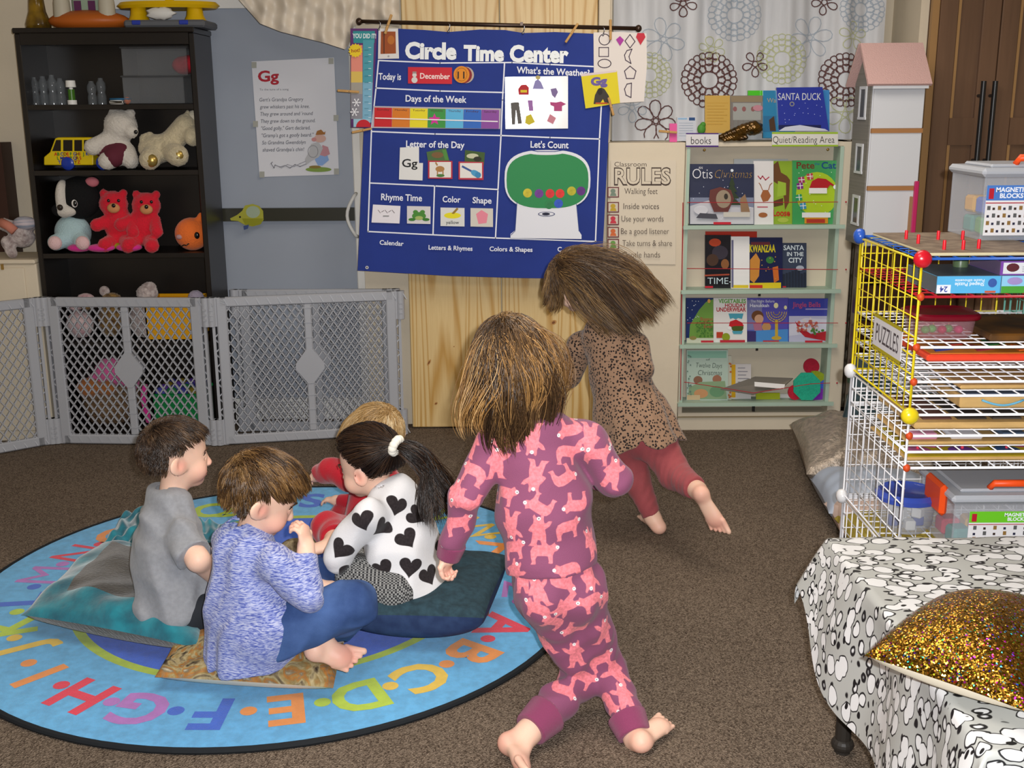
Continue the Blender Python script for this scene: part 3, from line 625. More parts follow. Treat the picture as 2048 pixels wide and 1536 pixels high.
# gathered sheer drape hanging at the top, left of the pine doors
bx = [455, 480, 520, 560, 610, 650, 690, 699, 706, 716, 760, 800]; by = [-30, 2, 47, 63, 76, 86, 99, 88, 56, 48, 49, 54]
nx, nv = 170, 40; V = []
for j in range(nv):
    v = j/(nv-1)
    for i in range(nx):
        u = i/(nx-1); x = 458+(799-458)*u; yb = np.interp(x, bx, by); yt = -150
        Y = 4.93+.016*math.sin(u*60+v*7*(1-u))+.010*math.sin(u*33-v*16)+.012*math.sin((u*1.2-v)*26)-.05*math.sin(math.pi*min(1, u/.72))*v
        V.append(at(x+6*math.sin(v*5+u*20)*v*(1-v), yt+(yb-yt)*v, Y))
sw = mat('drape_cream', 'd9cdbb', .42, spec=.5, var=.06, vscale=10, alpha=.93)
tag(MB().add(V, [(j*nx+i, (j+1)*nx+i, (j+1)*nx+i+1, j*nx+i+1) for j in range(nv-1) for i in range(nx-1)], sw).build('drape', None, None, True), 'gathered sheer cream drape hanging above the grey-blue sliding door', 'curtain')
# ------------------------------------------------------------ grey plastic play gate
gp = mat('grey_plastic', 'a3a5ab', .4, spec=.45, bump=.1, bscale=300)
gate = thing('play_gate', 'folding grey plastic play gate with diamond lattice panels standing before the toy shelf', 'gate', tuple(gnd(270, 888)))
GH = .655
def panel(A, B, post=True):
    A = np.array([A[0], A[1], .004]); B = np.array([B[0], B[1], .004]); L = np.linalg.norm(B-A); ux = (B-A)/L; uz = np.array([0, 0, 1.]); uy = np.cross(uz, ux)
    ax = np.array([ux, uy, uz]); W = lambda x, z, y=0: A+ux*x+uz*z+uy*y
    f = MB(); bw = .042; e = .055
    for z0_, z1_ in ((0, bw), (GH-bw, GH)):
        f.box(W(L/2, (z0_+z1_)/2), (L-2*e+.02, .026, z1_-z0_), None, ax, .005)
        for i in range(int(L/.045)): f.box(W(e+.02+i*.045, (z0_+z1_)/2, -.0135), (.004, .003, bw*.8), None, ax@np.array(Matrix.Rotation(.5, 3, 'Y')))
    for x in (e, L-e): f.box(W(x, GH/2), (.045, .026, GH), None, ax, .005)
    p = f.build('panel', gp, gate)
    # lattice, cut at the frame
    l = MB(); x0, x1, zz0, zz1 = e+.02, L-e-.02, bw-.004, GH-bw+.004; dx = .0355; sl = 1.42
    def seg(xa_, za, xb_, zb): l.box((W(xa_, za)+W(xb_, zb))/2, (np.hypot(xb_-xa_, zb-za)+.004, .011, .0046), None, np.array([(W(xb_, zb)-W(xa_, za))/np.hypot(xb_-xa_, zb-za), uy, np.cross((W(xb_, zb)-W(xa_, za))/np.hypot(xb_-xa_, zb-za), uy)]))
    H = zz1-zz0; run = H/sl; k = -int(run/dx)-1
    while x0+k*dx < x1:
        for sgn in (1, -1):
            xa_, xb_ = x0+k*dx, x0+k*dx+run; za, zb = (zz0, zz1) if sgn > 0 else (zz1, zz0)
            t0 = max(0, (x0-xa_)/run); t1 = min(1, (x1-xa_)/run)
            if t1-t0 > .01: seg(xa_+run*t0, za+(zb-za)*t0, xa_+run*t1, za+(zb-za)*t1)
        k += 1
    l.build('lattice', gp, p)
    if post:
        c = MB(); c.box(W(L/2, GH/2), (.034, .024, GH-2*bw), None, ax, .005)
        for i in range(9):
            if abs(i-4) > 1: c.box(W(L/2, bw+.035+i*.065, -.013), (.036, .003, .004), None, ax)
        c.build('centre_post', gp, p)
        d = .062; d2 = .078; P = [W(L/2+x, GH/2+.01+z, -.0155) for x, z in ((-d, .012), (-d, -.012), (-.012, -d2), (.012, -d2), (d, -.012), (d, .012), (.012, d2), (-.012, d2))]
        MB().prism(P, uy*.03).build('plate', gp, p)
    for x in (.012, L-.012):
        h = MB()
        for za, zb in ((.0, .115), (GH-.125, GH)):
            h.bar(W(x, za), W(x, zb), .019, None, 14); h.box(W(x+(.02 if x < L/2 else -.02), (za+zb)/2), (.03, .02, zb-za), None, ax)
            for q in range(3): h.box(W(x, za+.03+q*.022, -.018), (.014, .006, .008), None, ax)
        h.box(W(x+(.006 if x < L/2 else -.006), GH/2), (.012, .016, GH), None, ax)
        for i in range(12):
            z_ = .13+i*.033; xx = x+(.02 if x < L/2 else -.02); h.box(W(xx, z_), (.036, .008, .005), None, ax@np.array(Matrix.Rotation(.8 if i % 2 else -.8, 3, 'Y')))
        h.build('hinge', gp, p, 40)
    return p
g0, g1, g2, g3 = gnd(112, 887), gnd(436, 891), gnd(826, 857), gnd(112, 887)
panel((-2.58, 4.36), g0); panel(g0, g1); panel(g1, (g2[0]-.02, g2[1]-.09)); panel((at(470, 700, 4.97)[0], 4.97), (at(800, 700, 4.95)[0], 4.965))
# ------------------------------------------------------------ dark toy shelf at the left
SY, SB = 4.85, 5.13
zy = lambda y: at(230, y, SY)[2]
shx0, shx1 = at(57, 340, SY)[0], at(406, 340, SY)[0]; sht = zy(66)
esp = mat('espresso_wood', '15100d', .32, spec=.5, var=.2, vscale=5)
sh = thing('toy_shelf', 'tall near-black toy bookcase filled with stuffed toys behind the play gate', 'bookcase', ((shx0+shx1)/2, 4.98, 0))
MB().bb((shx0, SY, 0), (shx0+.022, SB, sht), None, .003).build('side_panel', esp, sh); MB().bb((shx1-.022, SY, 0), (shx1, SB, sht), None, .003).build('side_panel', esp, sh)
MB().bb((shx0-.004, SY-.01, sht), (shx1+.004, SB, sht+.022), None, .004).build('top', esp, sh); MB().bb((shx0+.022, SB-.012, 0), (shx1-.022, SB, sht)).build('back_panel', esp, sh)
MB().bb((shx0+.022, SY, sht-.045), (shx1-.022, SY+.02, sht)).build('rail', esp, sh)
SZ = [zy(y) for y in (209, 341, 507, 684)]
for z in SZ: MB().bb((shx0+.022, SY+.004, z-.02), (shx1-.022, SB-.012, z)).build('shelf', esp, sh)
MB().bb((shx0+.022, SY+.004, .03), (shx1-.022, SB-.012, .06)).bb((shx0+.022, SY+.01, 0), (shx1-.022, SY+.03, .03)).build('shelf', esp, sh)
TY = SY+.09
def p2(x, y, d=0): return at(x, y, TY+d)
PX = at(231, 400, TY)[0]-at(230, 400, TY)[0]      # metres per photo pixel at the shelf
def plush(name, label, cat_, fn, m, h=.005, fur=.004, seed=0, z=None):
    B = Body(); fn(B); V, Q = B.mesh(h, 1, (lambda P: fur*(np.sin(P[:, 0]*310+seed)*np.sin(P[:, 1]*290)*np.sin(P[:, 2]*330)))) ; dz = 0
    if z is not None: dz = z+.001-V[:, 2].min()
    V = V+[0, 0, dz]; o = fast(name, V, Q, m); o['_dz'] = float(dz); return tag(o, label, cat_)
def dot(par, name, x, y, r, m, d=0, ry=None):
    p = p2(x, y, d)+[0, 0, par.get('_dz', 0)]; MB().ell(p, (r*PX, r*PX*.7, (ry or r)*PX), m, 12, 8).build(name, None, par, True)
R_ = lambda r: r*PX
fz = dict(sheen=.25, bump=.9, bscale=160)
wfur = mat('white_fur', 'cdc6bb', .9, **fz); cfur = mat('cream_fur', 'c2b596', .9, var=.1, vscale=40, **fz); bfur = mat('black_fur', '0a0a0c', .9, bump=.9, bscale=160); rfur = mat('red_fur', 'd0182e', .9, **fz); ofur = mat('orange_fur', 'e8702a', .9, **fz); pfur = mat('pink_fur', 'd8609a', .9, **fz); mag = mat('magenta_plush', 'd62a8c', .85, **fz); bkg = mat('glossy_black', '0a0a0a', .15, spec=.6)
def f(B): B.ell(p2(242, 257), R_(np.array([32, 28, 31])), None, .01).ell(p2(262, 268, -.03), R_(14), None, .01).ell(p2(226, 300), R_(np.array([34, 26, 34])), None, .02).cap(p2(205, 290, -.04), p2(186, 300, -.06), R_(15), R_(16)).cap(p2(245, 315, -.03), p2(215, 328, -.07), R_(19), R_(17)).cap(p2(255, 310), p2(262, 328, -.04), R_(17), R_(15)).ell(p2(228, 230, .0), R_(9)).ell(p2(262, 232, .0), R_(9))
o = plush('teddy_bear', 'white teddy bear in maroon shorts slumped on the shelf beside the yellow toy bus', 'teddy bear', f, wfur, z=SZ[1]); B = Body(); B.ell(p2(222, 306, -.012), R_(np.array([31, 26, 19])), None, .01).cap(p2(240, 312, -.03), p2(228, 320, -.06), R_(21), R_(20)); V, Q = B.mesh(.005); fast('shorts', V+[0, 0, o['_dz']], Q, mat('maroon_cloth', '5c2230', .85), o)
dot(o, 'nose', 272, 270, 4, bkg, -.05)
def f(B): B.ell(p2(318, 305), R_(np.array([40, 26, 28])), None, .02).cap(p2(345, 290), p2(372, 262), R_(22), R_(24), .02).ell(p2(385, 280, -.03), R_(np.array([16, 18, 20])), None, .01).cap(p2(310, 315, -.03), p2(300, 327, -.08), R_(21), R_(20)).cap(p2(345, 312, -.03), p2(356, 319, -.07), R_(21), R_(21)).cap(p2(290, 285), p2(300, 276), R_(10), R_(5)).cap(p2(372, 245), p2(376, 232), R_(7), R_(4))
o = plush('plush_pony', 'cream plush pony with gold hoof pads lying at the end of the shelf', 'stuffed toy', f, cfur, z=SZ[1]); gm = mat('gold_foil', 'b59a52', .3, metal=.7)
dot(o, 'hoof_pad', 303, 329, 13, gm, -.105); dot(o, 'hoof_pad', 356, 319, 13, gm, -.095); dot(o, 'mane', 388, 247, 14, mat('pale_mane', 'd4cbb4', .9, **fz), .01, 18)
# toy bus
bz = SZ[1]; yl = mat('bus_yellow', 'd8bc10', .35); ox = p2(144, 310)[0]; bus = thing('toy_bus', 'yellow alphabet toy bus with blue wheels on the shelf', 'toy', (ox, TY, bz)); S_ = lambda x, y: (p2(x, y)[0], p2(x, y)[2]+bz-p2(144, 340)[2])
prof = [(96, 330), (96, 314), (108, 304), (118, 277), (124, 275), (190, 275), (194, 282), (194, 330)]
MB().prism([(S_(*q)[0], TY-.045, S_(*q)[1]) for q in prof], (0, .09, 0)).build('body', yl, bus, bev=.004)
w_ = MB(); wm = mat('bus_window', '1c1512', .2)
for q in ([(113, 302), (121, 280), (130, 280), (130, 302)], [(135, 280), (153, 280), (153, 302), (135, 302)], [(157, 280), (172, 280), (172, 302), (157, 302)], [(176, 280), (188, 280), (188, 302), (176, 302)]): w_.prism([(S_(*a)[0], TY-.0475, S_(*a)[1]) for a in q], (0, .004, 0), wm)
w_.build('window', None, bus)
lt = MB()
for r_, (s_, x_, y_) in enumerate((('ABCDEFGHIJK', 117, 311), ('LMNOPQRS', 123, 319), ('TUVWXYZ', 125, 327))):
    for i, ch in enumerate(s_):
        V, Q = text2d(ch, .03); V = V*6*PX/.7; lt.add([(S_(x_+i*6.3, y_)[0]+v[0], TY-.0465, S_(x_, y_)[1]+v[1]) for v in V], Q, ink(('c02020', '207a30', '2040a0', '7a3a10')[(i+r_) % 4]))
lt.build('lettering', None, bus)
for x in (111, 183): MB().lathe((S_(x, 0)[0], TY-.05, bz+.0145*2.05), [(.001, 0), (.02, 0), (.029, .006), (.029, .024), (.001, .024)], mat('toy_blue', '223a9c', .25), 20, [[1, 0, 0], [0, 0, 1], [0, 1, 0]]).build('wheel', None, bus, 40)
# stuffed toys one shelf down
def f(B): B.ell(p2(158, 396), R_(np.array([42, 36, 42])), None, .02).cap(p2(165, 375), p2(188, 362), R_(24), R_(10), .01).ell(p2(120, 420, -.05), R_(np.array([16, 16, 13])), None, .01)
o = plush('plush_dog', 'black and white plush dog in a pale blue suit beside the red bears', 'stuffed toy', f, bfur, fur=.002)
B = Body(); B.ell(p2(128, 398, -.035), R_(np.array([14, 26, 38])), None, .01).ell(p2(132, 421, -.055), R_(np.array([22, 16, 13])), None, .01); fast('muzzle', *B.mesh(.005), wfur, o)
dot(o, 'nose', 120, 415, 6, mat('plush_nose', '2a2018', .4), -.095); dot(o, 'eye', 149, 407, 6, eyew, -.075, 8); dot(o, 'pupil', 150, 407, 4, bkg, -.084, 6); dot(o, 'inner_ear', 184, 364, 14, mat('plush_pink', 'c4707a', .9), -.02, 10)
B = Body(); B.ell(p2(146, 465), R_(np.array([36, 28, 36])), None, .01).cap(p2(140, 475, -.03), p2(112, 485, -.06), R_(16), R_(16)).cap(p2(160, 475, -.03), p2(164, 486, -.06), R_(16), R_(16)); V, Q = B.mesh(.005); V[:, 2] += max(0, SZ[2]+.002-V[:, 2].min()); fast('suit', V, Q, mat('pale_blue_cloth', 'a9c4c8', .85, **fz), o)
for x in (110, 165): dot(o, 'paw', x, 486, 14, mat('pale_pink_fur', 'dcb8b8', .9, **fz), -.105)
def redbear(hx_, hy_, bx_, by_, label, open_):
    def f(B): B.ell(p2(hx_, hy_), R_(np.array([28, 24, 26])), None, .01).ell(p2(hx_-20, hy_-22, .0), R_(8)).ell(p2(hx_+20, hy_-22, .0), R_(8)).ell(p2(bx_, by_), R_(np.array([30, 26, 36])), None, .015).cap(p2(bx_-12, by_+28, -.03), p2(bx_-30, by_+38, -.09), R_(14), R_(14)).cap(p2(bx_+12, by_+28, -.03), p2(bx_+16, by_+40, -.09), R_(14), R_(14)).cap(p2(bx_-22, by_-12, -.02), p2(bx_-46, by_-2, -.05), R_(11), R_(13)).cap(p2(bx_+22, by_-12, -.02), p2(bx_+26, by_+12, -.06), R_(11), R_(12))
    o = plush('teddy_bear', label, 'teddy bear', f, rfur, z=SZ[2]); q = -.055
    MB().ell(p2(hx_, hy_+8, q)+[0, 0, o['_dz']], R_(np.array([13, 7, 10])), mat('tan_plush', 'c88a5a', .9), 14, 10).build('muzzle', None, o, True); dot(o, 'nose', hx_, hy_+3, 4, bkg, q-.016)
    for e in (-1, 1): dot(o, 'eye', hx_+e*10, hy_-7, 3.2, bkg, q-.002)
redbear(227, 408, 240, 452, 'red furry teddy bear sitting beside the plush dog', 1); redbear(293, 415, 288, 456, 'red furry teddy bear leaning on the other one, nearer the orange fish', 0)
fl = thing('plush_flower', 'magenta plush flower cushion lying in front of the red teddy bears', 'cushion', p2(215, 500, -.06))
fz_ = SZ[2]+.012
for x, rx in ((172, 24), (216, 28), (270, 26)): MB().ell([p2(x, 495)[0], TY-.075+.01*(x == 216)*-1, fz_+.012], (R_(rx), .035, .018), mag, 16, 10).build('petal', None, fl, True)
MB().ell([p2(240, 495)[0], TY-.045, fz_+.018], (.035, .03, .016), mat('olive_plush', '9a8a1c', .9), 14, 8).build('middle', None, fl, True)
def f(B): B.ell(p2(384, 471), R_(np.array([34, 26, 33])), None, .02).cap(p2(398, 445), p2(402, 434), R_(8), R_(6), .01).cap(p2(408, 480), p2(414, 488), R_(10), R_(5), .01)
o = plush('plush_fish', 'round orange plush fish at the end of the shelf with the red teddy bears', 'stuffed toy', f, ofur, z=SZ[2], fur=.0015)
dot(o, 'eye', 394, 474, 5.5, bkg, -.05, 7); dot(o, 'nose', 359, 477, 7, mat('dull_mauve', 'b08a8c', .8), -.045, 5)
MB().tube([p2(x, y, -.055+abs(x-369)*.0006)+[0, 0, o['_dz']] for x, y in ((359, 493), (363, 496), (368, 493), (373, 494), (378, 490))], .003, bkg, 6).build('mouth', None, o, True)
# top shelf: jars, small bottle, two clear bins
glass = mat('clear_plastic', '9aa2a8', .08, spec=.8, alpha=.16); glassf = mat('cloudy_plastic', '8a8e92', .2, spec=.8, alpha=.16)
for i, (x, h_) in enumerate(((72, 52), (90, 54), (108, 56), (124, 50), (186, 44), (205, 50))):
    c = p2(x, 208, .02*(i % 2)); c[2] = SZ[0]+.001; r = .019; H = h_*PX
    tag(MB().lathe(c, [(r, 0), (r*1.02, H*.3), (r*.8, H*.45), (r*1.02, H*.6), (r, H*.8), (r*.55, H*.93), (r*.55, H)], glass, 18).build('bottle', None, None, 50), 'small clear bottle among the row on the top shelf of the dark toy bookcase', 'bottle', 'clear bottles on the top shelf')
bo = thing('bottle', 'little green bottle with a white cap standing among the clear ones on the top shelf', 'bottle', (p2(145, 208)[0], TY-.04, SZ[0])); c = p2(145, 208, -.04); c[2] = SZ[0]+.001
MB().lathe(c, [(.019, 0), (.019, .018)], white, 18).lathe(c, [(.014, .018), (.014, .062)], mat('bottle_green', '3f6e1e', .3), 18).build('body', None, bo, 40); MB().lathe(c, [(.008, .062), (.008, .07), (.021, .071), (.019, .098)], white, 18).build('cap', None, bo, 40)
def bin_(x0, y0, x1, y1, label, inner):
    a = p2(x0, y1); b = p2(x1, y0); z0_ = a[2]; H = b[2]-a[2]; t = thing('storage_bin', label, 'bin', ((a[0]+b[0])/2, TY+.05, z0_))
    m = MB(); X0, X1, Y0, Y1 = a[0], b[0], SY+.03, SB-.05
    for q0, q1 in (((X0, Y0, z0_), (X1, Y0+.003, z0_+H)), ((X0, Y1-.003, z0_), (X1, Y1, z0_+H)), ((X0, Y0, z0_), (X0+.003, Y1, z0_+H)), ((X1-.003, Y0, z0_), (X1, Y1, z0_+H)), ((X0, Y0, z0_), (X1, Y1, z0_+.003))): m.bb(q0, q1)
    m.build('body', glassf, t); MB().bb((X0-.006, Y0-.008, z0_+H), (X1+.006, Y1+.006, z0_+H+.008), None, .003).build('lid', glassf, t)
    return t, z0_
zb = p2(300, 209)[2]; t1, z1 = bin_(258, 155, 374, 207, 'clear plastic bin at the bottom of the pair on the top shelf', 0); t2, z2 = bin_(256, 98, 380, 152, 'clear plastic bin holding a red cloth toy, on top of the other bin', 0)
def f(B): B.ell([p2(355, 0)[0], TY+.03, z2+.045], (.05, .05, .038), None, .02).ell([p2(370, 0)[0], TY+.0, z2+.05], (.03, .04, .035), None, .02)
plush('cloth_toy', 'red cloth toy inside the upper clear bin', 'toy', f, mat('red_cloth', 'b01828', .85), fur=.003, z=z2+.004)
tag(MB().bb((p2(208, 0)[0], TY-.05, SZ[0]+.001), (p2(236, 0)[0], TY-.02, SZ[0]+.018), ink('d8d4cc'), .004).ell((p2(243, 0)[0], TY-.035, SZ[0]+.016), (.014, .014, .015), ink('d86a30')).bb((p2(208, 0)[0], TY-.05, SZ[0]+.018), (p2(250, 0)[0], TY-.02, SZ[0]+.026), ink('3a7aa8'), .004).build('toy_car', None, None, True), 'small white, orange and blue toy car beside the lower clear bin', 'toy')
# lower shelf, seen above and through the gate
ybin = mat('yellow_plastic', 'e0a010', .4); a = p2(305, 682); b = p2(412, 603); z0_ = SZ[3]+.001; yb = thing('storage_tub', 'bright yellow plastic tub full of dolls behind the play gate', 'tub', ((a[0]+b[0])/2, TY, z0_))
H = b[2]-z0_; m = MB(); X0, X1, Y0, Y1 = a[0], b[0]-.03, SY+.02, SB-.05
for q0, q1 in (((X0, Y0, z0_), (X1, Y0+.006, z0_+H)), ((X0, Y1-.006, z0_), (X1, Y1, z0_+H)), ((X0, Y0, z0_), (X0+.006, Y1, z0_+H)), ((X1-.006, Y0, z0_), (X1, Y1, z0_+H)), ((X0, Y0, z0_), (X1, Y1, z0_+.006))): m.bb(q0, q1)
m.build('body', ybin, yb); m = MB()
for q0, q1 in (((X0-.01, Y0-.012, z0_+H), (X1+.01, Y0+.008, z0_+H+.014)), ((X0-.01, Y1-.008, z0_+H), (X1+.01, Y1+.008, z0_+H+.014)), ((X0-.01, Y0, z0_+H), (X0+.008, Y1, z0_+H+.014)), ((X1-.008, Y0, z0_+H), (X1+.01, Y1, z0_+H+.014))): m.bb(q0, q1, None, .004)
m.build('rim', ybin, yb)
def lump(name, label, parts, m, z=None, seed=0, cat_='stuffed toy', fur=.004):
    def f(B):
        for x, y, rx, ry, d in parts: B.ell(p2(x, y, d), R_(np.array([rx, min(rx, ry)*.9, ry])), None, .015)
    return plush(name, label, cat_, f, m, fur=fur, seed=seed, z=z)
pkf = mat('dusty_pink_plush', 'b78f94', .9, col2='d8c4c0', vscale=30, **fz); tnf = mat('tan_curls', '8a6a34', .95, col2='4a3218', vscale=60, **fz); whp = mat('white_plush', 'c8bcb8', .9, col2='8a7a78', vscale=40, **fz)
lump('doll', 'pale doll lying on top of the yellow tub', [(330, 640, 22, 30, 0), (345, 603, 14, 9, 0), (368, 603, 12, 6, -.02), (392, 592, 16, 13, .0)], mat('lilac_plush', 'a49aac', .9, **fz), z=z0_+.01)
lump('plush_rabbit', 'white and pink plush rabbit seated left of the yellow tub', [(295, 590, 22, 18, 0), (285, 640, 24, 40, 0), (300, 575, 12, 8, .0)], whp, z=z0_, seed=2)
o = lump('rag_doll', 'pink rag doll with a bonnet behind the left side of the gate', [(160, 650, 27, 28, 0), (172, 603, 20, 16, 0), (148, 612, 16, 10, 0), (192, 608, 10, 9, 0)], pkf, z=z0_, seed=3); dot(o, 'hair', 172, 610, 13, tnf, -.04)
o = lump('curly_doll', 'doll with curly tan hair between the pink rag doll and the white rabbit', [(222, 640, 24, 34, 0), (224, 600, 20, 16, 0), (245, 608, 14, 8, 0)], tnf, z=z0_, seed=4, fur=.009); dot(o, 'bonnet', 209, 582, 11, whp, .01); dot(o, 'scarf', 206, 604, 9, mat('red_cloth', 'b01828', .85), -.05, 10)
# bottom shelf
wk = mat('wicker', '8a6c4c', .8, col2='5a4430', vscale=70, bump=1., bscale=140, stretch=(1, 1, 2.2)); zb_ = .061
a = p2(158, 858)[0]; b = p2(283, 858)[0]
tag(MB().lathe(((a+b)/2, SY+.15, zb_), [(.10, 0), (.118, .06), (.125, .15), (.13, .17), (.122, .175), (.115, .16), (.09, .02)], wk, 28, None, 1.1, 1.0).build('basket', None, None, True), 'round wicker basket on the floor-level shelf behind the play gate', 'basket')
lump('plush_elephant', 'pink plush animal sitting in the wicker basket', [(225, 750, 36, 30, 0), (195, 770, 20, 20, 0), (262, 770, 18, 20, 0)], pfur, z=zb_+.14, seed=5)
lump('plush_lion', 'orange-brown plush animal beside the pink one in the wicker basket', [(180, 790, 26, 20, -.06), (215, 792, 20, 16, -.07)], mat('ginger_plush', 'a0602c', .9, **fz), z=zb_+.13, seed=6)
cr = thing('crate', 'green plastic crate of toys at the bottom of the dark toy bookcase', 'crate', (p2(372, 850)[0], SY+.13, zb_)); gc = mat('green_plastic', '0e7a3c', .4); X0, X1 = p2(318, 850)[0], p2(428, 850)[0]-.035; m = MB()
for q0, q1 in (((X0, SY+.02, zb_), (X1, SY+.027, zb_+.13)), ((X0, SB-.06, zb_), (X1, SB-.053, zb_+.13)), ((X0, SY+.02, zb_), (X0+.007, SB-.05, zb_+.13)), ((X1-.007, SY+.02, zb_), (X1, SB-.05, zb_+.13)), ((X0, SY+.02, zb_), (X1, SB-.05, zb_+.006))): m.bb(q0, q1)
m.build('body', gc, cr); m = MB()
for q0, q1 in (((X0-.008, SY+.012, zb_+.13), (X1+.008, SY+.03, zb_+.145)), ((X0-.008, SB-.062, zb_+.13), (X1+.008, SB-.045, zb_+.145))): m.bb(q0, q1, None, .004)
m.build('rim', gc, cr)
R = np.random.default_rng(4)
for i in range(16):
    x = X0+.035+(i % 4)*(X1-X0-.07)/3; y = SY+.05+(i//4 % 4)*.055; z = zb_+.135
    tag(MB().ell((x, y, z+.01), (.026, .024, .026), ink(('4a4aa0', '2f7a4a', '3a3a88', '7a6a20', '5a3a90')[i % 5]), 14, 10).build('toy_ball', None, None, True), 'small plastic ball heaped in the green crate behind the gate', 'ball', 'balls in the green crate')
tag(MB().tube([(p2(302, y)[0]+dx_, SY+.0, zb_+.02+i*.035) for i, (y, dx_) in enumerate(((850, .02), (820, .012), (800, 0), (780, -.008), (760, -.006), (745, .0)))], [.012, .014, .012, .013, .014, .01], mag, 10).build('toy_wand', None, None, True), 'magenta plastic toy wand standing between the basket and the green crate', 'toy')
# things on top of the shelf
zt = sht+.023
vz = thing('vase', 'brown glazed vase on top of the dark toy bookcase', 'vase', (at(78, 60, TY)[0], TY, zt)); c = np.array([at(78, 60, TY)[0], TY, zt])
MB().lathe(c, [(.05, 0), (.052, .02), (.035, .07), (.03, .12), (.045, .18), (.05, .24)], mat('brown_glaze', '4a3614', .15, col2='8a6a1c', vscale=16), 24).build('body', None, vz, True)
ps = thing('toy_playset', 'orange pumpkin toy house with white towers on top of the dark toy bookcase', 'toy', (at(178, 60, TY)[0], TY, zt)); X = lambda x: at(x, 55, TY)[0]
MB().ell((X(180), TY, zt+.03), (.17, .09, .045), mat('pumpkin_plastic', 'b05a1c', .45), 24, 12, fn=lambda V: V*[1, 1, 1] if True else V).build('base', None, ps, True)
for x in (133, 222): MB().lathe((X(x), TY-.03, zt+.035), [(.035, 0), (.032, .07), (.022, .11), (.004, .15)], mat('ivory_plastic', 'b8b09c', .45), 16).build('tower', None, ps, 50)
MB().bb((X(150), TY-.02, zt+.05), (X(206), TY+.06, zt+.2), None, .01).build('house', mat('pale_teal_plastic', '8fa08a', .5), ps); MB().bb((X(156), TY-.024, zt+.07), (X(170), TY-.018, zt+.11)).build('window', ink('5a2a50'), ps); MB().bb((X(184), TY-.024, zt+.07), (X(198), TY-.018, zt+.11)).build('window', ink('5a2a50'), ps)
gb = tag(MB().bb((X(258), SY+.02, zt), (X(418), SB-.04, zt+.03), mat('grey_case', '5a5c60', .5), .008).bb((X(275), SY+.016, zt+.01), (X(292), SY+.03, zt+.028), ink('2c3c9a'), .003).bb((X(368), SY+.016, zt+.01), (X(386), SY+.03, zt+.028), ink('2c3c9a'), .003).build('case', None, None), 'flat grey plastic case under the yellow toy on the dark toy bookcase', 'case')
yt = thing('toy_track', 'yellow plastic toy with a curved rim on the grey case', 'toy', (X(335), TY, zt+.03)); yp = mat('toy_yellow', 'd6ac08', .3)
MB().lathe((X(336), TY+.03, zt+.085), [(.10, .0), (.20, -.006), (.215, .006), (.20, .02), (.10, .012)], yp, 36, None, 1, .5).build('rim', None, yt, 40)
for x in (280, 392): MB().lathe((X(x), TY, zt+.031), [(.045, 0), (.035, .02), (.03, .06)], yp, 18).build('foot', None, yt, 40)
MB().bb((X(248), TY+.03, zt+.16), (X(420), TY+.06, zt+.185), None, .01).bb((X(330), TY+.035, zt+.09), (X(345), TY+.055, zt+.17)).build('rail', yp, yt)
tag(MB().ell((X(333), TY-.06, zt+.056), (.06, .02, .025), mat('white_tissue', 'd4d2cc', .8), 12, 8, fn=lambda V: V*(1+.2*np.sin(V[:, :1]*9)*np.cos(V[:, 2:]*7))).build('paper_sheet', None, None, True), 'crumpled white paper under the yellow toy', 'paper')
# cream cabinet at the far left with a doll on it
cx1_ = at(76, 570, 4.84)[0]; cw = thing('cabinet', 'cream cupboard beside the dark toy bookcase with a doll lying on top', 'cabinet', (-2.3, 4.95, 0)); ctop = at(30, 519, 4.84)[2]
MB().bb((-2.58, 4.84, 0), (cx1_, 5.1, ctop-.02), None, .004).build('body', cream, cw); MB().bb((-2.59, 4.825, ctop-.02), (cx1_+.002, 5.11, ctop), None, .006).build('top', cream, cw); d_ = MB().bb((-2.56, 4.828, .05), (cx1_-.05, 4.839, ctop-.035), None, .003).build('door', cream, cw)
MB().bb((at(2, 534, 4.82)[0], 4.818, at(2, 534, 4.82)[2]-.012), (at(6, 534, 4.82)[0], 4.828, at(2, 534, 4.82)[2]+.012)).build('hinge', brass, d_)
def f(B): B.ell(at(45, 480, 4.92), (.055, .045, .045), None, .01).cap(at(10, 455, 4.90), at(45, 470, 4.90), .028, .03).cap(at(15, 490, 4.88), at(25, 512, 4.88), .026, .022).ell(at(50, 455, 4.92), (.05, .04, .035), None, .01)
o = plush('doll', 'doll in pink and blue knitted clothes slumped on the cream cupboard', 'doll', f, whp, z=ctop); MB().ell(at(50, 452, 4.895)+[0, 0, o['_dz']], (.052, .03, .03), mat('striped_knit', '6a7f94', .9, col2='c4b8bc', vscale=1, stretch=(9, 9, 90)), 16, 10).build('bonnet', None, o, True); MB().tube([at(2, 450, 4.87)+[0, 0, o['_dz']], at(18, 458, 4.86)+[0, 0, o['_dz']], at(30, 468, 4.86)+[0, 0, o['_dz']]], .02, mat('salmon_knit', 'c07a66', .9), 10).build('arm', None, o, True)
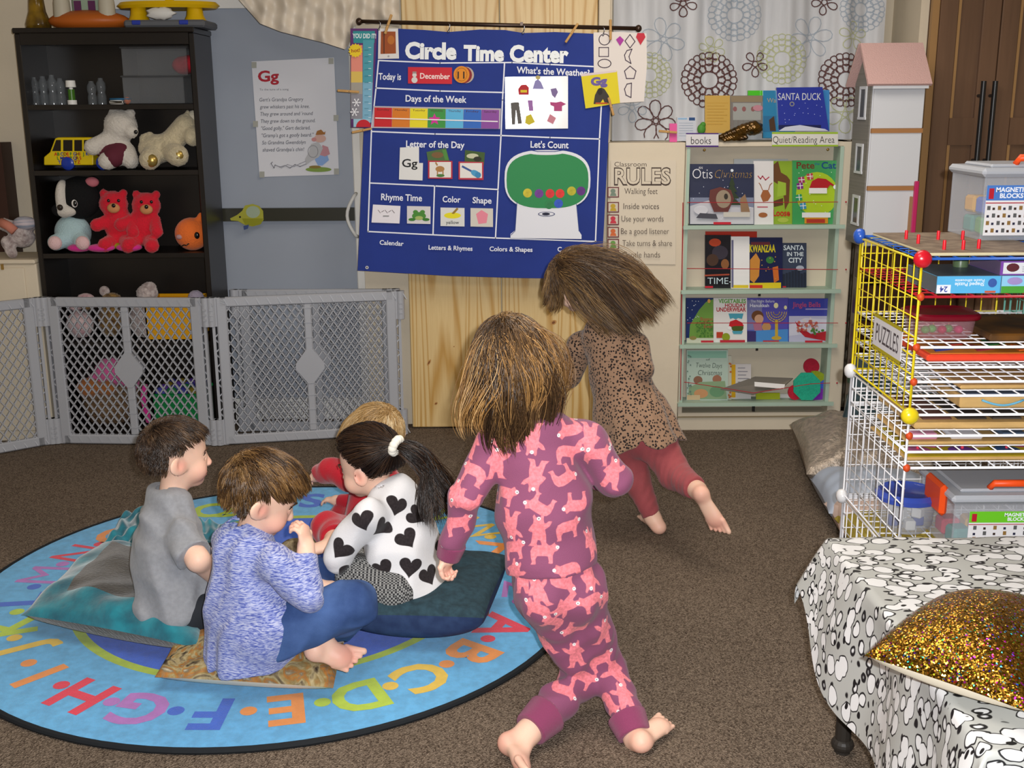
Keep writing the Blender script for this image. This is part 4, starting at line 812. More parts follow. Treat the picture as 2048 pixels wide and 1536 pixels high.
# ------------------------------------------------------------ wall chart, its cards, posters and pegs
navy = mat('chart_navy', '1b3386', .7, var=.06, vscale=6, sheen=.2); W_ = 'e9ecf6'
rodm = mat('bronze_rod', '3a281c', .3, spec=.6, metal=.5); YC = 4.90
rod = thing('curtain_rod', 'dark bronze rod across the pine doors carrying the blue chart', 'rod', at(1000, 50, YC))
MB().bar(at(722, 43, YC), at(1274, 57, YC), .0085, None, 14).build('pole', rodm, rod, True)
for x, y in ((718, 43), (1277, 57)): MB().ell(at(x, y, YC), (.014, .013, .015), rodm, 14, 10).build('finial', None, rod, True)
MB().box(at(1043, 49, YC+.03), (.012, .08, .014), None).build('bracket', rodm, rod)
for x, y in ((897, 50), (1046, 53), (758, 46), (1206, 57)): MB().tube([at(x, y-3, YC-.009), at(x+3, y, YC-.012), at(x+2, y+7, YC-.006), at(x, y+12, YC-.004)], .0022, mat('steel', '9a9aa0', .25, metal=.9), 6).ell(at(x, y+13, YC-.004), .0055, None, 8, 6).build('hook', None, rod, True)
s = Sheet(YC); top = [(738, 58), (790, 57), (850, 60), (897, 64), (960, 59), (1010, 60), (1047, 66), (1110, 64), (1180, 67), (1224, 70)]
bot = [(1221, 205), (1215, 311), (1206, 491), (1204, 551), (1120, 557), (1040, 556), (900, 552), (800, 546), (715, 541), (718, 480), (727, 270)]
s.board(top+bot, .004, navy)
def ln(*p, w=2.6): s.line(p, w, W_)
ln((757, 121), (880, 126), (1024, 125), (1100, 129), (1205, 134)); ln((752, 176), (880, 182), (1007, 185)); ln((1009, 127), (1005, 200), (1002, 271), (996, 380), (991, 476)); ln((745, 263), (870, 268), (1002, 271), (1100, 275), (1199, 278)); ln((757, 121), (752, 176), (743, 258), (736, 463), (991, 476), (1191, 483), (1199, 278), (1203, 205)); ln((740, 366), (870, 372), (996, 379)); ln((869, 373), (866, 470))
s.text('Circle', 810, 116, 31, 'eef2f4', 103, .05, .015); s.text('Time', 927, 120, 29, 'eef2f4', 81, .05, .015); s.text('Center', 1019, 122, 31, 'eef2f4', 118, .05, .02)
for t_, x, y, h_, w_, r_ in (('Today is', 757, 159, 13, 45, .02), ("What's the Weather?", 1033, 146, 13, 146, .045), ('Days of the Week', 811, 203, 13, 122, .02), ('Letter of the Day', 812, 294, 13, 117, .02), ("Let's Count", 1061, 295, 13, 76, .02), ('Rhyme Time', 762, 400, 13, 82, .03), ('Color', 885, 404, 12, 36, .03), ('Shape', 945, 406, 12, 38, .03), ('Calendar', 759, 489, 9, 48, .06), ('Letters & Rhymes', 857, 499, 9, 88, .03), ('Colors & Shapes', 979, 502, 9, 86, .02), ('C', 1115, 503, 9, None, 0)): s.text(t_, x, y, h_, W_, w_, .02, r_)
th = np.arange(40)*2*math.pi/40; se = lambda a, p: np.sign(a)*np.abs(a)**p
def blob(cx, cy_, rx, ry, p=.72): return [(cx+rx*se(math.cos(a), p), cy_+ry*se(math.sin(a), p)*(1 if math.sin(a) < 0 else 1.05)) for a in th]
s.poly([(1035, 400), (1152, 405), (1158, 462), (1163, 470), (1163, 478), (1021, 476), (1021, 468), (1031, 460)], 'e4e6ee'); s.poly(blob(1095, 358, 86, 58), 'e4e6ee'); s.poly(blob(1095, 360, 82, 54), '2f8a50'); s.ellipse(1092, 305, 36, 5, 'e4e6ee'); s.line([(1060, 300), (1075, 303), (1110, 303), (1128, 300)], 1.5, '2a3f86'); s.line([(1034, 404), (1030, 462), (1022, 470)], 1.2, '3a4a86'); s.line([(1153, 408), (1158, 462)], 1.2, '3a4a86')
s.ellipse(1093, 428, 17, 4.6, '4a5078'); s.ellipse(1093, 428, 15, 3.4, 'e4e6ee'); s.ellipse(1092, 428, 8, 2.8, '1a1c34')
s.ellipse(734, 535, 3.2, 3.2, 'c8c8c8'); s.ellipse(734, 535, 1.4, 1.4, '202020')
ch = tag(s.build('wall_chart', rod.parent), 'large royal blue classroom pocket chart with white headings hanging from the bronze rod', 'chart')
def card(label, pts, bg, art=None, d=.006, name='card', cat_='card', group=None, **k):
    q = Sheet(YC-d); q.board(pts, .001, bg, **k)
    if art: art(q)
    return tag(q.build(name), label, cat_, group)
Rr = lambda x0, y0, x1, y1: [(x0, y0), (x1, y0+1), (x1, y1), (x0, y1-1)]
gl_ = dict(rough=.18, spec=.5)
def a(q): q.text('December', 840, 157, 11, 'f4dcd8', 60, .02, .02); q.ellipse(829, 160, 6, 6, 'd8d4d0'); q.ellipse(829, 150, 4.4, 4.4, 'd8d4d0'); q.rect(825, 143, 833, 147, 'a08a88')
card('red December card with a snowman in the top row of the blue chart', Rr(816, 134, 904, 168), 'cc1f30', a)
for i, c in enumerate(('b8a89a', '8a1c20')): card('round card peeking from behind the orange one in the chart', [(932-i*4+16*math.cos(t), 150+16.5*math.sin(t)) for t in th[::2]], c, None, .0045+i*.0008, 'disc', 'card', 'number discs behind')
def a(q): q.ring(923, 149, 11, 13, 1, 'b06a10'); q.text('11', 915, 157, 14, '3a2410', 14, .015)
card('orange round number card marked 11 beside the December card', [(923+16*math.cos(t), 149+17*math.sin(t)) for t in th[::2]], 'e08a1a', a, .0072, 'disc')
def a(q):
    for i, (c, d_) in enumerate(zip(('c81e24', 'd87a1c', 'e8d820', '3c9440', '5cb4e0', '2f68c0', '8a4a9c'), ('Sunday', 'Monday', 'Tuesday', 'Wednesday', 'Thursday', 'Friday', 'Saturday'))):
        x0 = 749+i*35.7; q.poly([(x0, 215+i*.7), (x0+35, 215.7+i*.7), (x0+34.5, 254+i*.6), (x0-1, 253.4+i*.6)], c); q.text(d_, x0+5, 221+i*.7, 4, '4a2020', 25)
    q.line([(751, 236), (995, 243)], 2.2, 'f0ecec')
card('rainbow strip of weekday names across the blue chart', [(747, 212), (1002, 217), (1000, 258), (744, 256)], 'b8b0b8', a, name='paper_strip', cat_='strip')
card('magenta star marker on the green Wednesday square', star(869, 239, 12.5), 'd42a98', lambda q: None, .009, 'star', 'star')
def a(q):
    q.poly([(1037, 190), (1036, 178), (1042, 170), (1052, 169), (1058, 175), (1058, 190)], 'b02028'); q.rect(1041, 180, 1054, 185, 'd8c020'); q.poly([(1065, 178), (1070, 162), (1076, 158), (1082, 164), (1088, 178)], '8a84b8'); q.ellipse(1076, 155, 5, 4, 'b8a868'); q.poly([(1101, 178), (1112, 176), (1116, 184), (1110, 196), (1104, 190)], '7c6a9a'); q.poly([(1021, 205), (1038, 204), (1044, 247), (1036, 248), (1032, 220), (1030, 249), (1024, 249)], '5a5652'); q.poly([(1055, 200), (1065, 200), (1067, 222), (1058, 222)], '9a6aa8'); q.poly([(1100, 204), (1112, 205), (1122, 203), (1132, 208), (1124, 212), (1124, 222), (1108, 222), (1108, 213), (1101, 210)], 'b0447a'); q.poly([(1052, 232), (1062, 228), (1070, 244), (1058, 250), (1050, 246)], 'c8b828'); q.poly([(1094, 242), (1100, 228), (1112, 236), (1106, 248)], 'c88090')
card('glossy white picture card of winter clothes under the weather heading', [(1010, 154), (1136, 152), (1136, 257), (1011, 258)], 'f2f2f2', a, rough=.12, spec=.6)
def a(q): q.text('Gg', 804, 334, 16, '141414', 31, .015)
card('white letter card reading Gg under the letter heading', [(800, 295), (838, 294), (838, 326), (846, 326), (845, 361), (798, 359), (799, 325)], 'e2e2e0', a)
card('small green photograph tucked behind the goat card', [(853, 304), (892, 296), (899, 322), (856, 324)], '4a6a3a', lambda q: (q.ellipse(875, 310, 12, 6, '7a5a34'), q.poly([(884, 300), (892, 299), (897, 320), (890, 320)], '4f8a3a')), .0045, 'photograph', 'photo')
card('small dark green photograph tucked behind the guitar card', [(930, 300), (970, 305), (968, 330), (929, 326)], '3f5a28', lambda q: (q.ellipse(945, 312, 12, 5, 'c8c8a8'), q.ellipse(955, 318, 8, 5, '2a2a18')), .0045, 'photograph', 'photo')
def a(q): q.rect(859, 324, 902, 355, 'e6e2dc'); q.ellipse(880, 338, 9, 6, 'b08048'); q.poly([(874, 332), (870, 326), (872, 323), (876, 330)], 'b08048'); q.line([(875, 342), (875, 350)], 2.4, 'b08048'); q.line([(886, 342), (886, 350)], 2.4, 'b08048'); q.ellipse(881, 351, 8, 3, '4a7a34')
card('red-bordered card with a goat', Rr(856, 321, 905, 358), 'b8283c', a)
def a(q): q.rect(920, 326, 964, 356, 'e6e2dc'); q.line([(925, 333), (944, 343)], 4, '3a5a9a'); q.ellipse(951, 347, 10, 6, '4a9ac8', rot=.5); q.ellipse(956, 350, 6, 6, '3a86b8')
card('red-bordered card with a blue guitar', Rr(917, 323, 967, 360), 'b8283c', a)
def a(q):
    for i in range(5): q.line([(756+i*7, 420+(i % 2)*4), (761+i*7, 426-(i % 2)*5)], 1, '6a5a5a')
    q.rect(766, 431, 778, 433, '8a8a8a')
card('glossy white sketch card under the rhyme heading', [(746, 409), (801, 412), (799, 447), (743, 445)], 'eeeaf0', a, rough=.12, spec=.6)
def a(q): q.ellipse(838, 432, 14, 8, '4a8a34'); q.ellipse(831, 424, 5, 4, '4a8a34'); q.ellipse(845, 424, 5, 4, '4a8a34'); q.ellipse(824, 439, 7, 3, '3a7a28'); q.ellipse(852, 439, 7, 3, '3a7a28'); q.ellipse(838, 436, 8, 4, 'a8b868')
card('card with a green frog beside the sketch card', Rr(814, 412, 861, 448), 'd8d4d4', a)
def a(q): q.ellipse(905, 431, 17, 6, 'e8dc20'); q.poly([(903, 427), (914, 415), (917, 418), (908, 428)], '9a7a28'); q.text('yellow', 892, 448, 7, '222222', 26)
card('card with a yellow paint blot and the word yellow', Rr(881, 415, 929, 453), 'dcdcd8', a)
card('card with a pink pentagon', Rr(941, 416, 986, 454), 'd4cfc4', lambda q: q.poly([(952, 428), (963, 420), (976, 428), (973, 446), (957, 448)], 'e88a9c'))
card('purple number card marked 8 on the gumball machine', Rr(1077, 433, 1107, 464), '9a6aa8', lambda q: q.text('8', 1089, 453, 11, 'e8dce8', 7, .02), rough=.15, spec=.5)
for x, y, c, n_ in ((1055, 386, 'c8b818', 'yellow counter at the left end of the gumball row'), (1078, 387, '6a2a8c', 'purple counter beside the leftmost yellow one'), (1100, 387, 'd81c20', 'red counter next to the purple one in the gumball machine'), (1120, 387, 'e02418', 'red counter over the blue one in the gumball machine'), (1143, 382, 'b8b018', 'yellow counter beside the rightmost purple one'), (1162, 382, '5a1e7a', 'purple counter at the right end of the gumball row'), (1098, 409, '147a3c', 'green counter at the bottom of the gumball machine'), (1117, 407, '2450c0', 'blue counter at the bottom of the gumball machine')):
    c_ = at(x, y, YC-.006); tag(MB().lathe(c_, [(.001, -.003), (.019, -.003), (.0215, 0), (.019, .003), (.001, .003)], mat('foil_'+c, c, .45, var=.15, vscale=60), 20, [[1, 0, 0], [0, 0, 1], [0, -1, 0]]).build('counter', None, None, 40), n_, 'counter', 'gumball counters')
# thermometer poster, tablet card, shape sheet, letter card
s = Sheet(YC-.004); s.board([(701, 57), (755, 57), (742, 256), (702, 255)], .001, '5a2a6a'); s.poly([(706, 62), (750, 62), (749, 86), (707, 86)], '2a8a90'); s.text('YOU DID IT!', 705, 76, 9, 'dfe8ea', 47, .03, .01)
s.poly([(726, 80), (748, 80), (743, 245), (725, 245)], '4a9aa8'); s.poly([(725.5, 165), (745.5, 165), (743, 245), (725, 245)], '7aaec8')
for c, y0, y1 in (('e08a78', 90, 143), ('d8b858', 143, 165), ('a09a90', 165, 188), ('8a8890', 188, 238)): s.rect(702, y0, 725, y1, c)
for i in range(11): s.line([(737, 95+i*14), (742, 95+i*14)], 1, 'dfe8ea'); s.line([(729, 100+i*13), (737, 100+i*13)], .8, '2a6a78')
s.poly(star(711, 101, 14.5, 14, .8), 'e8c820'); s.text('hot!', 703, 105, 7, 'a04010', 17, .02, -.1)
for cx, cy_ in ((713, 205), (709, 224)):
    for k in range(6): b = k*math.pi/3; s.line([(cx, cy_), (cx+8*math.cos(b), cy_+8*math.sin(b))], 1.6, 'e8e8ec'); s.ellipse(cx+7*math.cos(b), cy_+7*math.sin(b), 1.6, 1.6, 'e8e8ec', n=8)
s.rect(707, 238, 740, 254, '9ac0d0'); s.poly([(712+15*(1-math.cos(i*math.pi/10)), 254-15*math.sin(i*math.pi/10)) for i in range(11)], 'c01c28')
tag(s.build('poster'), 'narrow teal thermometer poster pegged to the edge of the blue chart', 'poster')
card('white paper tablet with an orange-brown screen pegged at the chart corner', [(757, 57), (796, 57), (798, 117), (756, 118)], 'dcd8d6', lambda q: (q.poly([(762, 63), (791, 63), (792, 107), (761, 108)], '9a4a1a'), q.rect(767, 62, 769, 107, '4a2410'), q.ellipse(782, 80, 7, 9, 'b86a24'), q.ellipse(777, 112.5, 2, 2, 'a8a4a4')), .007, 'tablet_cutout', 'paper cutout')
s = Sheet(YC-.005); s.board([(1187, 65), (1240, 64), (1293, 67), (1294, 130), (1288, 203), (1238, 206), (1188, 200)], .001, 'ded6d0'); k_ = '4a3a4c'
s.ring(1209, 79, 11, 11, 1.7, k_); s.line([(1198, 95), (1217, 95), (1217, 113), (1198, 113)], 1.7, k_, True); s.ring(1209, 127, 13, 8.5, 1.7, k_); s.line([(1260, 69), (1270, 83), (1260, 96), (1250, 82)], 1.7, k_, True)
s.line([(1264, 98), (1254, 101), (1249, 110), (1251, 120), (1262, 127), (1258, 113)], 1.7, k_, True); s.line([(1260, 132), (1272, 142), (1268, 157), (1253, 157), (1249, 142)], 1.7, k_, True); s.line([(1263, 166), (1254, 168), (1249, 178), (1252, 190), (1262, 195)], 1.7, k_, True)
s.poly([(1240, 72), (1248, 80), (1240, 92), (1232, 79)], 'a8369a'); s.poly([(1275, 66), (1288, 66), (1291, 74), (1281, 90), (1272, 74)], 'c02a3c')
tag(s.build('shape_sheet'), 'cream sheet of outlined shapes with two small kites, pegged at the end of the rod', 'poster')
def a(q): q.poly([(1162, 148), (1233, 140), (1233, 144), (1162, 153)], 'd8c8c8'); q.text('Gg', 1182, 171, 15, '6a5a9a', 33, .06, -.08); q.poly([(1187, 208), (1190, 190), (1196, 178), (1203, 175), (1209, 178), (1218, 192), (1219, 206), (1210, 207), (1206, 198), (1199, 208)], '3a342e'); q.ellipse(1200, 183, 5, 7, '241e1a'); q.rect(1191, 205, 1215, 208, 'c05018')
card('yellow card reading Gg with a gorilla, pegged over the shape sheet', [(1162, 150), (1234, 142), (1240, 206), (1171, 217)], 'dccb20', a, .009)
pegm = mat('peg_wood', 'c09458', .6, var=.1, vscale=30)
def peg(p, q, label, Y=YC-.016):
    a_, b_ = at(*p, Y), at(*q, Y); L = np.linalg.norm(b_-a_); d = (b_-a_)/L; n_ = np.cross(d, [0, 1., 0]); ax = np.array([d, n_, [0, -1., 0]]); c = (a_+b_)/2; o = thing('clothespin', label, 'clothespin', c)
    MB().box(c+[0, -.004, 0], (L, .010, .006), None, ax, .002).build('jaw', pegm, o); MB().box(c+[0, .005, 0], (L, .010, .006), None, ax, .002).build('jaw', pegm, o); MB().tube([c+d*.006-n_*.006, c+d*.004+[0, -.0085, 0], c+d*.006+n_*.006], .0014, mat('steel', '9a9aa0', .25, metal=.9), 6).build('spring', None, o)
peg((783, 29), (770, 68), 'clothespin holding the paper tablet to the rod'); peg((1156, 47), (1131, 85), 'clothespin slanting from the rod above the weather heading'); peg((1221, 39), (1221, 80), 'clothespin holding the shape sheet to the rod'); peg((1217, 195), (1227, 231), 'clothespin at the lower edge of the gorilla card', YC-.02); peg((675, 181), (718, 184), 'clothespin lying level on the side of the thermometer poster', YC-.012); peg((704, 265), (743, 257), 'clothespin at the foot of the thermometer poster', YC-.012)
# poem poster on the grey-blue door
s = Sheet(5.195); s.board([(503, 123), (668, 115), (678, 349), (519, 354)], .001, 'd9d9de'); s.text('Gg', 516, 163, 21, 'b02434', 42, .03, -.03); s.text('To the tune of a song', 519, 181, 4, '6a6a72', 58, 0, -.01)
for i, (t_, w_) in enumerate((("Gert's Grandpa Gregory", 88), ('grew whiskers past his knee.', 99), ("They grew around and 'round", 105), ('They grew down to the ground.', 109), ('"Good golly," Gert declared,', 98), ("\"Gramp's got a goofy beard.\"", 104), ('So Grandma Gwendolyn', 87), ("shaved Grandpa's chin!", 83))): s.text(t_, 519+i*.9, 203+i*14.3, 7.4, '55555f', w_, .0, -.015, .15)
s.ellipse(637, 339, 26, 5, '7f9a44'); s.ellipse(630, 334, 12, 3, '8a7434'); s.poly([(632, 311), (655, 311), (658, 320), (645, 331), (636, 331), (630, 320)], '88a8d8'); s.poly([(645, 290), (656, 294), (660, 308), (650, 313), (640, 310)], 'c08a92'); s.ellipse(640, 277, 12, 8, 'd0a89a'); s.poly([(622, 288), (636, 284), (646, 296), (638, 314), (622, 322), (612, 330), (610, 318), (618, 304)], 'b8b8ba'); s.ring(626, 303, 10, 12, 1, '8a8a8e'); s.poly([(631, 270), (634, 262), (642, 259), (648, 265), (651, 262), (650, 269)], 'a06a30'); s.ellipse(628, 279, 5, 4, 'c88a88')
s.line([(612, 328), (600, 333), (590, 329), (580, 336), (570, 331), (560, 334), (550, 330), (548, 336), (542, 327), (545, 324)], 1.6, '8a8a92'); s.line([(612, 322), (600, 327), (588, 333), (575, 329), (562, 336)], 1.2, '9a9aa2')
for x, y in ((508, 130), (662, 122), (524, 349), (673, 343), (672, 236), (511, 248)): s.rect(x-5, y-6, x+5, y+6, mat('sticky_tape', 'a4a49a', .4))
tag(s.build('poster'), 'white poem poster headed Gg with a bearded old man, taped to the grey-blue door', 'poster')
s = Sheet(5.148); s.board([(460, 437), (474, 430), (484, 422), (490, 411), (505, 408), (518, 412), (526, 422), (527, 440), (520, 449), (505, 453), (490, 450), (476, 442), (462, 441)], .004, 'a2a038'); s.ellipse(506, 424, 14, 12, '9aa890'); s.poly([(484, 437), (527, 437), (522, 448), (506, 452), (490, 449)], '8a8a1c'); s.poly([(487, 452), (498, 449), (496, 457), (488, 460)], '3a4a7a'); s.ellipse(480, 434, 2, 2, '1c1c14')
tag(s.build('paper_fish'), 'yellow-green paper fish cutout stuck on the dark bar across the grey-blue door', 'paper cutout')
# classroom rules
s = Sheet(4.944); pa = 'd8ccb8'; s.board([(1222, 320), (1352, 320), (1351, 529), (1219, 527)], .001, pa); hw = '4a3c34'
s.text('Classroom', 1229, 333, 9.5, hw, 64, -.005); s.text('RULES', 1228, 369, 33, hw, 114, .045); s.text('RULES', 1230, 367.5, 30.5, pa, 110, .012)
for i, (t_, x, w_, y, c) in enumerate((('Walking feet', 1249, 66, 388, '7a8a7a'), ('Inside voices', 1247, 71, 418, 'c0a030'), ('Use your words', 1243, 84, 443, 'c83a4a'), ('Be a good listener', 1242, 96, 468, 'd06a3a'), ('Take turns & share', 1245, 99, 492, '6a9a4a'), ('Gentle hands', 1245, 75, 515, '8a8a8a'))):
    s.text(t_, x, y, 12, hw, w_, -.008); y0 = y-14; s.rect(1215, y0, 1238, y0+21, '6a2a30'); s.rect(1217, y0+2, 1236, y0+19, 'd0c4b4'); s.ellipse(1226, y0+8, 5, 4.5, c); s.poly([(1220, y0+18), (1222, y0+12), (1231, y0+12), (1233, y0+18)], c)
tag(s.build('poster'), 'handwritten classroom rules poster with small picture squares on the cream panel', 'poster')
# ------------------------------------------------------------ books on the display
BT = .010
def book(label, x0, y0, x1, y1, Y, bg, art=None, t=BT, name='book', cat_='book', gloss=.22, group=None, q=None):
    s = Sheet(Y); m = mat('cover_'+bg+('_%d' % (gloss*100)), bg, gloss, spec=.5, coat=.3)
    s.board(q or [(x0, y0), (x1, y0), (x1, y1), (x0, y1)], t, m)
    if art: art(s)
    return tag(s.build(name), label, cat_, group)
def Y_(i): return 5.02-i*.0125
ev = lambda s, n, x0, y0, x1, y1, r, c, seed: [s.ellipse(x, y, r, r, c, n=6) for x, y in np.random.default_rng(seed).uniform((x0, y0), (x1, y1), (n, 2))]
def tree(s, cx, top, h, w, c): [s.poly([(cx, top+h*i*.2), (cx+w*(i+1.4)/5, top+h*(i+1.4)*.2), (cx-w*(i+1.4)/5, top+h*(i+1.4)*.2)], c) for i in range(4)]
book('clear-sleeved book standing behind the white reindeer book', 1468, 318, 1576, 449, Y_(0), 'aeb4b8', gloss=.15)
def a(s):
    s.rect(1380, 395, 1507, 448, '8088a0'); s.poly([(1380, 412), (1420, 400), (1507, 415), (1507, 448), (1380, 448)], 'c4c4cc'); ev(s, 24, 1382, 350, 1506, 440, .9, 'd8dcec', 1); tree(s, 1464, 352, 66, 22, '33402c'); s.ellipse(1464, 341, 3, 3, 'dfe8f0'); s.poly([(1418, 400), (1420, 380), (1440, 374), (1462, 380), (1468, 398), (1456, 424), (1428, 424)], '6a3a36'); s.ellipse(1447, 398, 15, 18, '9a8a76'); s.ellipse(1452, 393, 4, 6, '3a342e'); s.rect(1447, 424, 1500, 434, 'c8c4bc'); s.poly([(1480, 398), (1490, 388), (1496, 408), (1500, 424), (1482, 424)], '94765a'); s.ellipse(1402, 420, 14, 9, 'd4d4dc'); s.poly([(1392, 436), (1400, 426), (1432, 428), (1436, 438)], '4a4a54')
    s.text('Otis', 1385, 357, 20, 'e4e4ea', 40, -.012); s.text('AN', 1397, 338, 5, 'e4e4ea', 8); s.text('Christmas', 1430, 356, 17, 'b08a3c', 74, -.025, 0, .3); s.rect(1427, 444, 1462, 449, 'c02838')
book('dark blue Otis Christmas picture book on the top ledge', 1379, 328, 1508, 449, Y_(3), '343a54', a)
def a(s): s.poly([(1521, 392), (1526, 380), (1536, 380), (1542, 392), (1536, 402), (1526, 404)], 'a06238'); s.line([(1525, 380), (1521, 370), (1518, 366)], 1.6, 'a06238'); s.line([(1537, 380), (1540, 370), (1544, 366)], 1.6, 'a06238'); s.line([(1516, 352), (1521, 358), (1525, 352), (1531, 360), (1538, 354)], 2, 'b83a50'); s.line([(1515, 414), (1535, 414)], 2, 'c05060'); s.ellipse(1526, 430, 9, 5, 'a06238')
book('glossy white reindeer book beside the Otis book', 1507, 322, 1547, 449, Y_(2), 'e4e2e2', a, gloss=.1)
def a(s): s.poly([(1546, 330), (1556, 322), (1562, 345), (1574, 352), (1580, 360), (1578, 405), (1570, 420), (1566, 380), (1555, 368), (1546, 362)], '6a4426'); s.poly([(1556, 362), (1572, 366), (1572, 390), (1554, 394)], '9ab83a'); s.poly([(1547, 402), (1566, 396), (1566, 410), (1548, 414)], '5a3a22'); s.text('Loose', 1546, 432, 13, 'b82a20', 34, .03); s.ellipse(1566, 440, 11, 5, 'a8b84a')
book('lime green book with brown branches beside the Pete the Cat book', 1545, 322, 1585, 449, Y_(1), '8fae34', a)
def a(s):
    s.ellipse(1634, 388, 42, 44, 'a8c428'); s.text('Pete', 1593, 337, 13, '6a3a24', 36, .02); s.text('the', 1629, 330, 5, '2a5a9a', 10); s.text('Cat', 1643, 337, 13, '1f4a80', 29, .02)
    for x, y, c in ((1603, 360, 'a03a60'), (1600, 372, '7a2a80'), (1620, 353, 'b84048'), (1598, 395, '2a9060'), (1606, 412, '3a8ab0')): s.poly([(x-7, y-5), (x+5, y-7), (x+7, y+5), (x-5, y+7)], c); s.line([(x-6, y), (x+6, y-1)], 1.4, 'e4e4e8'); s.line([(x, y-6), (x+1, y+6)], 1.4, 'e4e4e8')
    s.poly([(1618, 378), (1624, 362), (1636, 356), (1652, 358), (1666, 368), (1672, 374), (1660, 370), (1654, 378)], 'b02028'); s.ellipse(1671, 374, 4.5, 4.5, 'e8e8ea'); s.poly([(1618, 376), (1654, 376), (1654, 387), (1618, 387)], 'e8e6e4'); s.rect(1604, 425, 1661, 435, 'e0e0e2'); s.rect(1609, 435, 1656, 447, 'c88a24'); s.rect(1613, 438, 1650, 446, 'a83424')
    ev(s, 18, 1588, 335, 1680, 440, .9, 'd8ecd0', 2)
book('green Pete the Cat picture book with a red and white hat on the top ledge', 1585, 321, 1683, 449, Y_(2), '3f9a58', a)
# second ledge
book('red-edged book standing behind the dark storm book', 1411, 463, 1514, 575, Y_(0), 'c03424')
def a(s): s.ellipse(1430, 485, 12, 8, 'b84424'); s.ellipse(1440, 505, 16, 14, '3a3440'); s.ellipse(1425, 520, 12, 12, '4a3428'); s.ellipse(1450, 528, 8, 10, '8a5a34'); s.line([(1410, 551), (1458, 549)], 3, 'a84a34'); s.text('TIME-', 1415, 568, 13, 'c8dce4', 48, -.005); s.rect(1410, 572, 1426, 576, 'c02838')
book('dark book with the word TIME beside the glossy white one', 1410, 470, 1462, 576, Y_(2), '1c1a22', a)
def a(s): s.rect(1463, 570, 1497, 576, 'd8c030'); s.rect(1463, 480, 1467, 575, '6a6a8a')
book('glossy white book between the TIME book and the navy Kwanzaa book', 1462, 473, 1499, 577, Y_(3), 'f0f0f0', a, gloss=.08)
def a(s): s.text('KWANZAA', 1499, 504, 15, 'd8c820', 52, .03); s.rect(1502, 484, 1540, 490, '6a2a34'); s.poly([(1500, 520), (1512, 506), (1520, 520), (1518, 552), (1508, 566), (1500, 560)], 'c8883a'); s.poly([(1545, 535), (1556, 532), (1558, 560), (1548, 566)], 'c86a2a'); s.ellipse(1540, 520, 8, 7, '3a7a3a'); s.poly([(1498, 566), (1562, 565), (1562, 576), (1498, 577)], 'd8c424'); s.rect(1499, 570, 1525, 576, 'c83424'); ev(s, 10, 1520, 508, 1562, 560, 1.2, 'c89a40', 3)
book('navy Kwanzaa picture book on the second ledge', 1498, 475, 1565, 577, Y_(2), '20264e', a)
def a(s): s.text('SANTA', 1567, 500, 9.5, 'd8e4ec', 41, .02); s.text('IN THE', 1574, 512, 8, 'd8e4ec', 33, .02); s.text('CITY', 1577, 525, 9.5, 'd8e4ec', 28, .02); [s.rect(1565+i*6, 548-(i*13) % 11, 1570+i*6, 575, '262c3c') for i in range(8)]; s.ellipse(1600, 536, 8, 5, 'a8b0c0'); s.rect(1564, 572, 1572, 575, 'b82838')
book('slate blue Santa in the City book on the second ledge', 1564, 486, 1613, 576, Y_(1), '3c465c', a)
# third ledge
def a(s): s.poly([(1378, 680), (1380, 650), (1398, 620), (1412, 604), (1427, 598), (1427, 680)], '6f9a44'); ev(s, 60, 1392, 640, 1426, 674, 1.8, '4a7a34', 4); ev(s, 14, 1374, 600, 1400, 640, .8, 'dfe8f0', 5); s.ellipse(1418, 602, 3, 4, 'd8a050'); s.text('Biggest', 1401, 641, 6.5, 'a83a3c', 25); s.text('Ever', 1408, 656, 6.5, 'a83a3c', 18); s.rect(1373, 676, 1427, 686, 'c4c8b4'); s.ellipse(1386, 676, 7, 4, '8a8048'); s.rect(1402, 681, 1427, 685, 'b82838')
book('book with a huge green Christmas tree at the end of the third ledge', 1372, 596, 1428, 686, Y_(1), '26386e', a)
def a(s): s.text('VEGETABLES', 1437, 606, 8, '5a9a34', 55, .03); s.text('HOLIDAY', 1450, 614, 7, 'b02a34', 42, .03); s.text('UNDERWEAR', 1433, 623, 8, 'b02a34', 59, .03); s.poly([(1457, 627), (1487, 627), (1484, 638), (1476, 636), (1472, 639), (1466, 636), (1460, 638)], '4a9ab0'); s.ellipse(1475, 655, 12, 10, '4a5a24'); s.poly([(1457, 655), (1460, 643), (1472, 639), (1484, 645), (1488, 652), (1470, 652)], 'c02028'); s.ellipse(1459, 656, 3.5, 3.5, 'e8e8e8'); s.poly([(1464, 662), (1486, 662), (1483, 668), (1467, 668)], '4a9ab0'); s.rect(1433, 664, 1446, 676, 'b84028'); s.ellipse(1452, 674, 8, 8, '8a9a24'); s.rect(1440, 680, 1490, 685, 'b82838')
book('white Vegetables in Holiday Underwear book on the third ledge', 1427, 596, 1494, 686, Y_(2), 'e2e0de', a)
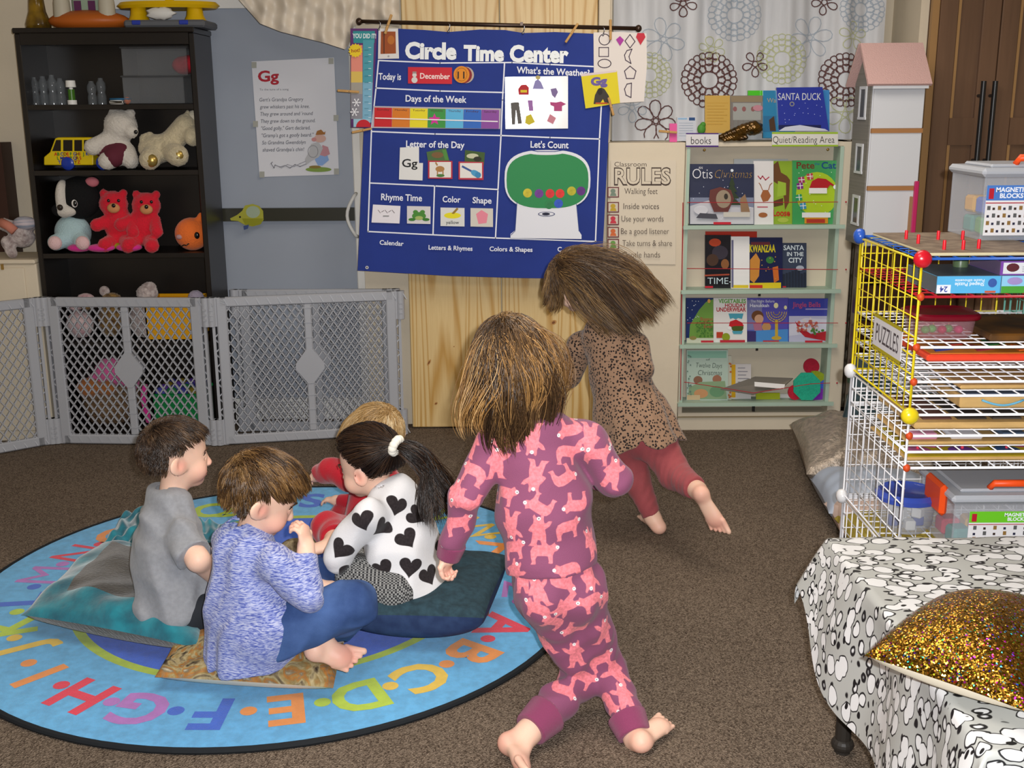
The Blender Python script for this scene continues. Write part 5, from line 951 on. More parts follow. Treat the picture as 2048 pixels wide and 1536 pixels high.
def a(s): s.rect(1494, 600, 1524, 660, '7a7aa8'); s.text('The Night Before', 1501, 605, 5.5, 'dcdce8', 48); s.text('Hanukkah', 1500, 614, 6.5, 'dcdce8', 38, .02); s.ellipse(1515, 632, 12, 11, '6a4228'); s.ellipse(1518, 638, 9, 9, 'c89a7c'); s.poly([(1506, 648), (1522, 645), (1526, 668), (1512, 674)], 'a86a84'); s.ellipse(1533, 654, 9, 9, 'b88a5a'); s.poly([(1494, 662), (1578, 658), (1578, 686), (1494, 686)], '4a88c8'); s.rect(1494, 662, 1512, 686, '3a3068'); s.rect(1550, 640, 1556, 674, 'c0a038'); s.ellipse(1553, 676, 10, 4, 'c0a038'); [s.line([(1553-r_*math.cos(b), 624+r_*math.sin(b)) for b in np.linspace(0, math.pi, 10)], 1.5, 'c8ac44') for r_ in (6, 11, 16, 20)]; s.ellipse(1552, 611, 4.5, 5.5, 'f0e8b0'); s.ellipse(1571, 615, 3, 4, 'f0e8b0'); s.rect(1526, 681, 1558, 685, 'b82838')
book('purple-blue Hanukkah picture book with a gold menorah on the third ledge', 1493, 596, 1578, 687, Y_(1), '5a54b0', a)
def a(s): s.rect(1578, 632, 1670, 686, 'b4b4cc'); s.poly([(1578, 650), (1610, 636), (1670, 640), (1670, 660), (1578, 672)], 'c8c8d8'); s.text('Jingle Bells', 1585, 614, 10, 'c04a70', 56, .01); s.rect(1611, 617, 1658, 619.5, '9a94c8'); s.poly([(1590, 642), (1598, 662), (1610, 674), (1652, 682), (1665, 672), (1655, 662), (1622, 668), (1604, 656)], 'b02430'); ev(s, 26, 1596, 640, 1634, 662, 3.2, 'b86a5a', 6); ev(s, 14, 1600, 636, 1634, 660, 2.4, 'd0c8c8', 7); ev(s, 10, 1620, 656, 1650, 668, 2.6, '4a7a3a', 8); s.rect(1610, 681, 1645, 685, 'b82838')
book('blue Jingle Bells picture book with a red sleigh on the third ledge', 1577, 597, 1671, 687, Y_(2), '4248a4', a)
# bottom ledge
def a(s): s.poly([(1375, 702), (1453, 702), (1453, 716), (1375, 716)], '8ab8a4'); s.text('Twelve Days', 1392, 735, 10, '3f4a44', 52, -.01, .02, .15); s.text('of', 1412, 721, 4, '4a544a', 8); s.text('Christmas', 1396, 750, 10, '3f4a44', 48, -.01, .01, .15); s.ellipse(1396, 760, 9, 8, '8a6450'); s.ellipse(1434, 758, 9, 8, 'a07058'); s.poly([(1378, 775), (1400, 764), (1450, 762), (1454, 798), (1376, 798)], '8aa480'); s.ellipse(1402, 787, 14, 9, 'c89468'); s.ellipse(1434, 783, 15, 11, '6a9470'); s.rect(1374, 790, 1400, 800, 'ccb690'); ev(s, 24, 1375, 706, 1382, 790, 1.6, '6a8478', 9)
book('pale green Twelve Days of Christmas book on the bottom ledge', 1373, 700, 1456, 801, Y_(3), 'b6cabd', a)
book('narrow book edge with coloured stickers beside the Twelve Days book', 1456, 712, 1463, 800, Y_(2), 'c4c4b4', lambda s: ev(s, 10, 1457, 716, 1462, 798, 2.2, 'b86a3a', 10))
def a(s): s.rect(1462, 729, 1471, 795, 'd8a820'); [s.line([(1476, 736+i*7), (1490+(i*5) % 8, 736+i*7)], 1.2, '6a6a7a') for i in range(8)]
book('white booklet with a yellow spine leaning behind the silver magazine', 1462, 728, 1502, 799, Y_(1), 'd4d0d0', a, t=.006)
def sl(px, py, Y): return at(px, py, Y)
mg = MB(); gm_ = mat('silver_sleeve', '8a847c', .12, spec=.7, metal=.3); T_ = [sl(1441, 778, 4.945), sl(1506, 788, 4.945), sl(1570, 770, 4.96), sl(1586, 756, 5.02), sl(1510, 753, 5.02)]
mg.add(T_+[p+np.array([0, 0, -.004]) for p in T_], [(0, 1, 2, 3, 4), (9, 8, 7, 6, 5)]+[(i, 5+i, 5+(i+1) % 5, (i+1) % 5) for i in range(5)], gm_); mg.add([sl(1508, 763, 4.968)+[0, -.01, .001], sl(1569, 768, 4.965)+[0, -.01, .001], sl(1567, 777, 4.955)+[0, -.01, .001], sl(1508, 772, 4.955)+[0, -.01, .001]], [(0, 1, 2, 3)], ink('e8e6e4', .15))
tag(mg.build('magazine'), 'silver-sleeved magazine lying tilted across the bottom ledge', 'magazine')
book('lime green booklet under the silver magazine', 1512, 786, 1560, 799, Y_(2), 'a8b424', None, t=.006)
book('white sheet lying behind the foam shapes', 1556, 788, 1656, 801, Y_(0), 'd8d6d4', t=.006)
fo = lambda c: mat('foam_'+c, c, .8, var=.12, vscale=150)
s = Sheet(Y_(2)); s.board([(1623+16*math.cos(t), 733+16*math.sin(t)) for t in th[::2]], .006, fo('a81c34')); tag(s.build('foam_circle'), 'dark red foam circle standing above the teal octagon', 'foam shape')
s = Sheet(Y_(5)); s.board([(1614+29*math.cos(math.pi/8+i*math.pi/4), 773+29.5*math.sin(math.pi/8+i*math.pi/4)) for i in range(8)], .006, fo('26a888')); tag(s.build('foam_octagon'), 'teal foam octagon on the bottom ledge', 'foam shape')
s = Sheet(Y_(3)); cc = (1630, 772)
for c, a0, a1 in (('8a9a20', -105, -35), ('3a5ac0', -35, 20), ('7a2aa8', 20, 100), ('7a2aa8', 100, 130)): s.board([cc]+[(cc[0]+29*math.cos(math.radians(a0+(a1-a0)*i/8)), cc[1]+30*math.sin(math.radians(a0+(a1-a0)*i/8))) for i in range(9)], .006, fo(c))
tag(s.build('foam_disc'), 'foam disc of olive, blue and purple sectors behind the teal octagon', 'foam shape')
s = Sheet(Y_(4)); s.board([(1590+14*math.cos(t), 785+15*math.sin(t)) for t in th[::2]], .006, fo('b81c34')); tag(s.build('foam_circle'), 'red foam circle showing at the lower edge of the teal octagon', 'foam shape')
# on top of the display and ledge
YT = 4.985
def ttop(*k, **kk): return book(*k, **kk)
def a(s): s.rect(1557, 250, 1642, 258, '1c2050'); s.text('SANTA DUCK', 1556, 200, 14, 'cfd2d6', 86, .0, 0, .05); s.ring(1584, 208, 4, 4, 1.6, 'b8b8a0', n=10); ev(s, 16, 1558, 205, 1645, 248, .9, 'a8b4e0', 11); s.poly([(1557, 262), (1570, 254), (1600, 250), (1630, 255), (1650, 258), (1657, 262)], 'c8ccdc')
sd = ttop('bright blue Santa Duck book standing on the book display', 1553, 174, 1656, 262, YT-.014, '2c3a9c', a, q=[(1553, 175), (1645, 174), (1658, 262), (1558, 262)])
ttop('light blue book edge showing past the Santa Duck book', 1645, 180, 1659, 262, YT+.014, '3a86c4')
def a(s): s.rect(1527, 232, 1552, 264, '2a6a94'); s.poly([(1538, 240), (1548, 232), (1552, 262), (1540, 262)], '4a3424'); s.text('Wa', 1534, 205, 9, 'a89478', 18)
ttop('teal blue picture book half hidden behind the Santa Duck book', 1526, 181, 1590, 276, YT+.0, '2f80ac', a)
ttop('bright green book edge rising behind the teal blue book', 1496, 181, 1545, 262, YT+.028, '4cc02c')
def a(s): s.poly([(1462, 192), (1526, 192), (1526, 204), (1462, 204)], '8a7a60'); s.rect(1466, 206, 1522, 240, '9a9c98'); [s.ellipse(1470+i*18, 218, 4, 5, '8a5a5a') for i in range(3)]; [s.rect(1468+i*10, 240, 1475+i*10, 256, '7a7874') for i in range(5)]; s.ellipse(1516, 216, 10, 6, 'b8808c')
ttop('book with a grey house on its cover beside the mustard notebook', 1455, 191, 1530, 266, YT+.012, '76706a', a, gloss=.35)
def a(s): [s.line([(1414, 206+i*6), (1456-(i*7) % 13, 206+i*6)], .6, 'b08420') for i in range(8)]
ttop('mustard yellow notebook standing on the book display', 1410, 191, 1460, 266, YT-.004, 'c09a40', a, gloss=.6)
ttop('pink sticky pad standing on the cream ledge', 1339, 247, 1354, 284, YT-.02, 'e0589c', None, .008, 'notepad', 'notepad', .7)
def a(s): s.rect(1378, 235, 1390, 241, '2a4a7a'); s.rect(1356, 236, 1374, 239, '8ab0d0'); [s.line([(1358, 246+i*5), (1386, 246+i*5)], .7, '9aa8b8') for i in range(6)]
ttop('pale blue and white printed card standing beside the pink sticky pad', 1354, 234, 1392, 282, YT-.012, 'c2c6d0', a, .004, 'card', 'card', .3)
c = at(1403, 258, YT-.01); tag(MB().ell(c, (.018, .012, .022), ink('4a8a34'), 14, 10).ell(c+[.006, 0, .018], (.012, .010, .012), ink('4a8a34')).build('toy_frog', None, None, True), 'small green toy on top of the book display by the mustard notebook', 'toy')
peg((1318, 262), (1354, 265), 'clothespin clipped to the pink sticky pad', YT-.034)
def f(B): B.cap(at(1438, 278, YT-.03), at(1485, 262, YT-.035), .012, .026, .015).ell(at(1506, 258, YT-.03), (.042, .03, .030), None, .02).cap(at(1450, 281, YT-.04), at(1490, 278, YT-.04), .010, .012, .01)
B = Body(); f(B); V, Q = B.mesh(.004, 1, lambda P: .003*np.sin(P[:, 0]*190)*np.sin(P[:, 2]*230+P[:, 0]*90)); V[:, 2] += LZ+.001-V[:, 2].min(); tag(fast('party_mask', V, Q, mat('black_foil', '0c0a10', .12, spec=.8, metal=.6, col2='6a4a14', vscale=22)), 'shiny black and gold crumpled foil toy on top of the book display', 'toy')
s = Sheet(4.936); s.board([(1372, 266), (1437, 266), (1437, 294), (1372, 293)], .001, 'd8d6d8', rough=.25); s.rect(1372, 266, 1437, 268.5, '4a2a78'); s.rect(1372, 291, 1437, 294, '4a2a78'); s.text('books', 1382, 288, 15, '2a2422', 40, -.008); tag(s.build('sign'), 'white label reading books with purple edges on the book display', 'sign')
s = Sheet(4.936); s.board([(1544, 264), (1676, 264), (1676, 293), (1544, 293)], .001, 'd8d6d0', rough=.3); s.rect(1544, 264, 1676, 268, '9ab83a'); s.rect(1544, 289.5, 1676, 293, '9ab83a'); s.text('Quiet/Reading Area', 1546, 286, 14, '3a342c', 123, -.01); tag(s.build('sign'), 'long white label reading Quiet/Reading Area with green edges', 'sign')
# ------------------------------------------------------------ round alphabet rug
RC = np.array([-.727, 3.235]); RR = .925
def rugmat(name, c, var=.10): return mat(name, c, .95, spec=.05, var=var, vscale=40, bump=.5, bscale=420, sheen=.3)
rb_ = rugmat('rug_sky_blue', '55a4d6', .12); ri = rugmat('rug_royal_blue', '1e57c8'); ry = rugmat('rug_lime', '9fb82a'); rk = mat('rug_binding', '161a1e', .8)
rm = MB(); n = 96; a = np.arange(n)*2*math.pi/n
def disc(r0, r1, z, m):
    o = np.stack([RC[0]+r1*np.cos(a), RC[1]+r1*np.sin(a), np.full(n, z)], 1)
    if r0 == 0: rm.add(o, [tuple(range(n))], m)
    else:
        i = np.stack([RC[0]+r0*np.cos(a), RC[1]+r0*np.sin(a), np.full(n, z)], 1); rm.add(np.vstack([i, o]), [(k, n+k, n+(k+1) % n, (k+1) % n) for k in range(n)], m)
rm.tube(np.stack([RC[0]+(RR-.006)*np.cos(a), RC[1]+(RR-.006)*np.sin(a), np.full(n, .0075)], 1), .0085, rk, 8, close=True)
disc(.603, RR-.006, .012, rb_); disc(.578, .606, .0122, ry); disc(0, .58, .012, ri); disc(0, RR-.006, .001, rk)
cols = dict(r='d4203f', o='e08a3a', y='d8b53c', l='a8c22c', b='2a5cc6', p='a86ab8')
for i, (ch, c) in enumerate(zip('ABCDEFGHIJKLMNOPQRSTUVWXYZ', 'roylobprpylbproylpbroyylbp'.replace('rpyl', 'royl'))):
    c = 'roylobproylbproylpbrolyolp'[i]
    th = math.radians(-22.9-13.62*i); rad = np.array([math.cos(th), math.sin(th)]); tang = np.array([rad[1], -rad[0]])
    V, Q = text2d(ch, .0 if ch in 'MNWVZ' else .03); V = V*(.138/.7); V = V-[V[:, 0].max()/2, .069]
    m = rugmat('rug_'+c, cols[c], .06); z = .0126
    rm.add([[*(RC+rad*(.765+q[1])+tang*q[0]), z] for q in V], Q, m)
    th2 = th-math.radians(6.8); cc = RC+.755*np.array([math.cos(th2), math.sin(th2)]); rm.add([[cc[0]+.021*math.cos(t), cc[1]+.021*math.sin(t), z] for t in a[::6]], [tuple(range(16))], m)
tag(rm.build('rug', loc=(RC[0], RC[1], 0)), 'round blue rug with a ring of coloured alphabet letters and dots, on the brown carpet', 'rug')
# ------------------------------------------------------------ cushions
def cushion(name, label, cs, T, mt, z=None, pw=.42, edge=None, group=None, mb=None, sag=None, wr=.0, flat=.5, seed=0, pinch=.05):
    """cs: four corners (world, counter-clockwise from above); T: thickness"""
    cs = np.array(cs, float); n = 44; R = np.random.default_rng(seed); V = []; Q = []; mi = []
    u = np.linspace(-1, 1, n); ph = R.uniform(0, 6, 6)
    for s_ in (1, -1):
        for j in range(n):
            for i in range(n):
                x, y = u[i], u[j]; e = 1-pinch*(1-abs(x)**2)*abs(y)**4; e2 = 1-pinch*(1-abs(y)**2)*abs(x)**4; xx, yy = x*e2, y*e
                p = (cs[0]*(1-xx)*(1-yy)+cs[1]*(1+xx)*(1-yy)+cs[2]*(1+xx)*(1+yy)+cs[3]*(1-xx)*(1+yy))/4
                h = (max(0, (1-x*x)*(1-y*y)))**pw; f = 1
                if sag is not None and s_ > 0: f -= sag[2]*math.exp(-((x-sag[0])**2+(y-sag[1])**2)/.25)
                w_ = wr*1.3*(math.sin(5*x+2.2*math.sin(3.1*y+ph[0])+ph[2])*math.sin(4.3*y+1.9*math.sin(3.7*x+ph[1]))+.5*math.sin(11*x-7*y+2*math.sin(5*y+ph[3])))*min(1, h*2)
                up = T*h*f*(flat if s_ > 0 else 1-flat)+w_*(s_ > 0)
                V.append(p+np.array([0, 0, s_*up]))
        o = 0 if s_ > 0 else n*n
        for j in range(n-1):
            for i in range(n-1):
                q = (o+j*n+i, o+j*n+i+1, o+(j+1)*n+i+1, o+(j+1)*n+i); Q.append(q if s_ > 0 else q[::-1]); c = max(abs(u[i]+u[i+1]), abs(u[j]+u[j+1]))/2
                mi.append(0 if s_ < 0 else (1 if edge and c > edge[1] else 0) if edge else 0)
            
    V = np.array(V); V[:, 2] -= V[:, 2].min()-(.0135 if z is None else z)
    o = fast(name, V, np.array(Q), [mt]+([edge[0]] if edge else []), None, None, mi, loc=(V[:, 0].mean(), V[:, 1].mean(), V[:, 2].min()))
    return tag(o, label, 'cushion', group)
teal = mat('teal_velvet', '117f8e', .55, sheen=.6, col2='0a4f60', vscale=14, bump=.3, bscale=60)
gfur = mat('grey_fur', '4a4640', .8, sheen=.4, col2='38342f', vscale=12, bump=.6, bscale=90, stretch=(1, 3, 1))
G = lambda x, y, z=.05: gnd(x, y, z)
cushion('cushion', 'teal velvet cushion with a dark grey top, under the boy in the grey shirt', [G(46, 1262, .04), G(402, 1332, .04), G(452, 1165, .04), G(212, 1112, .04)], .15, gfur, edge=(teal, .62), wr=.007, seed=1, sag=(.5, -.1, .4))
cushion('cushion', 'crumpled teal cushion lying flat behind the boy in the grey shirt', [G(200, 1105), G(330, 1110), G(330, 1030), G(245, 1050)], .10, teal, wr=.010, seed=2)
cushion('cushion', 'teal cushion standing behind the two seated boys', [at(372, 1075, 3.25), at(480, 1110, 3.2), at(455, 1000, 3.42), at(385, 985, 3.45)], .10, teal, wr=.006, seed=3)
cat = mat('cat_print', 'b07a3e', .85, bump=.3, bscale=300); n_, l_, b_ = nodes(cat)
t = n_.new('ShaderNodeTexCoord'); z1 = n_.new('ShaderNodeTexNoise'); z1.inputs['Scale'].default_value = 15; z1.inputs['Detail'].default_value = 3; z1.inputs['Distortion'].default_value = 1.6; l_.new(t.outputs['Object'], z1.inputs['Vector'])
r = n_.new('ShaderNodeValToRGB'); r.color_ramp.interpolation = 'LINEAR'
for e in range(5): r.color_ramp.elements.new(.2)
for e, (p, c) in zip(r.color_ramp.elements, ((.30, '2c241c'), (.38, '6e6048'), (.44, 'a59670'), (.49, '8f7c50'), (.55, 'a06a30'), (.62, '7c7058'), (.70, 'bdb49e'))): e.position = p; e.color = lin(c)
l_.new(z1.outputs[0], r.inputs[0]); z2 = n_.new('ShaderNodeTexNoise'); z2.inputs['Scale'].default_value = 70; l_.new(t.outputs['Object'], z2.inputs['Vector']); mx = n_.new('ShaderNodeMixRGB'); mx.blend_type = 'OVERLAY'; mx.inputs[0].default_value = .5; l_.new(r.outputs[0], mx.inputs[1]); l_.new(z2.outputs[0], mx.inputs[2]); l_.new(mx.outputs[0], b_.inputs['Base Color'])
ivory = mat('ivory_cloth', 'd9cfba', .8)
def two(name, label, cs, T, top, bot, **k):
    o = cushion(name, label, cs, T, top, **k); o.data.materials.append(bot); n = len(o.data.polygons); o.data.polygons.foreach_set('material_index', [0]*(n//2)+[len(o.data.materials)-1]*(n-n//2)); return o
two('cushion', 'tan cat-print cushion with an ivory underside, under the boy in the blue shirt', [G(312, 1382, .02), G(668, 1404, .02), G(704, 1268, .02), G(398, 1222, .02)], .10, cat, ivory, wr=.004, flat=.55, seed=4, sag=(-.1, .1, .5), pinch=.02)
den = mat('dark_denim', '2c4550', .85, col2='22363f', vscale=60, bump=.3, bscale=500); den2 = mat('blue_denim', '33456a', .8, col2='27365a', vscale=30)
dc = two('cushion', 'dark denim cushion with a blue underside, under the girl in the heart sweater', [G(672, 1262, .09), G(968, 1268, .09), G(1022, 1143, .09), G(715, 1110, .09)], .17, den, den2, wr=.003, flat=.28, seed=5, pw=.36, pinch=.03, sag=(.0, .2, .3))
MB().ell(gnd(970, 1224, .07), (.012, .008, .014), mat('wood_button', '8a5a24', .4), 12, 8).build('button', None, dc, True)
# ------------------------------------------------------------ low table with its cloth
TX0, TX1, TY0, TY1, TZ = .705, 1.9, 1.50, 2.37, .5
tb = thing('low_table', 'low dark table hidden under the black and white printed cloth', 'table', ((TX0+TX1)/2, (TY0+TY1)/2, 0))
tw = mat('dark_table', '2a2622', .5)
MB().bb((TX0+.014, TY0+.014, TZ-.03), (TX1, TY1-.012, TZ-.004)).build('tabletop', tw, tb)
for x in (TX0+.05, TX1-.05):
    for y in (TY0+.06, TY1-.06): MB().bar((x, y, 0), (x, y, TZ-.03), .018, None, 12).ell((x, y, .02), (.026, .026, .02)).build('leg', tw, tb)
clm = mat('doodle_cloth', 'cfcfca', .55, spec=.3); n_, l_, b_ = nodes(clm)
t = n_.new('ShaderNodeAttribute'); t.attribute_name = 'flat'
zz = n_.new('ShaderNodeTexNoise'); zz.inputs['Scale'].default_value = 22; l_.new(t.outputs['Vector'], zz.inputs['Vector'])
ad = n_.new('ShaderNodeVectorMath'); ad.operation = 'MULTIPLY_ADD'; l_.new(zz.outputs['Color'], ad.inputs[0]); ad.inputs[1].default_value = (.022, .022, .0); l_.new(t.outputs['Vector'], ad.inputs[2])
mp = n_.new('ShaderNodeMapping'); mp.inputs['Scale'].default_value = (23, 34, 1); mp.inputs['Rotation'].default_value = (0, 0, .35); l_.new(ad.outputs[0], mp.inputs[0])
v0 = n_.new('ShaderNodeTexVoronoi'); v0.inputs['Scale'].default_value = 1; v0.inputs['Randomness'].default_value = .7; l_.new(mp.outputs[0], v0.inputs['Vector'])
def mr(src, a, b, c, d): q = n_.new('ShaderNodeMapRange'); q.inputs[1].default_value = a; q.inputs[2].default_value = b; q.inputs[3].default_value = c; q.inputs[4].default_value = d; l_.new(src, q.inputs[0]); return q.outputs[0]
def mth(op, a, b): q = n_.new('ShaderNodeMath'); q.operation = op; l_.new(a, q.inputs[0]); (l_.new(b, q.inputs[1]) if not isinstance(b, float) else setattr(q.inputs[1], 'default_value', b)); return q.outputs[0]
rnd = n_.new('ShaderNodeSeparateColor'); l_.new(v0.outputs['Color'], rnd.inputs[0])
rim = mth('ABSOLUTE', mth('SUBTRACT', v0.outputs['Distance'], .52), 0.)
outl = mr(rim, .022, .045, 0, 1); grn = mr(v0.outputs['Distance'], .51, .53, 1, 0)          # pale rounded doodles with a thin outline
mp3 = n_.new('ShaderNodeMapping'); mp3.inputs['Scale'].default_value = (30, 62, 1); mp3.inputs['Rotation'].default_value = (0, 0, -.5); l_.new(ad.outputs[0], mp3.inputs[0])
v3 = n_.new('ShaderNodeTexVoronoi'); v3.inputs['Scale'].default_value = 1; l_.new(mp3.outputs[0], v3.inputs['Vector']); rn3 = n_.new('ShaderNodeSeparateColor'); l_.new(v3.outputs['Color'], rn3.inputs[0])
dot = mr(v3.outputs['Distance'], .25, .29, 1, 0); sel = mr(rn3.outputs[1], .50, .51, 0, 1)
mu = n_.new('ShaderNodeMath'); mu.operation = 'MULTIPLY'; l_.new(dot, mu.inputs[0]); l_.new(sel, mu.inputs[1])
c1 = n_.new('ShaderNodeMixRGB'); l_.new(grn, c1.inputs[0]); c1.inputs[1].default_value = lin('a9aaa6'); c1.inputs[2].default_value = lin('d6d6d6')
c2 = n_.new('ShaderNodeMixRGB'); l_.new(outl, c2.inputs[0]); c2.inputs[1].default_value = lin('1c1c1e'); l_.new(c1.outputs[0], c2.inputs[2])
c3 = n_.new('ShaderNodeMixRGB'); l_.new(mu.outputs[0], c3.inputs[0]); l_.new(c2.outputs[0], c3.inputs[1]); c3.inputs[2].default_value = lin('151517'); l_.new(c3.outputs[0], b_.inputs['Base Color'])
ns, nt = 110, 110; S = np.linspace(TX0-.29, TX1+.2, ns); T = np.linspace(TY0-.32, TY1+.06, nt); V = []; FL = []
for yy in T:
    for xx in S:
        dx = max(0, TX0-xx); dy = max(0, TY0-yy); dyb = max(0, yy-TY1); dxr = max(0, xx-TX1)
        # creases around the edge, then falling cloth
        px_, py_ = max(min(xx, TX1), TX0), max(min(yy, TY1), TY0); d = math.hypot(dx, dy) if dx and dy else dx+dy
        z = TZ+.004; ox = oy = 0.
        if dx or dy:
            wv = .010*math.sin(yy*21+1)+.012*math.sin(yy*9.+.5) if dx > dy else .014*math.sin(xx*15+2)+.01*math.sin(xx*33)
            fl = .11 if not (dx and dy) else .16+.30*min(dx, dy)/max(dx, dy)
            if dx and not dy: q_ = min(1, max(0, (TY1+.03-yy)/.34)); q_ = q_*q_*(3-2*q_); d *= .42+.55*q_; fl += .34*(1-q_)               # the back corner swings out
            an = math.atan2(dy, dx); out = d*fl+wv*min(1, d/.12); ox = -out*math.cos(an) if dx else 0; oy = -out*math.sin(an) if dy else 0
            z -= d*math.sqrt(max(.2, 1-min(fl, .85)**2))
        if dyb: z -= dyb*.95; oy = .2*dyb
        if dxr: z -= dxr*.95; ox = .1*dxr
        z += .0015*math.sin(xx*23+yy*11)+.001*math.sin(xx*9-yy*31)
        V.append((px_+ox, py_+oy, z)); FL.append((xx, yy, 0))
Q = np.array([(j*ns+i, j*ns+i+1, (j+1)*ns+i+1, (j+1)*ns+i) for j in range(nt-1) for i in range(ns-1)])
o = fast('tablecloth', np.array(V), Q, clm, None, {'flat': np.array(FL)}); tag(o, 'white tablecloth with black outlined doodles draped over the low table', 'tablecloth')
# gold sequin pillow
gold = mat('gold_sequins', 'b8862c', .22, metal=.95); n_, l_, b_ = nodes(gold)
t = n_.new('ShaderNodeTexCoord'); v = n_.new('ShaderNodeTexVoronoi'); v.inputs['Scale'].default_value = 420; l_.new(t.outputs['Object'], v.inputs['Vector'])
hs = n_.new('ShaderNodeHueSaturation'); hs.inputs['Color'].default_value = lin('ff4020'); sp = n_.new('ShaderNodeSeparateColor'); l_.new(v.outputs['Color'], sp.inputs[0]); l_.new(sp.outputs[0], hs.inputs['Hue']); hs.inputs['Saturation'].default_value = 1
r = n_.new('ShaderNodeMapRange'); r.inputs[1].default_value = .90; r.inputs[2].default_value = .905; r.inputs[3].default_value = 0; r.inputs[4].default_value = .9; l_.new(sp.outputs[1], r.inputs[0])
g2 = n_.new('ShaderNodeMixRGB'); g2.inputs[1].default_value = lin('5e3c0c'); g2.inputs[2].default_value = lin('b98a34'); l_.new(sp.outputs[2], g2.inputs[0])
mx = n_.new('ShaderNodeMixRGB'); l_.new(r.outputs[0], mx.inputs[0]); l_.new(g2.outputs[0], mx.inputs[1]); l_.new(hs.outputs[0], mx.inputs[2]); l_.new(mx.outputs[0], b_.inputs['Base Color'])
nm = n_.new('ShaderNodeVectorMath'); nm.operation = 'MULTIPLY_ADD'; nm.inputs[1].default_value = (.8, .8, .8); nm.inputs[2].default_value = (-.4, -.4, -.4); l_.new(v.outputs['Color'], nm.inputs[0])
ge = n_.new('ShaderNodeNewGeometry'); a2 = n_.new('ShaderNodeVectorMath'); a2.operation = 'ADD'; l_.new(nm.outputs[0], a2.inputs[0]); l_.new(ge.outputs['Normal'], a2.inputs[1]); n3 = n_.new('ShaderNodeVectorMath'); n3.operation = 'NORMALIZE'; l_.new(a2.outputs[0], n3.inputs[0]); l_.new(n3.outputs[0], b_.inputs['Normal'])
two('cushion', 'gold sequin cushion with an ivory edge lying on the printed tablecloth', [G(1728, 1312, TZ+.05), G(2055, 1425, TZ+.05), G(2190, 1250, TZ+.06), G(1888, 1202, TZ+.06)], .13, gold, ivory, z=TZ+.006, flat=.62, seed=6, pinch=.03, pw=.5)
# ------------------------------------------------------------ right side: dolls' house, dresser, floor cushions, wire shelving
DY = 4.68; zz_ = lambda x, y, Y=DY: at(x, y, Y)[2]; xx_ = lambda x, y, Y=DY: at(x, y, Y)[0]
dbz = zz_(1790, 492); dX0, dX1 = xx_(1739, 300), xx_(1842, 300); dB = DY+.23; ez, rz = zz_(1790, 166), zz_(1790, 95)+.015
dh = thing('dolls_house', 'tall white and grey dolls house with a pink gable roof beside the wardrobe', 'dolls house', ((dX0+dX1)/2, DY+.1, dbz))
hw_ = mat('house_white', 'd3d6dc', .4, spec=.4); hg = mat('grey_siding', '7f7c76', .7, var=.1, vscale=1, stretch=(1, 1, 120)); hwood = mat('house_wood', 'a9784a', .5); hp_ = mat('house_pink', 'd6b0ab', .8, bump=.8, bscale=260)
MB().bb((dX0, DY+.012, dbz), (dX1, dB, ez)).build('body', hw_, dh)
pz = [dbz, zz_(1790, 378), zz_(1790, 263), ez-.02]
for i in range(3): MB().bb((dX0+.004, DY, pz[i]+(.012 if i else 0)), (dX1-.002, DY+.0115, pz[i+1]-.003), None, .002).build('door', hw_, dh)
for i in (1, 2): MB().bb((dX0+.002, DY-.004, pz[i]-.006), (dX1, DY+.012, pz[i]+.012)).build('floor_edge', hwood, dh)
MB().bb((dX0+.002, DY-.002, ez-.018), (dX1, DY+.012, ez-.010)).build('floor_edge', hwood, dh)
MB().bb((dX0-.006, DY+.012, dbz), (dX0-.0005, dB, ez)).add([(dX0-.006, DY, ez), (dX0-.006, dB, ez), (dX0-.006, (DY+dB)/2, rz-.02), (dX0-.001, DY, ez), (dX0-.001, dB, ez), (dX0-.001, (DY+dB)/2, rz-.02)], [(0, 2, 1), (3, 4, 5), (0, 1, 4, 3), (1, 2, 5, 4), (2, 0, 3, 5)]).build('gable_wall', hg, dh)
for z0_, z1_ in ((zz_(1720, 235), zz_(1720, 178)), (zz_(1720, 345), zz_(1720, 295)), (zz_(1720, 450), zz_(1720, 400))):
    wnd = MB().bb((dX0-.011, DY+.06, z0_), (dX0-.006, DY+.075, z1_)).bb((dX0-.011, DY+.14, z0_), (dX0-.006, DY+.155, z1_)).bb((dX0-.011, DY+.06, z1_), (dX0-.006, DY+.155, z1_+.012)).bb((dX0-.011, DY+.055, z0_-.01), (dX0-.004, DY+.16, z0_)).build('window_frame', hw_, dh); MB().bb((dX0-.0085, DY+.075, z0_), (dX0-.0065, DY+.14, z1_)).build('pane', ink('4a4a50', .2), wnd)
ym = (DY+dB)/2
for y0, lab in ((DY-.03, 'roof'), (dB+.03, 'roof')):
    P = [(dX0-.035, y0, ez-.012), (dX1+.01, y0, ez-.012), (dX1+.01, ym, rz), (dX0-.035, ym, rz)]; MB().prism(P, (0, (.012 if y0 > ym else -.012), .008)).build(lab, hp_, dh)
MB().bb((dX0-.012, DY-.032, ez-.022), (dX1, DY-.022, ez-.010)).build('gutter', hw_, dh)
tag(MB().box(at(1829, 422, 4.63), (.016, .02, zz_(1829, 363, 4.5)-zz_(1829, 485, 4.5)), None, None, .003).build('ruler', mat('magenta_plastic', 'c02a64', .4)), 'tall narrow magenta board leaning between the dolls house and the wardrobe', 'board')
tag(MB().box(at(1821, 437, 4.66), (.008, .04, zz_(1829, 395, 4.5)-zz_(1829, 485, 4.5)), None, None, .002).build('board', hwood), 'thin tan board beside the magenta one', 'board')
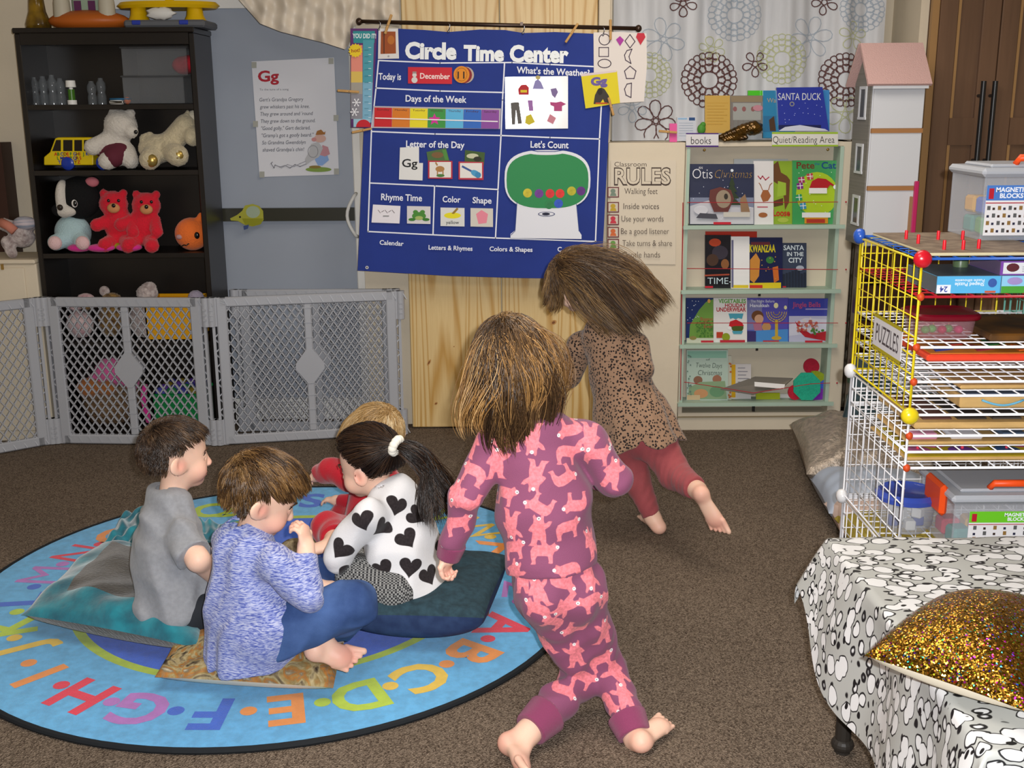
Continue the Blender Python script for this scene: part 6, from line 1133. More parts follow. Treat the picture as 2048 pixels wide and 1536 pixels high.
# dresser
bw_ = mat('dark_dresser', '3b2517', .3, spec=.5, var=.25, vscale=3, stretch=(1.5, 1, 9)); rX0, rX1 = xx_(1711, 600, 4.66), 1.84; dr = thing('dresser', 'dark brown chest of drawers with rounded fronts under the dolls house', 'dresser', ((rX0+rX1)/2, 4.8, 0))
MB().bb((rX0+.06, 4.70, 0), (rX1, 4.91, dbz-.022)).build('carcass', bw_, dr); MB().bb((rX0+.055, 4.66, dbz-.022), (rX1, 4.92, dbz-.001), None, .006).build('top', bw_, dr)
for y0, y1 in ((495, 566), (569, 638), (641, 708), (711, 778), (781, 850)):
    a, b = zz_(1730, y1, 4.66), zz_(1730, y0, 4.66); a = max(a, .01)
    MB().bb((rX0, 4.64, a), (rX1, 4.72, b-.004), None, .022).build('drawer', bw_, dr)
# cushions heaped on the floor behind the wire shelving
slv = mat('silver_fabric', '837a70', .35, spec=.6, metal=.35, bump=1.0, bscale=110, col2='a89a8c', vscale=60); pb = mat('pale_blue_satin', '9aa4b4', .4, spec=.5); crm = mat('cream_pink', 'c2aca2', .7); olv = mat('olive_cord', '9a8a3a', .8, bump=1, bscale=30, stretch=(1, 9, 1)); dtl = mat('deep_teal_velvet', '12323c', .6, sheen=.5, var=.2, vscale=20)
cushion('cushion', 'long silver crinkled cushion lying on the carpet before the book display and wire shelving', [(1.08, 3.93, .09), (1.55, 3.86, .09), (1.62, 4.50, .09), (1.18, 4.60, .09)], .25, slv, z=.001, wr=.007, seed=21)
cushion('cushion', 'pale blue satin cushion lying against the silver one on the floor', [(1.085, 3.64, .09), (1.52, 3.58, .09), (1.52, 3.90, .11), (1.10, 3.99, .11)], .18, pb, z=.001, wr=.004, seed=22)
cushion('cushion', 'cream cushion between the pale blue and the olive one on the floor', [(1.085, 3.50, .07), (1.5, 3.46, .07), (1.5, 3.68, .09), (1.09, 3.73, .09)], .15, crm, z=.001, seed=23)
cushion('cushion', 'olive corded cushion on the floor by the white grid panel', [(1.085, 3.38, .06), (1.5, 3.34, .06), (1.5, 3.56, .08), (1.09, 3.60, .08)], .14, olv, z=.001, seed=24)
cushion('cushion', 'deep teal velvet cushion standing against the dresser behind the silver one', [(1.255, 4.22, .13), (1.74, 4.16, .13), (1.74, 4.36, .50), (1.37, 4.40, .44)], .14, dtl, z=.13, seed=25)
# wire grid shelving
WX, WYF, WYB = .938, 2.56, 3.02; WW = .385; zf = lambda y: at(1825, y, WYF)[2]
T0, T1, T2 = zf(518), zf(831), None; TZ2 = T1-.365; ws = thing('wire_shelving', 'wire grid cube shelving with yellow and white side panels, full of puzzles and games', 'shelving', (WX+.3, 2.8, 0))
wy, ww_, wb, wr_, wt = mat('yellow_wire', 'e2cc18', .35, spec=.5), mat('white_wire', 'e6e6ea', .3, spec=.5), mat('blue_wire', '2458b0', .35), mat('red_wire', 'a81826', .35), mat('teal_wire', '6aa89a', .4)
def gridp(o, u, v, lu, lv, m, n=9, r=.0017, R_=.0033):
    o, u, v = A3(*o), A3(*u), A3(*v); b = MB()
    b.tube([o, o+u*lu, o+u*lu+v*lv, o+v*lv], R_, None, 6, close=True)
    for i in range(1, n): b.bar(o+u*lu*i/n, o+u*lu*i/n+v*lv, r, None, 5)
    k = max(2, round(lv/lu*n)) if lu > .01 else n
    for i in range(1, k): b.bar(o+v*lv*i/k+np.cross(u, v)*r*1.6, o+u*lu+v*lv*i/k+np.cross(u, v)*r*1.6, r, None, 5)
    return b.build('grid_panel', m, ws, True)
dp = WYB-WYF
for z0_, z1_, m in ((T1+.006, T0-.006, wy), (TZ2+.006, T1-.006, ww_), (.01, TZ2-.006, ww_)): gridp((WX, WYF, z0_), (0, 1, 0), (0, 0, 1), dp, z1_-z0_, m, 10)
for c in range(2):
    x0 = WX+c*(WW+.012)
    for z0_, z1_, m in ((T1+.006, T0-.006, wy), (TZ2+.006, T1-.006, ww_), (.01, TZ2-.006, ww_)): gridp((x0+.006, WYB, z0_), (1, 0, 0), (0, 0, 1), WW-.01, z1_-z0_, m if c == 0 else (wt if m is wy else ww_), 9)
    x1 = x0+WW+.004
    if c == 0: 
        for z0_, z1_, m in ((T1+.006, T0-.006, wt), (TZ2+.006, T1-.006, ww_)): gridp((x1+.03, WYF+.22, z0_), (0, 1, 0), (0, 0, 1), dp-.22, z1_-z0_, m, 6)
SH = dict(); shelfz = [(518, wb), (594, wr_), (695, ww_), (735, ww_), (764, ww_), (792, ww_), (830, ww_), (872, ww_), (904, ww_), (936, ww_), (None, ww_)]
for y, m in shelfz:
    z = zf(y) if y else TZ2; SH[y] = z
    gridp((WX+.004, WYF, z), (1, 0, 0), (0, 1, 0), 2*WW, dp, m, 18)
cl_ = MB(); 
for y in (594, 695, 764, 872, 936): MB().ell((WX+.004, WYF, SH[y]), (.009, .008, .010), mat('orange_tie', 'c8481c', .5), 10, 7).build('cable_tie', None, ws, True)
for (x, y, z, m, k) in ((WX, WYF, T0, 'c81828', 1), (WX, WYF, T1, 'e0c81c', 1), (WX, WYB, T0, '2a58b8', 0), (WX, WYB, T1, 'dcdcde', 0), (WX, WYB, TZ2, 'dcdcde', 0), (WX, WYF, TZ2, 'dcdcde', 1), (WX, WYF, .03, 'dcdcde', 1), (WX, WYB, .03, 'dcdcde', 0)):
    mm = mat('knob_'+m, m, .25, spec=.5); ax_ = [[1, 0, 0], [0, 0, 1], [0, -1, 0]] if k else [[0, 1, 0], [0, 0, 1], [-1, 0, 0]]
    MB().lathe((x-(0 if k else .004), y-(.004 if k else 0), z), [(.006, -.012), (.018, -.010), (.021, -.002), (.019, .008), (.012, .014), (.001, .016)], mm, 22, ax_).build('connector', None, ws, True)
tie_ = lambda *a, **k: None
s = Sheet(0); sg = MB(); a = [A3(WX-.006, 2.62, zf(672)), A3(WX-.006, 2.78, zf(664)), A3(WX-.006, 2.78, zf(664)-.075), A3(WX-.006, 2.62, zf(672)-.075)]
zq = (zf(740)+zf(672))/2; sg.bb((WX-.0075, 2.63, zq-.045), (WX-.0055, 2.84, zq+.045), ink('d2d0d4')).bb((WX-.0078, 2.63, zq+.036), (WX-.0053, 2.84, zq+.045), ink('a89a20')).bb((WX-.0078, 2.63, zq-.045), (WX-.0053, 2.84, zq-.036), ink('a89a20'))
V, Q = text2d('PUZZLES', .0); V = V*(.046/.7); V = V*[.17/V[:, 0].max(), 1]; sg.add([(WX-.0079, 2.82-v[0], zq-.022+v[1]) for v in V], Q, ink('4a4248')); tag(sg.build('sign'), 'small white sign with yellow edges hung on the yellow grid panel', 'sign')
Yf = WYF+.02
def front(x, y, Y=Yf): return at(x, y, Y)
def tray(name, label, cat_, x0, x1, z, dep, h_, m, extra=None, Y=Yf, yoff=.02, bev=.004):
    X0, X1 = front(x0, 700, Y)[0], front(x1, 700, Y)[0] if x1 < 2040 else WX+2*WW-.04
    t = MB().bb((X0, Y+yoff, z+.0045), (X1, Y+yoff+dep, z+.0045+h_), m, bev)
    if extra: extra(t, X0, X1, Y+yoff, z+.0045+h_, dep)
    return tag(t.build(name), label, cat_)
# pegboard and block bin on top
tw_ = mat('tray_wood', 'c4a066', .5, var=.12, vscale=5, stretch=(2, 9, 9)); pbm = mat('pegboard_brown', '6a5a4c', .6, col2='8a7a68', vscale=30)
X0 = WX+.02; pg = tag(MB().bb((X0, WYF+.01, T0+.005), (X0+.30, WYB-.03, T0+.012), mat('cream_board', 'cfc4a0', .6), .002).bb((X0, WYF+.012, T0+.012), (X0+.298, WYB-.032, T0+.0125), pbm).build('pegboard'), 'brown pegboard with red pegs on top of the wire shelving', 'board game')
rp = mat('peg_red', 'd81c2a', .35)
for x, y in ((1812, 478), (1836, 487), (1876, 479), (1888, 499), (1925, 479), (1926, 499), (1957, 497)):
    p = gnd(x, y, T0+.0126); MB().lathe(p, [(.0042, 0), (.0042, .018), (.0036, .022)], rp, 10).build('peg', None, pg, 50)
def blockbin(bx, by, bz, wx_, dy, h_, label, lidc, lab_bg, text, clamps):
    t = thing('storage_bin', label, 'bin', (bx, by, bz)); X0, X1, Y0, Y1 = bx-wx_/2, bx+wx_/2, by, by+dy; m = MB(); cp = mat('frosted_bin', 'd4d8e0', .3, spec=.5, alpha=.2)
    for q0, q1 in (((X0, Y0, bz), (X1, Y0+.004, bz+h_)), ((X0, Y1-.004, bz), (X1, Y1, bz+h_)), ((X0, Y0, bz), (X0+.004, Y1, bz+h_)), ((X1-.004, Y0, bz), (X1, Y1, bz+h_)), ((X0, Y0, bz), (X1, Y1, bz+.004))): m.bb(q0, q1)
    m.build('body', cp, t); lid = MB().bb((X0-.010, Y0-.010, bz+h_), (X1+.010, Y1+.010, bz+h_+.022), None, .008).bb((X0+.02, Y0+.02, bz+h_+.02), (X1-.02, Y1-.02, bz+h_+.03), None, .006).build('lid', mat('lid_plastic', 'b8bcc4', .3, spec=.5, alpha=.8), t)
    om = mat('orange_clip', 'e8501a', .4); c = (X0+X1)/2; hm = MB()
    hm.tube([(c-.055, Y0+.03, bz+h_+.03), (c-.05, Y0+.02, bz+h_+.045), (c+.05, Y0+.02, bz+h_+.045), (c+.055, Y0+.03, bz+h_+.03)], .009, om, 8); hm.build('handle', None, t, True)
    for x in ((X0-.008, X1+.008) if clamps else ()): MB().bb((x-.010, Y0+dy*.2, bz+h_-.05), (x+.010, Y0+dy*.72, bz+h_+.03), None, .008).build('clamp', om, t)
    R = np.random.default_rng(int(bx*1000)); cc = ('2f5ac0', 'd8a020', 'c83048', '4a9a3a', 'd87a2a', '3a8a80')
    L = MB(); lx0, lx1, lz0, lz1 = X0+.02*(1 if clamps else .3)+(.018 if clamps else 0), X1-.03 if clamps else X0+.13, bz+.012, bz+h_-.02; ly = Y0-.0012
    L.bb((lx0, ly, lz0), (lx1, Y0-.0002, lz1), ink('dcdadc', .3)).bb((lx0, ly-.0004, lz1-(lz1-lz0)*.3), (lx1, ly, lz1), ink(lab_bg, .3)); hh = lz1-lz0
    for r_ in range(4):
        for q in range(9): x_ = lx0+(lx1-lx0)*(q+.6)/9.4; z_ = lz0+hh*(.06+.15*r_); L.bb((x_-.003, ly-.0004, z_), (x_+.003+.002*((q*7+r_) % 2), ly, z_+.006+.004*((q+r_) % 2)), ink(('3a2a24', '8a6a3a', '2a2a40', '5a5a5a')[(q+r_) % 4]))
    L.bb((lx0+.006, ly-.0008, lz1-hh*.27), (lx0+.018, ly-.0004, lz1-hh*.06), ink('b02030')).bb((lx1-.016, ly-.0008, lz1-hh*.27), (lx1-.006, ly-.0004, lz1-hh*.06), ink('8a2030')); L.bb((lx0, ly-.0006, lz0+hh*.64), (lx1, ly-.0002, lz0+hh*.66), ink('a8303c'))
    for k, w_ in enumerate(text): V, Q = text2d(w_, .03); V = V*(hh*.09/.7); V = V-[V[:, 0].max()/2, 0]; L.add([((lx0+lx1)/2+v[0], ly-.0009, lz1-hh*(.13+.12*k)+v[1]) for v in V], Q, ink('e8ecf4'))
    L.build('label', None, t)
    k = 0
    for iz in range(int((h_-.03)/.05)):
        for ix in range(int(wx_/.062)):
            for iy in range(2):
                x, y, z = X0+.034+ix*.062, Y0+.045+iy*.07, bz+.032+iz*.05; k += 1
                tag(MB().box((x, y, z), (.048, .05, .042), ink(cc[R.integers(6)], .4), np.array(Matrix.Rotation(R.uniform(-.15, .15), 3, 'Z')), .006).build('toy_block', None, None), 'plastic block inside the '+('orange-clamped bin behind the tablecloth' if clamps else 'clear bin on top of the wire shelving'), 'block', 'blocks in the '+('lower' if clamps else 'upper')+' bin')
bp_ = at(1958, 495, WYF+.16); blockbin(1.165+.14, 2.80, T0+.013, .28, .21, .155, 'clear bin with an orange lid handle and blue label on top of the wire shelving', 'e8501a', '4a78c0', ('MAGNETIC', 'BLOCKS'), False)
# boxes on the red shelf
zr = SH[594]+.0045
def gbox(label, x0, x1, z0_, h_, dep, c, top, art=None, Y=Yf+.0, name='game_box'):
    X0 = front(x0, 590, Y)[0]; X1 = front(x1, 590, Y)[0] if x1 < 2040 else WX+2*WW-.05
    b = MB().bb((X0, Y, z0_), (X1, Y+dep, z0_+h_), ink(c, .3)).bb((X0+.0005, Y+.001, z0_+h_), (X1-.0005, Y+dep-.001, z0_+h_+.0006), ink(top, .35)); b.bb((X0-.0005, Y+.002, z0_+.001), (X0, Y+dep-.002, z0_+h_-.001), ink(top, .35))
    if art: art(b, X0, X1, Y-.0006, z0_, h_)
    return tag(b.build(name), label, 'game box')
def tx(b, t_, x, y, z, h_, c, rot=False, bold=.02, w=None):
    V, Q = text2d(t_, bold); V = V*(h_/.7); V = V*[w/V[:, 0].max(), 1] if w else V
    if rot: V = np.array([V[:, 0].max(), h_])-V
    b.add([(x+v[0], y, z+v[1]) for v in V], Q, ink(c))
def a(b, X0, X1, y, z, h_): w_ = X1-X0; b.bb((X0, y, z), (X0+w_*.22, y+.0004, z+h_*.5), ink('dfe4ea')); tx(b, '24', X0+w_*.05, y-.0003, z+h_*.08, h_*.32, '3a4a9a', True); tx(b, 'Shaped Puzzle', X0+w_*.28, y, z+h_*.42, h_*.2, 'dfeaf4', True, .02, w_*.46); tx(b, 'Puzzle silhouette', X0+w_*.28, y, z+h_*.66, h_*.16, 'dfeaf4', True, .01, w_*.46); b.lathe((X0+w_*.87, y+.0002, z+h_*.6), [(.001, 0), (h_*.26, 0), (.001, .0004)], ink('3a5aa0'), 16, [[1, 0, 0], [0, 0, 1], [0, -1, 0]]); b.bb((X0+w_*.76, y, z+.001), (X0+w_*.93, y+.0004, z+h_*.14), ink('c05a3a'))
gbox('light blue puzzle box marked 24 lying upside down on the red shelf', 1872, 1999, zr, .040, .20, '58aede', '5a6670', a)
def a(b, X0, X1, y, z, h_): b.bb((X0, y, z), (X1, y+.0004, z+h_*.4), ink('4a9a3a')); b.lathe((X0+.03, y+.0002, z+h_*.7), [(.001, 0), (.009, 0), (.001, .0004)], ink('9a8ac0'), 14, [[2, 0, 0], [0, 0, 1], [0, -1, 0]])
gbox('green and pale blue game box beside the puzzle box', 2001, 2048, zr, .040, .2, '8ac4e4', '5a7a8a', a)
def a(b, X0, X1, y, z, h_): b.bb((X0+.006, y, z+.003), (X1, y+.0004, z+h_-.003), ink('d6d8dc')); b.lathe((X0+.028, y-.0002, z+h_*.55), [(.001, 0), (.010, 0), (.001, .0004)], ink('5a2a30'), 14, [[1.5, 0, 0], [0, 0, 1], [0, -1, 0]]); [b.bb((X0+.05, y-.0003, z+.008+i*.005), (X0+.1, y, z+.010+i*.005), ink('a8aab0')) for i in range(3)]
gbox('white game box with purple edges stacked on the green one', 1996, 2048, zr+.041, .032, .18, '7a4aa0', '6a5a7a', a, Yf+.006)
tag(MB().lathe((front(1972, 540)[0], Yf+.15, zr+.041), [(.018, 0), (.018, .03), (.012, .036)], mat('moss_jar', '55684a', .35), 18).build('jar', None, None, 50), 'small green jar behind the stacked game boxes', 'jar')
# container with a red lid
zc = SH[695]+.0045; ct = thing('food_container', 'clear plastic container with a translucent red lid on the wire shelving', 'container', (front(1915, 680)[0], Yf+.1, zc)); cc_ = A3(front(1912, 680)[0], Yf+.11, zc)
sq = lambda r, p=.45, n=32: [(r*se(math.cos(t), p), r*.85*se(math.sin(t), p)) for t in np.arange(n)*2*math.pi/n]
def loft(rings, m, c):
    V = []; n = 32
    for r, z in rings: V += [(c[0]+x, c[1]+y, c[2]+z) for x, y in sq(r)]
    return MB().add(V, [(j*n+i, j*n+(i+1) % n, (j+1)*n+(i+1) % n, (j+1)*n+i) for j in range(len(rings)-1) for i in range(n)]+[tuple(range(n))[::-1], tuple(range((len(rings)-1)*n, len(rings)*n))], m)
loft([(.062, 0), (.07, .012), (.074, .046)], mat('container_clear', 'b8848f', .15, spec=.5, alpha=.32), cc_).build('body', None, ct, 50); loft([(.080, .044), (.084, .048), (.084, .056), (.078, .060), (.070, .056)], mat('red_lid', '70081c', .3, spec=.3, alpha=.96), cc_).build('lid', None, ct, 50)
for i in range(5): tag(MB().ell(cc_+[-.04+i*.02, -.02+.012*(i % 2), .016], (.011, .012, .010), ink(('1f9a4a', '18b050', 'a82040', '1f9a4a', 'b83060')[i], .3), 12, 8).build('bead', None, None, True), 'small shiny bead inside the red-lidded container', 'bead', 'beads in the container')
tray('tray', 'dark brown tray beside the red-lidded container', 'tray', 1985, 2048, SH[695], .26, .018, mat('dark_tray', '3a2a1c', .5, col2='6a4418', vscale=14))
def a(t, X0, X1, Y, z, dep): 
    t.bb((X0+.012, Y+.012, z), (X1-.01, Y+dep-.012, z+.002), ink('c4762a'))
    for i in range(7): x = X0+.03+i*.05; t.prism([(x, Y+.03+.06*(i % 2), z+.002), (x+.05, Y+.05+.06*(i % 2), z+.002), (x+.01, Y+.1+.06*(i % 2), z+.002)], (0, 0, .003), ink(('2a3a8a', 'a83a30', '8a2a3a', '2f6a3a', 'd86a2a', '2a3a8a', 'b84a2a')[i]))
tray('puzzle_tray', 'bright orange-red tray puzzle with coloured triangles on the wire shelving', 'puzzle', 1862, 2048, SH[735], .30, .016, mat('orange_tray', 'e2452a', .45), a)
tray('puzzle_board', 'plain tan wooden board on the wire shelf below the orange tray', 'puzzle', 1935, 2048, SH[792], .26, .010, tw_)
bx_ = tray('wooden_box', 'wooden box with a blue cord handle on the wire shelving', 'box', 1937, 2048, SH[830], .22, .030, tw_, lambda t, X0, X1, Y, z, dep: t.bb((X0+.01, Y+.01, z), (X1-.01, Y+dep-.01, z+.004), ink('5a6478', .3)))
xa_ = front(1968, 815)[0]; MB().tube([(xa_+i*.0125, Yf+.015-.004*math.sin(i*math.pi/8), SH[830]+.026-.012*math.sin(i*math.pi/8)) for i in range(9)], .0028, mat('blue_cord', '6ab0d0', .6), 6).build('handle', None, bx_, True)
def a(t, X0, X1, Y, z, dep):
    for i in range(4): t.bb((X0+.03+i*.085, Y+.03, z), (X0+.10+i*.085, Y+dep-.03, z+.004), ink(('5a3a34', '3a3430', '4a4440', '5a4a3a')[i]), .0)
tray('puzzle_board', 'scalloped wooden puzzle with dark pieces at the level of the yellow connector', 'puzzle', 1848, 2048, SH[872], .28, .016, tw_, a)
def a(t, X0, X1, Y, z, dep):
    t.bb((X0+.015, Y+.02, z), (X0+.08, Y+.07, z+.014), ink('d89ab8'), .004).bb((X0+.11, Y+.02, z), (X0+.19, Y+.08, z+.012), ink('dcdce4'), .004).bb((X0+.24, Y+.03, z), (X0+.30, Y+.09, z+.012), ink('4a5a70'), .004)
tray('puzzle_board', 'wooden puzzle with a pink and a white piece on the wire shelving', 'puzzle', 1838, 2048, SH[904], .26, .008, tw_, a)
def a(t, X0, X1, Y, z, dep):
    t.bb((X0+.008, Y+.008, z), (X1-.01, Y+dep-.01, z+.001), ink('c8b030'))
    for i in range(6): t.ell((X0+.05+i*.055, Y+.06+.05*(i % 2), z+.001), (.034, .03, .004), ink(('c06a9a', 'b83a80', '7a4aa0', 'd0b0b8', '3a5a8a', 'a83a7a')[i]), 14, 6); t.ell((X0+.05+i*.055, Y+.06+.05*(i % 2), z+.008), (.004, .004, .006), ink('d83a50'), 8, 6)
tray('puzzle_board', 'yellow, pink and purple knob puzzle on the lowest visible white wire shelf', 'puzzle', 1835, 2048, SH[936], .28, .008, tw_, a)
# at the bottom: bowl of white blocks and the second block bin
z0_ = TZ2+.0045; c = A3(WX+.085, WYF+.20, z0_); bl = thing('bowl', 'clear bowl with a blue lid holding white blocks behind the white grid panel', 'bowl', c)
MB().lathe(c, [(.05, 0), (.066, .02), (.072, .085)], mat('container_plain', 'c8ccd4', .15, spec=.5, alpha=.35), 28).build('body', None, bl, 50); MB().lathe(c, [(.079, .084), (.081, .096), (.070, .106), (.062, .100)], mat('blue_lid', '3a54b8', .15, spec=.6, alpha=.8), 28).build('lid', None, bl, 50)
for i in range(8): a_ = i*.785; tag(MB().box(c+[.032*math.cos(a_), .032*math.sin(a_), .022+.03*(i % 2)], (.026, .026, .026), ink('d4d2cc' if i % 4 else '2a3a8a', .5), np.array(Matrix.Rotation(a_, 3, 'Z')), .003).build('toy_block', None, None), 'small block in the blue-lidded bowl', 'block', 'blocks in the blue-lidded bowl')
blockbin(WX+.130+.16, WYF+.03, z0_, .30, .22, .128, 'clear bin with orange clamps and a green label standing behind the tablecloth', 'e8501a', '6ac02a', ('MAGNETIC', 'BLOCKS'), True)
# ------------------------------------------------------------ the children
J = at
def mid(a, b, t=.5): return np.asarray(a)*(1-t)+np.asarray(b)*t
def person(label, B, h=.0035, spots=(), root=None):
    V, Q = B.mesh(h, 1); o = fast('person', V, Q, skin, None, {'tone': tones(V, spots)}, loc=root); tag(o, label, 'person'); return o
walk = .1*np.array([(-.50, .10), (-.46, .20), (-.40, .22), (-.37, .31), (-.31, .27), (-.24, .22), (-.05, .25), (.2, .27), (.38, .22), (.47, .08), (.48, -.12), (.46, -.30), (.52, -.38), (.34, -.38), (.33, -.2), (.26, -.10), (0, -.12), (-.1, -.14), (-.12, -.34), (-.06, -.40), (-.24, -.40), (-.26, -.15), (-.33, -.02), (-.45, .02)])
stand = .1*np.array([(-.1, .5), (-.14, .6), (-.2, .54), (-.17, .42), (-.18, .3), (-.26, .2), (-.36, .02), (-.24, -.02), (-.2, .06), (-.22, -.15), (-.26, -.4), (-.36, -.52), (-.1, -.5), (-.04, -.28), (.04, -.28), (.12, -.5), (.36, -.5), (.24, -.38), (.24, -.1), (.2, .1), (.36, .22), (.44, .38), (.32, .38), (.2, .28), (.16, .4), (.16, .54), (.1, .6), (.06, .5)])
def circ(r, c=(0, 0), n=14): return np.array([(c[0]+r*math.cos(i*6.283/n), c[1]+r*math.sin(i*6.283/n)) for i in range(n)])
def bears(V, Q, marks, s=1., extra=0, seed=3):
    """marks: (pixel x, pixel y, kind, angle); extra prints are scattered where the photograph does not look"""
    N = vnormals(V, Q); M1 = []; M2 = []; M3 = []; R = np.random.default_rng(seed); used = []
    def put(i, kind, ang, m):
        p = (walk if kind == 'w' else stand)*s*(.66 if kind == 'w' else .68)*[m, 1]; M1.append((i, p, ang)); hc = np.array((-.43*m, .12) if kind == 'w' else (0., .45))*.1*s*.7; c, q = math.cos(ang), math.sin(ang)
        M2.append((i, circ(.0042, hc), ang)); M3.append((i, circ(.0019, hc), ang)); used.append(V[i])
    for (x, y, kind, ang) in marks:
        i = hit(V, N, x, y)
        if i is not None: put(i, kind, ang, R.choice([-1, 1]))
    for _ in range(extra*8):
        i = R.integers(len(V))
        if extra > 0 and (not used or np.min(np.linalg.norm(np.array(used)-V[i], axis=1)) > .062): put(i, R.choice(['w', 's']), R.uniform(-.6, .6)+R.choice([0, 3.14]), 1); extra -= 1
    return {'pat': prints(V, N, M1), 'pat2': prints(V, N, M2), 'pat3': prints(V, N, M3)}
bearm = printed('bear_pyjama', '874c6a', 'e8808a', attr2=['pat2', 'pat3'], mark2=['f4f0f0', '1c1216'])
ribm = mat('ribbed_cuff', '873a5e', .85, sheen=.2, bump=.5, bscale=260, stretch=(4, 4, .6))
# --- girl running in pink bear pyjamas, seen from behind
hc = J(1026, 722, 2.50); nk = J(1064, 838, 2.47); nb = J(1070, 872, 2.455); up = nrm(hc-nk)
shl, shr = J(988, 892, 2.45), J(1172, 880, 2.47); ell, wrl = J(935, 990, 2.40), J(897, 1112, 2.42); elr, wrr = J(1232, 962, 2.46), J(1196, 955, 2.66)
pel = J(1106, 1150, 2.42); hl, hr = J(1084, 1186, 2.41), J(1156, 1180, 2.43)
kl, al = J(1172, 1352, 2.49), J(1058, 1462, 2.33); kr, ar = J(1212, 1335, 2.50), J(1272, 1478, 2.345)
B = Body(); hx = nrm(shr-shl); fwd = np.cross(A3(0, 0, 1), hx); fwd = nrm(fwd)
B.ecap(mid(nb, pel, .14), mid(nb, pel, .9), .074, .084, fwd, .68, .03)
B.cap(nb-up*.01, hc-up*.03, .036, .036, .015)
for a, b, c in ((shl, ell, wrl), (shr, elr, wrr)): B.chain([a, b, c], [.036, .030, .022])
B.ell(hl, .055, None, .03).ell(hr, .055, None, .03); B.chain([hl, kl, al], [.052, .040, .026], .02).chain([hr, kr, ar], [.052, .040, .026], .02)
W1, ax1 = head(B, hc, (-.25, .93, -.25), up, 1.0)
hand(B, wrl, wrl-ell+A3(.0, .0, -.02), A3(.75, -.5, .1), 1, .80, (1.0, 1.05, 1.05, 1.0), .03, .5)
hand(B, wrr, wrr-elr, A3(-1, 0, 0), 1, .80, (.9, .9, .9, .9))
heL, baL = J(1016, 1488, 2.30), J(1040, 1560, 2.215); baL[2] = .022
foot(B, al, heL, mid(baL, heL, .06)+A3(.01, 0, 0), (.30, .9, .35), 1.0, 1, .05)
heR = J(1282, 1500, 2.315); heR[2] = .023; baR = J(1322, 1474, 2.40); baR[2] = .020
foot(B, ar, heR, baR, (0, 0, 1), .95, -1)
p1 = person('barefoot girl in pink bear pyjamas running away across the carpet, tangled brown hair', B, .003, [(heL, .032, .9), (heR, .026, .9), (baL, .03, .5), (baR, .03, .3), (wrl+A3(0, 0, -.06), .05, .4)], root=(pel[0], pel[1], 0))
S = Body(); S.ecap(mid(nb, pel, .06), mid(nb, pel, .5), .094, .108, fwd, .74, .03).ecap(mid(nb, pel, .5), mid(nb, pel, .93), .108, .110, fwd, .80, .03)
S.cap(shl, nb, .045, .045, .02).cap(shr, nb, .045, .045, .02)
S.chain([shl, ell], [.050, .041], .02).cone(ell, mid(ell, wrl, .80), .041, .033, .012).chain([shr, elr], [.050, .042], .02).cone(elr, mid(elr, wrr, .8), .042, .033, .012)
tdir = nrm(pel-nb); S.cut(mid(nb, pel, .955), tdir); S.cone(nb, nb+up*.05, .038, .034, .004, True)
V, Q = S.mesh(.0032, 2, folds(4, .005, 28))
w, s = 'w', 's'
fast('pyjama_top', V, Q, bearm, p1, bears(V, Q, [(1010, 885, w, .2), (1066, 878, s, 3.1), (1140, 858, w, 3.2), (1138, 905, w, -.2), (1200, 912, w, .1), (994, 930, s, -.1), (1070, 950, s, 3.0), (1132, 952, w, 3.4), (1008, 990, w, .1), (1078, 1012, w, 2.7), (1152, 1008, w, 3.1), (1020, 1050, s, 3.1), (1076, 1066, s, 0), (1140, 1058, w, .2), (1026, 1098, w, .4), (1090, 1106, w, .1), (1185, 1085, s, .2), (942, 940, w, -.3), (905, 985, s, .2), (928, 1003, w, 2.8), (915, 1048, w, .3), (940, 884, s, .2), (1226, 950, s, -.3), (1182, 868, s, 2.9)], 1.0, 20))
fast('sleeve_cuff', *Body().cone(mid(ell, wrl, .78), mid(ell, wrl, 1.03), .0335, .028, .006).mesh(.0032, 1), ribm, p1); fast('sleeve_cuff', *Body().cone(mid(elr, wrr, .78), mid(elr, wrr, 1.0), .0335, .028, .006).mesh(.0032, 1), ribm, p1)
T = Body(); T.ecap(mid(nb, pel, .82), pel, .096, .098, fwd, .84, .03); T.ell(hl+A3(0, -.012, .0), (.066, .076, .080), None, .03).ell(hr+A3(0, -.012, .0), (.066, .076, .080), None, .03)
T.chain([hl, kl], [.064, .052], .02).cone(kl, mid(kl, al, .72), .052, .047, .018).chain([hr, kr], [.063, .050], .02).cone(kr, mid(kr, ar, .72), .050, .044, .018)
T.cut(mid(nb, pel, .86), -tdir); V, Q = T.mesh(.0032, 2, folds(9, .006, 24))
fast('pyjama_trousers', V, Q, bearm, p1, bears(V, Q, [(1042, 1156, s, .2), (1130, 1163, w, 2.7), (1180, 1146, s, 2.9), (1075, 1185, s, .4), (1135, 1212, s, 2.2), (1185, 1205, w, .2), (1072, 1222, w, -.4), (1150, 1258, w, 3.2), (1105, 1248, w, -.5), (1153, 1312, s, .2), (1205, 1322, w, .5), (1212, 1265, s, .1), (1130, 1375, w, 2.6), (1099, 1420, s, .8), (1170, 1357, w, -.5), (1250, 1392, s, .2), (1215, 1410, w, -.4), (1236, 1345, s, .2)], 1.0, 16, 5))
fast('ankle_cuff', *Body().cone(mid(kl, al, .69), mid(kl, al, .98), .051, .042, .01).mesh(.0032, 1), ribm, p1); fast('ankle_cuff', *Body().cone(mid(kr, ar, .69), mid(kr, ar, .96), .048, .040, .01).mesh(.0032, 1), ribm, p1)
dn = lambda ax: np.array([-ax[0][2], -ax[1][2], -ax[2][2]])     # world down in head axes
g1 = dn(ax1)
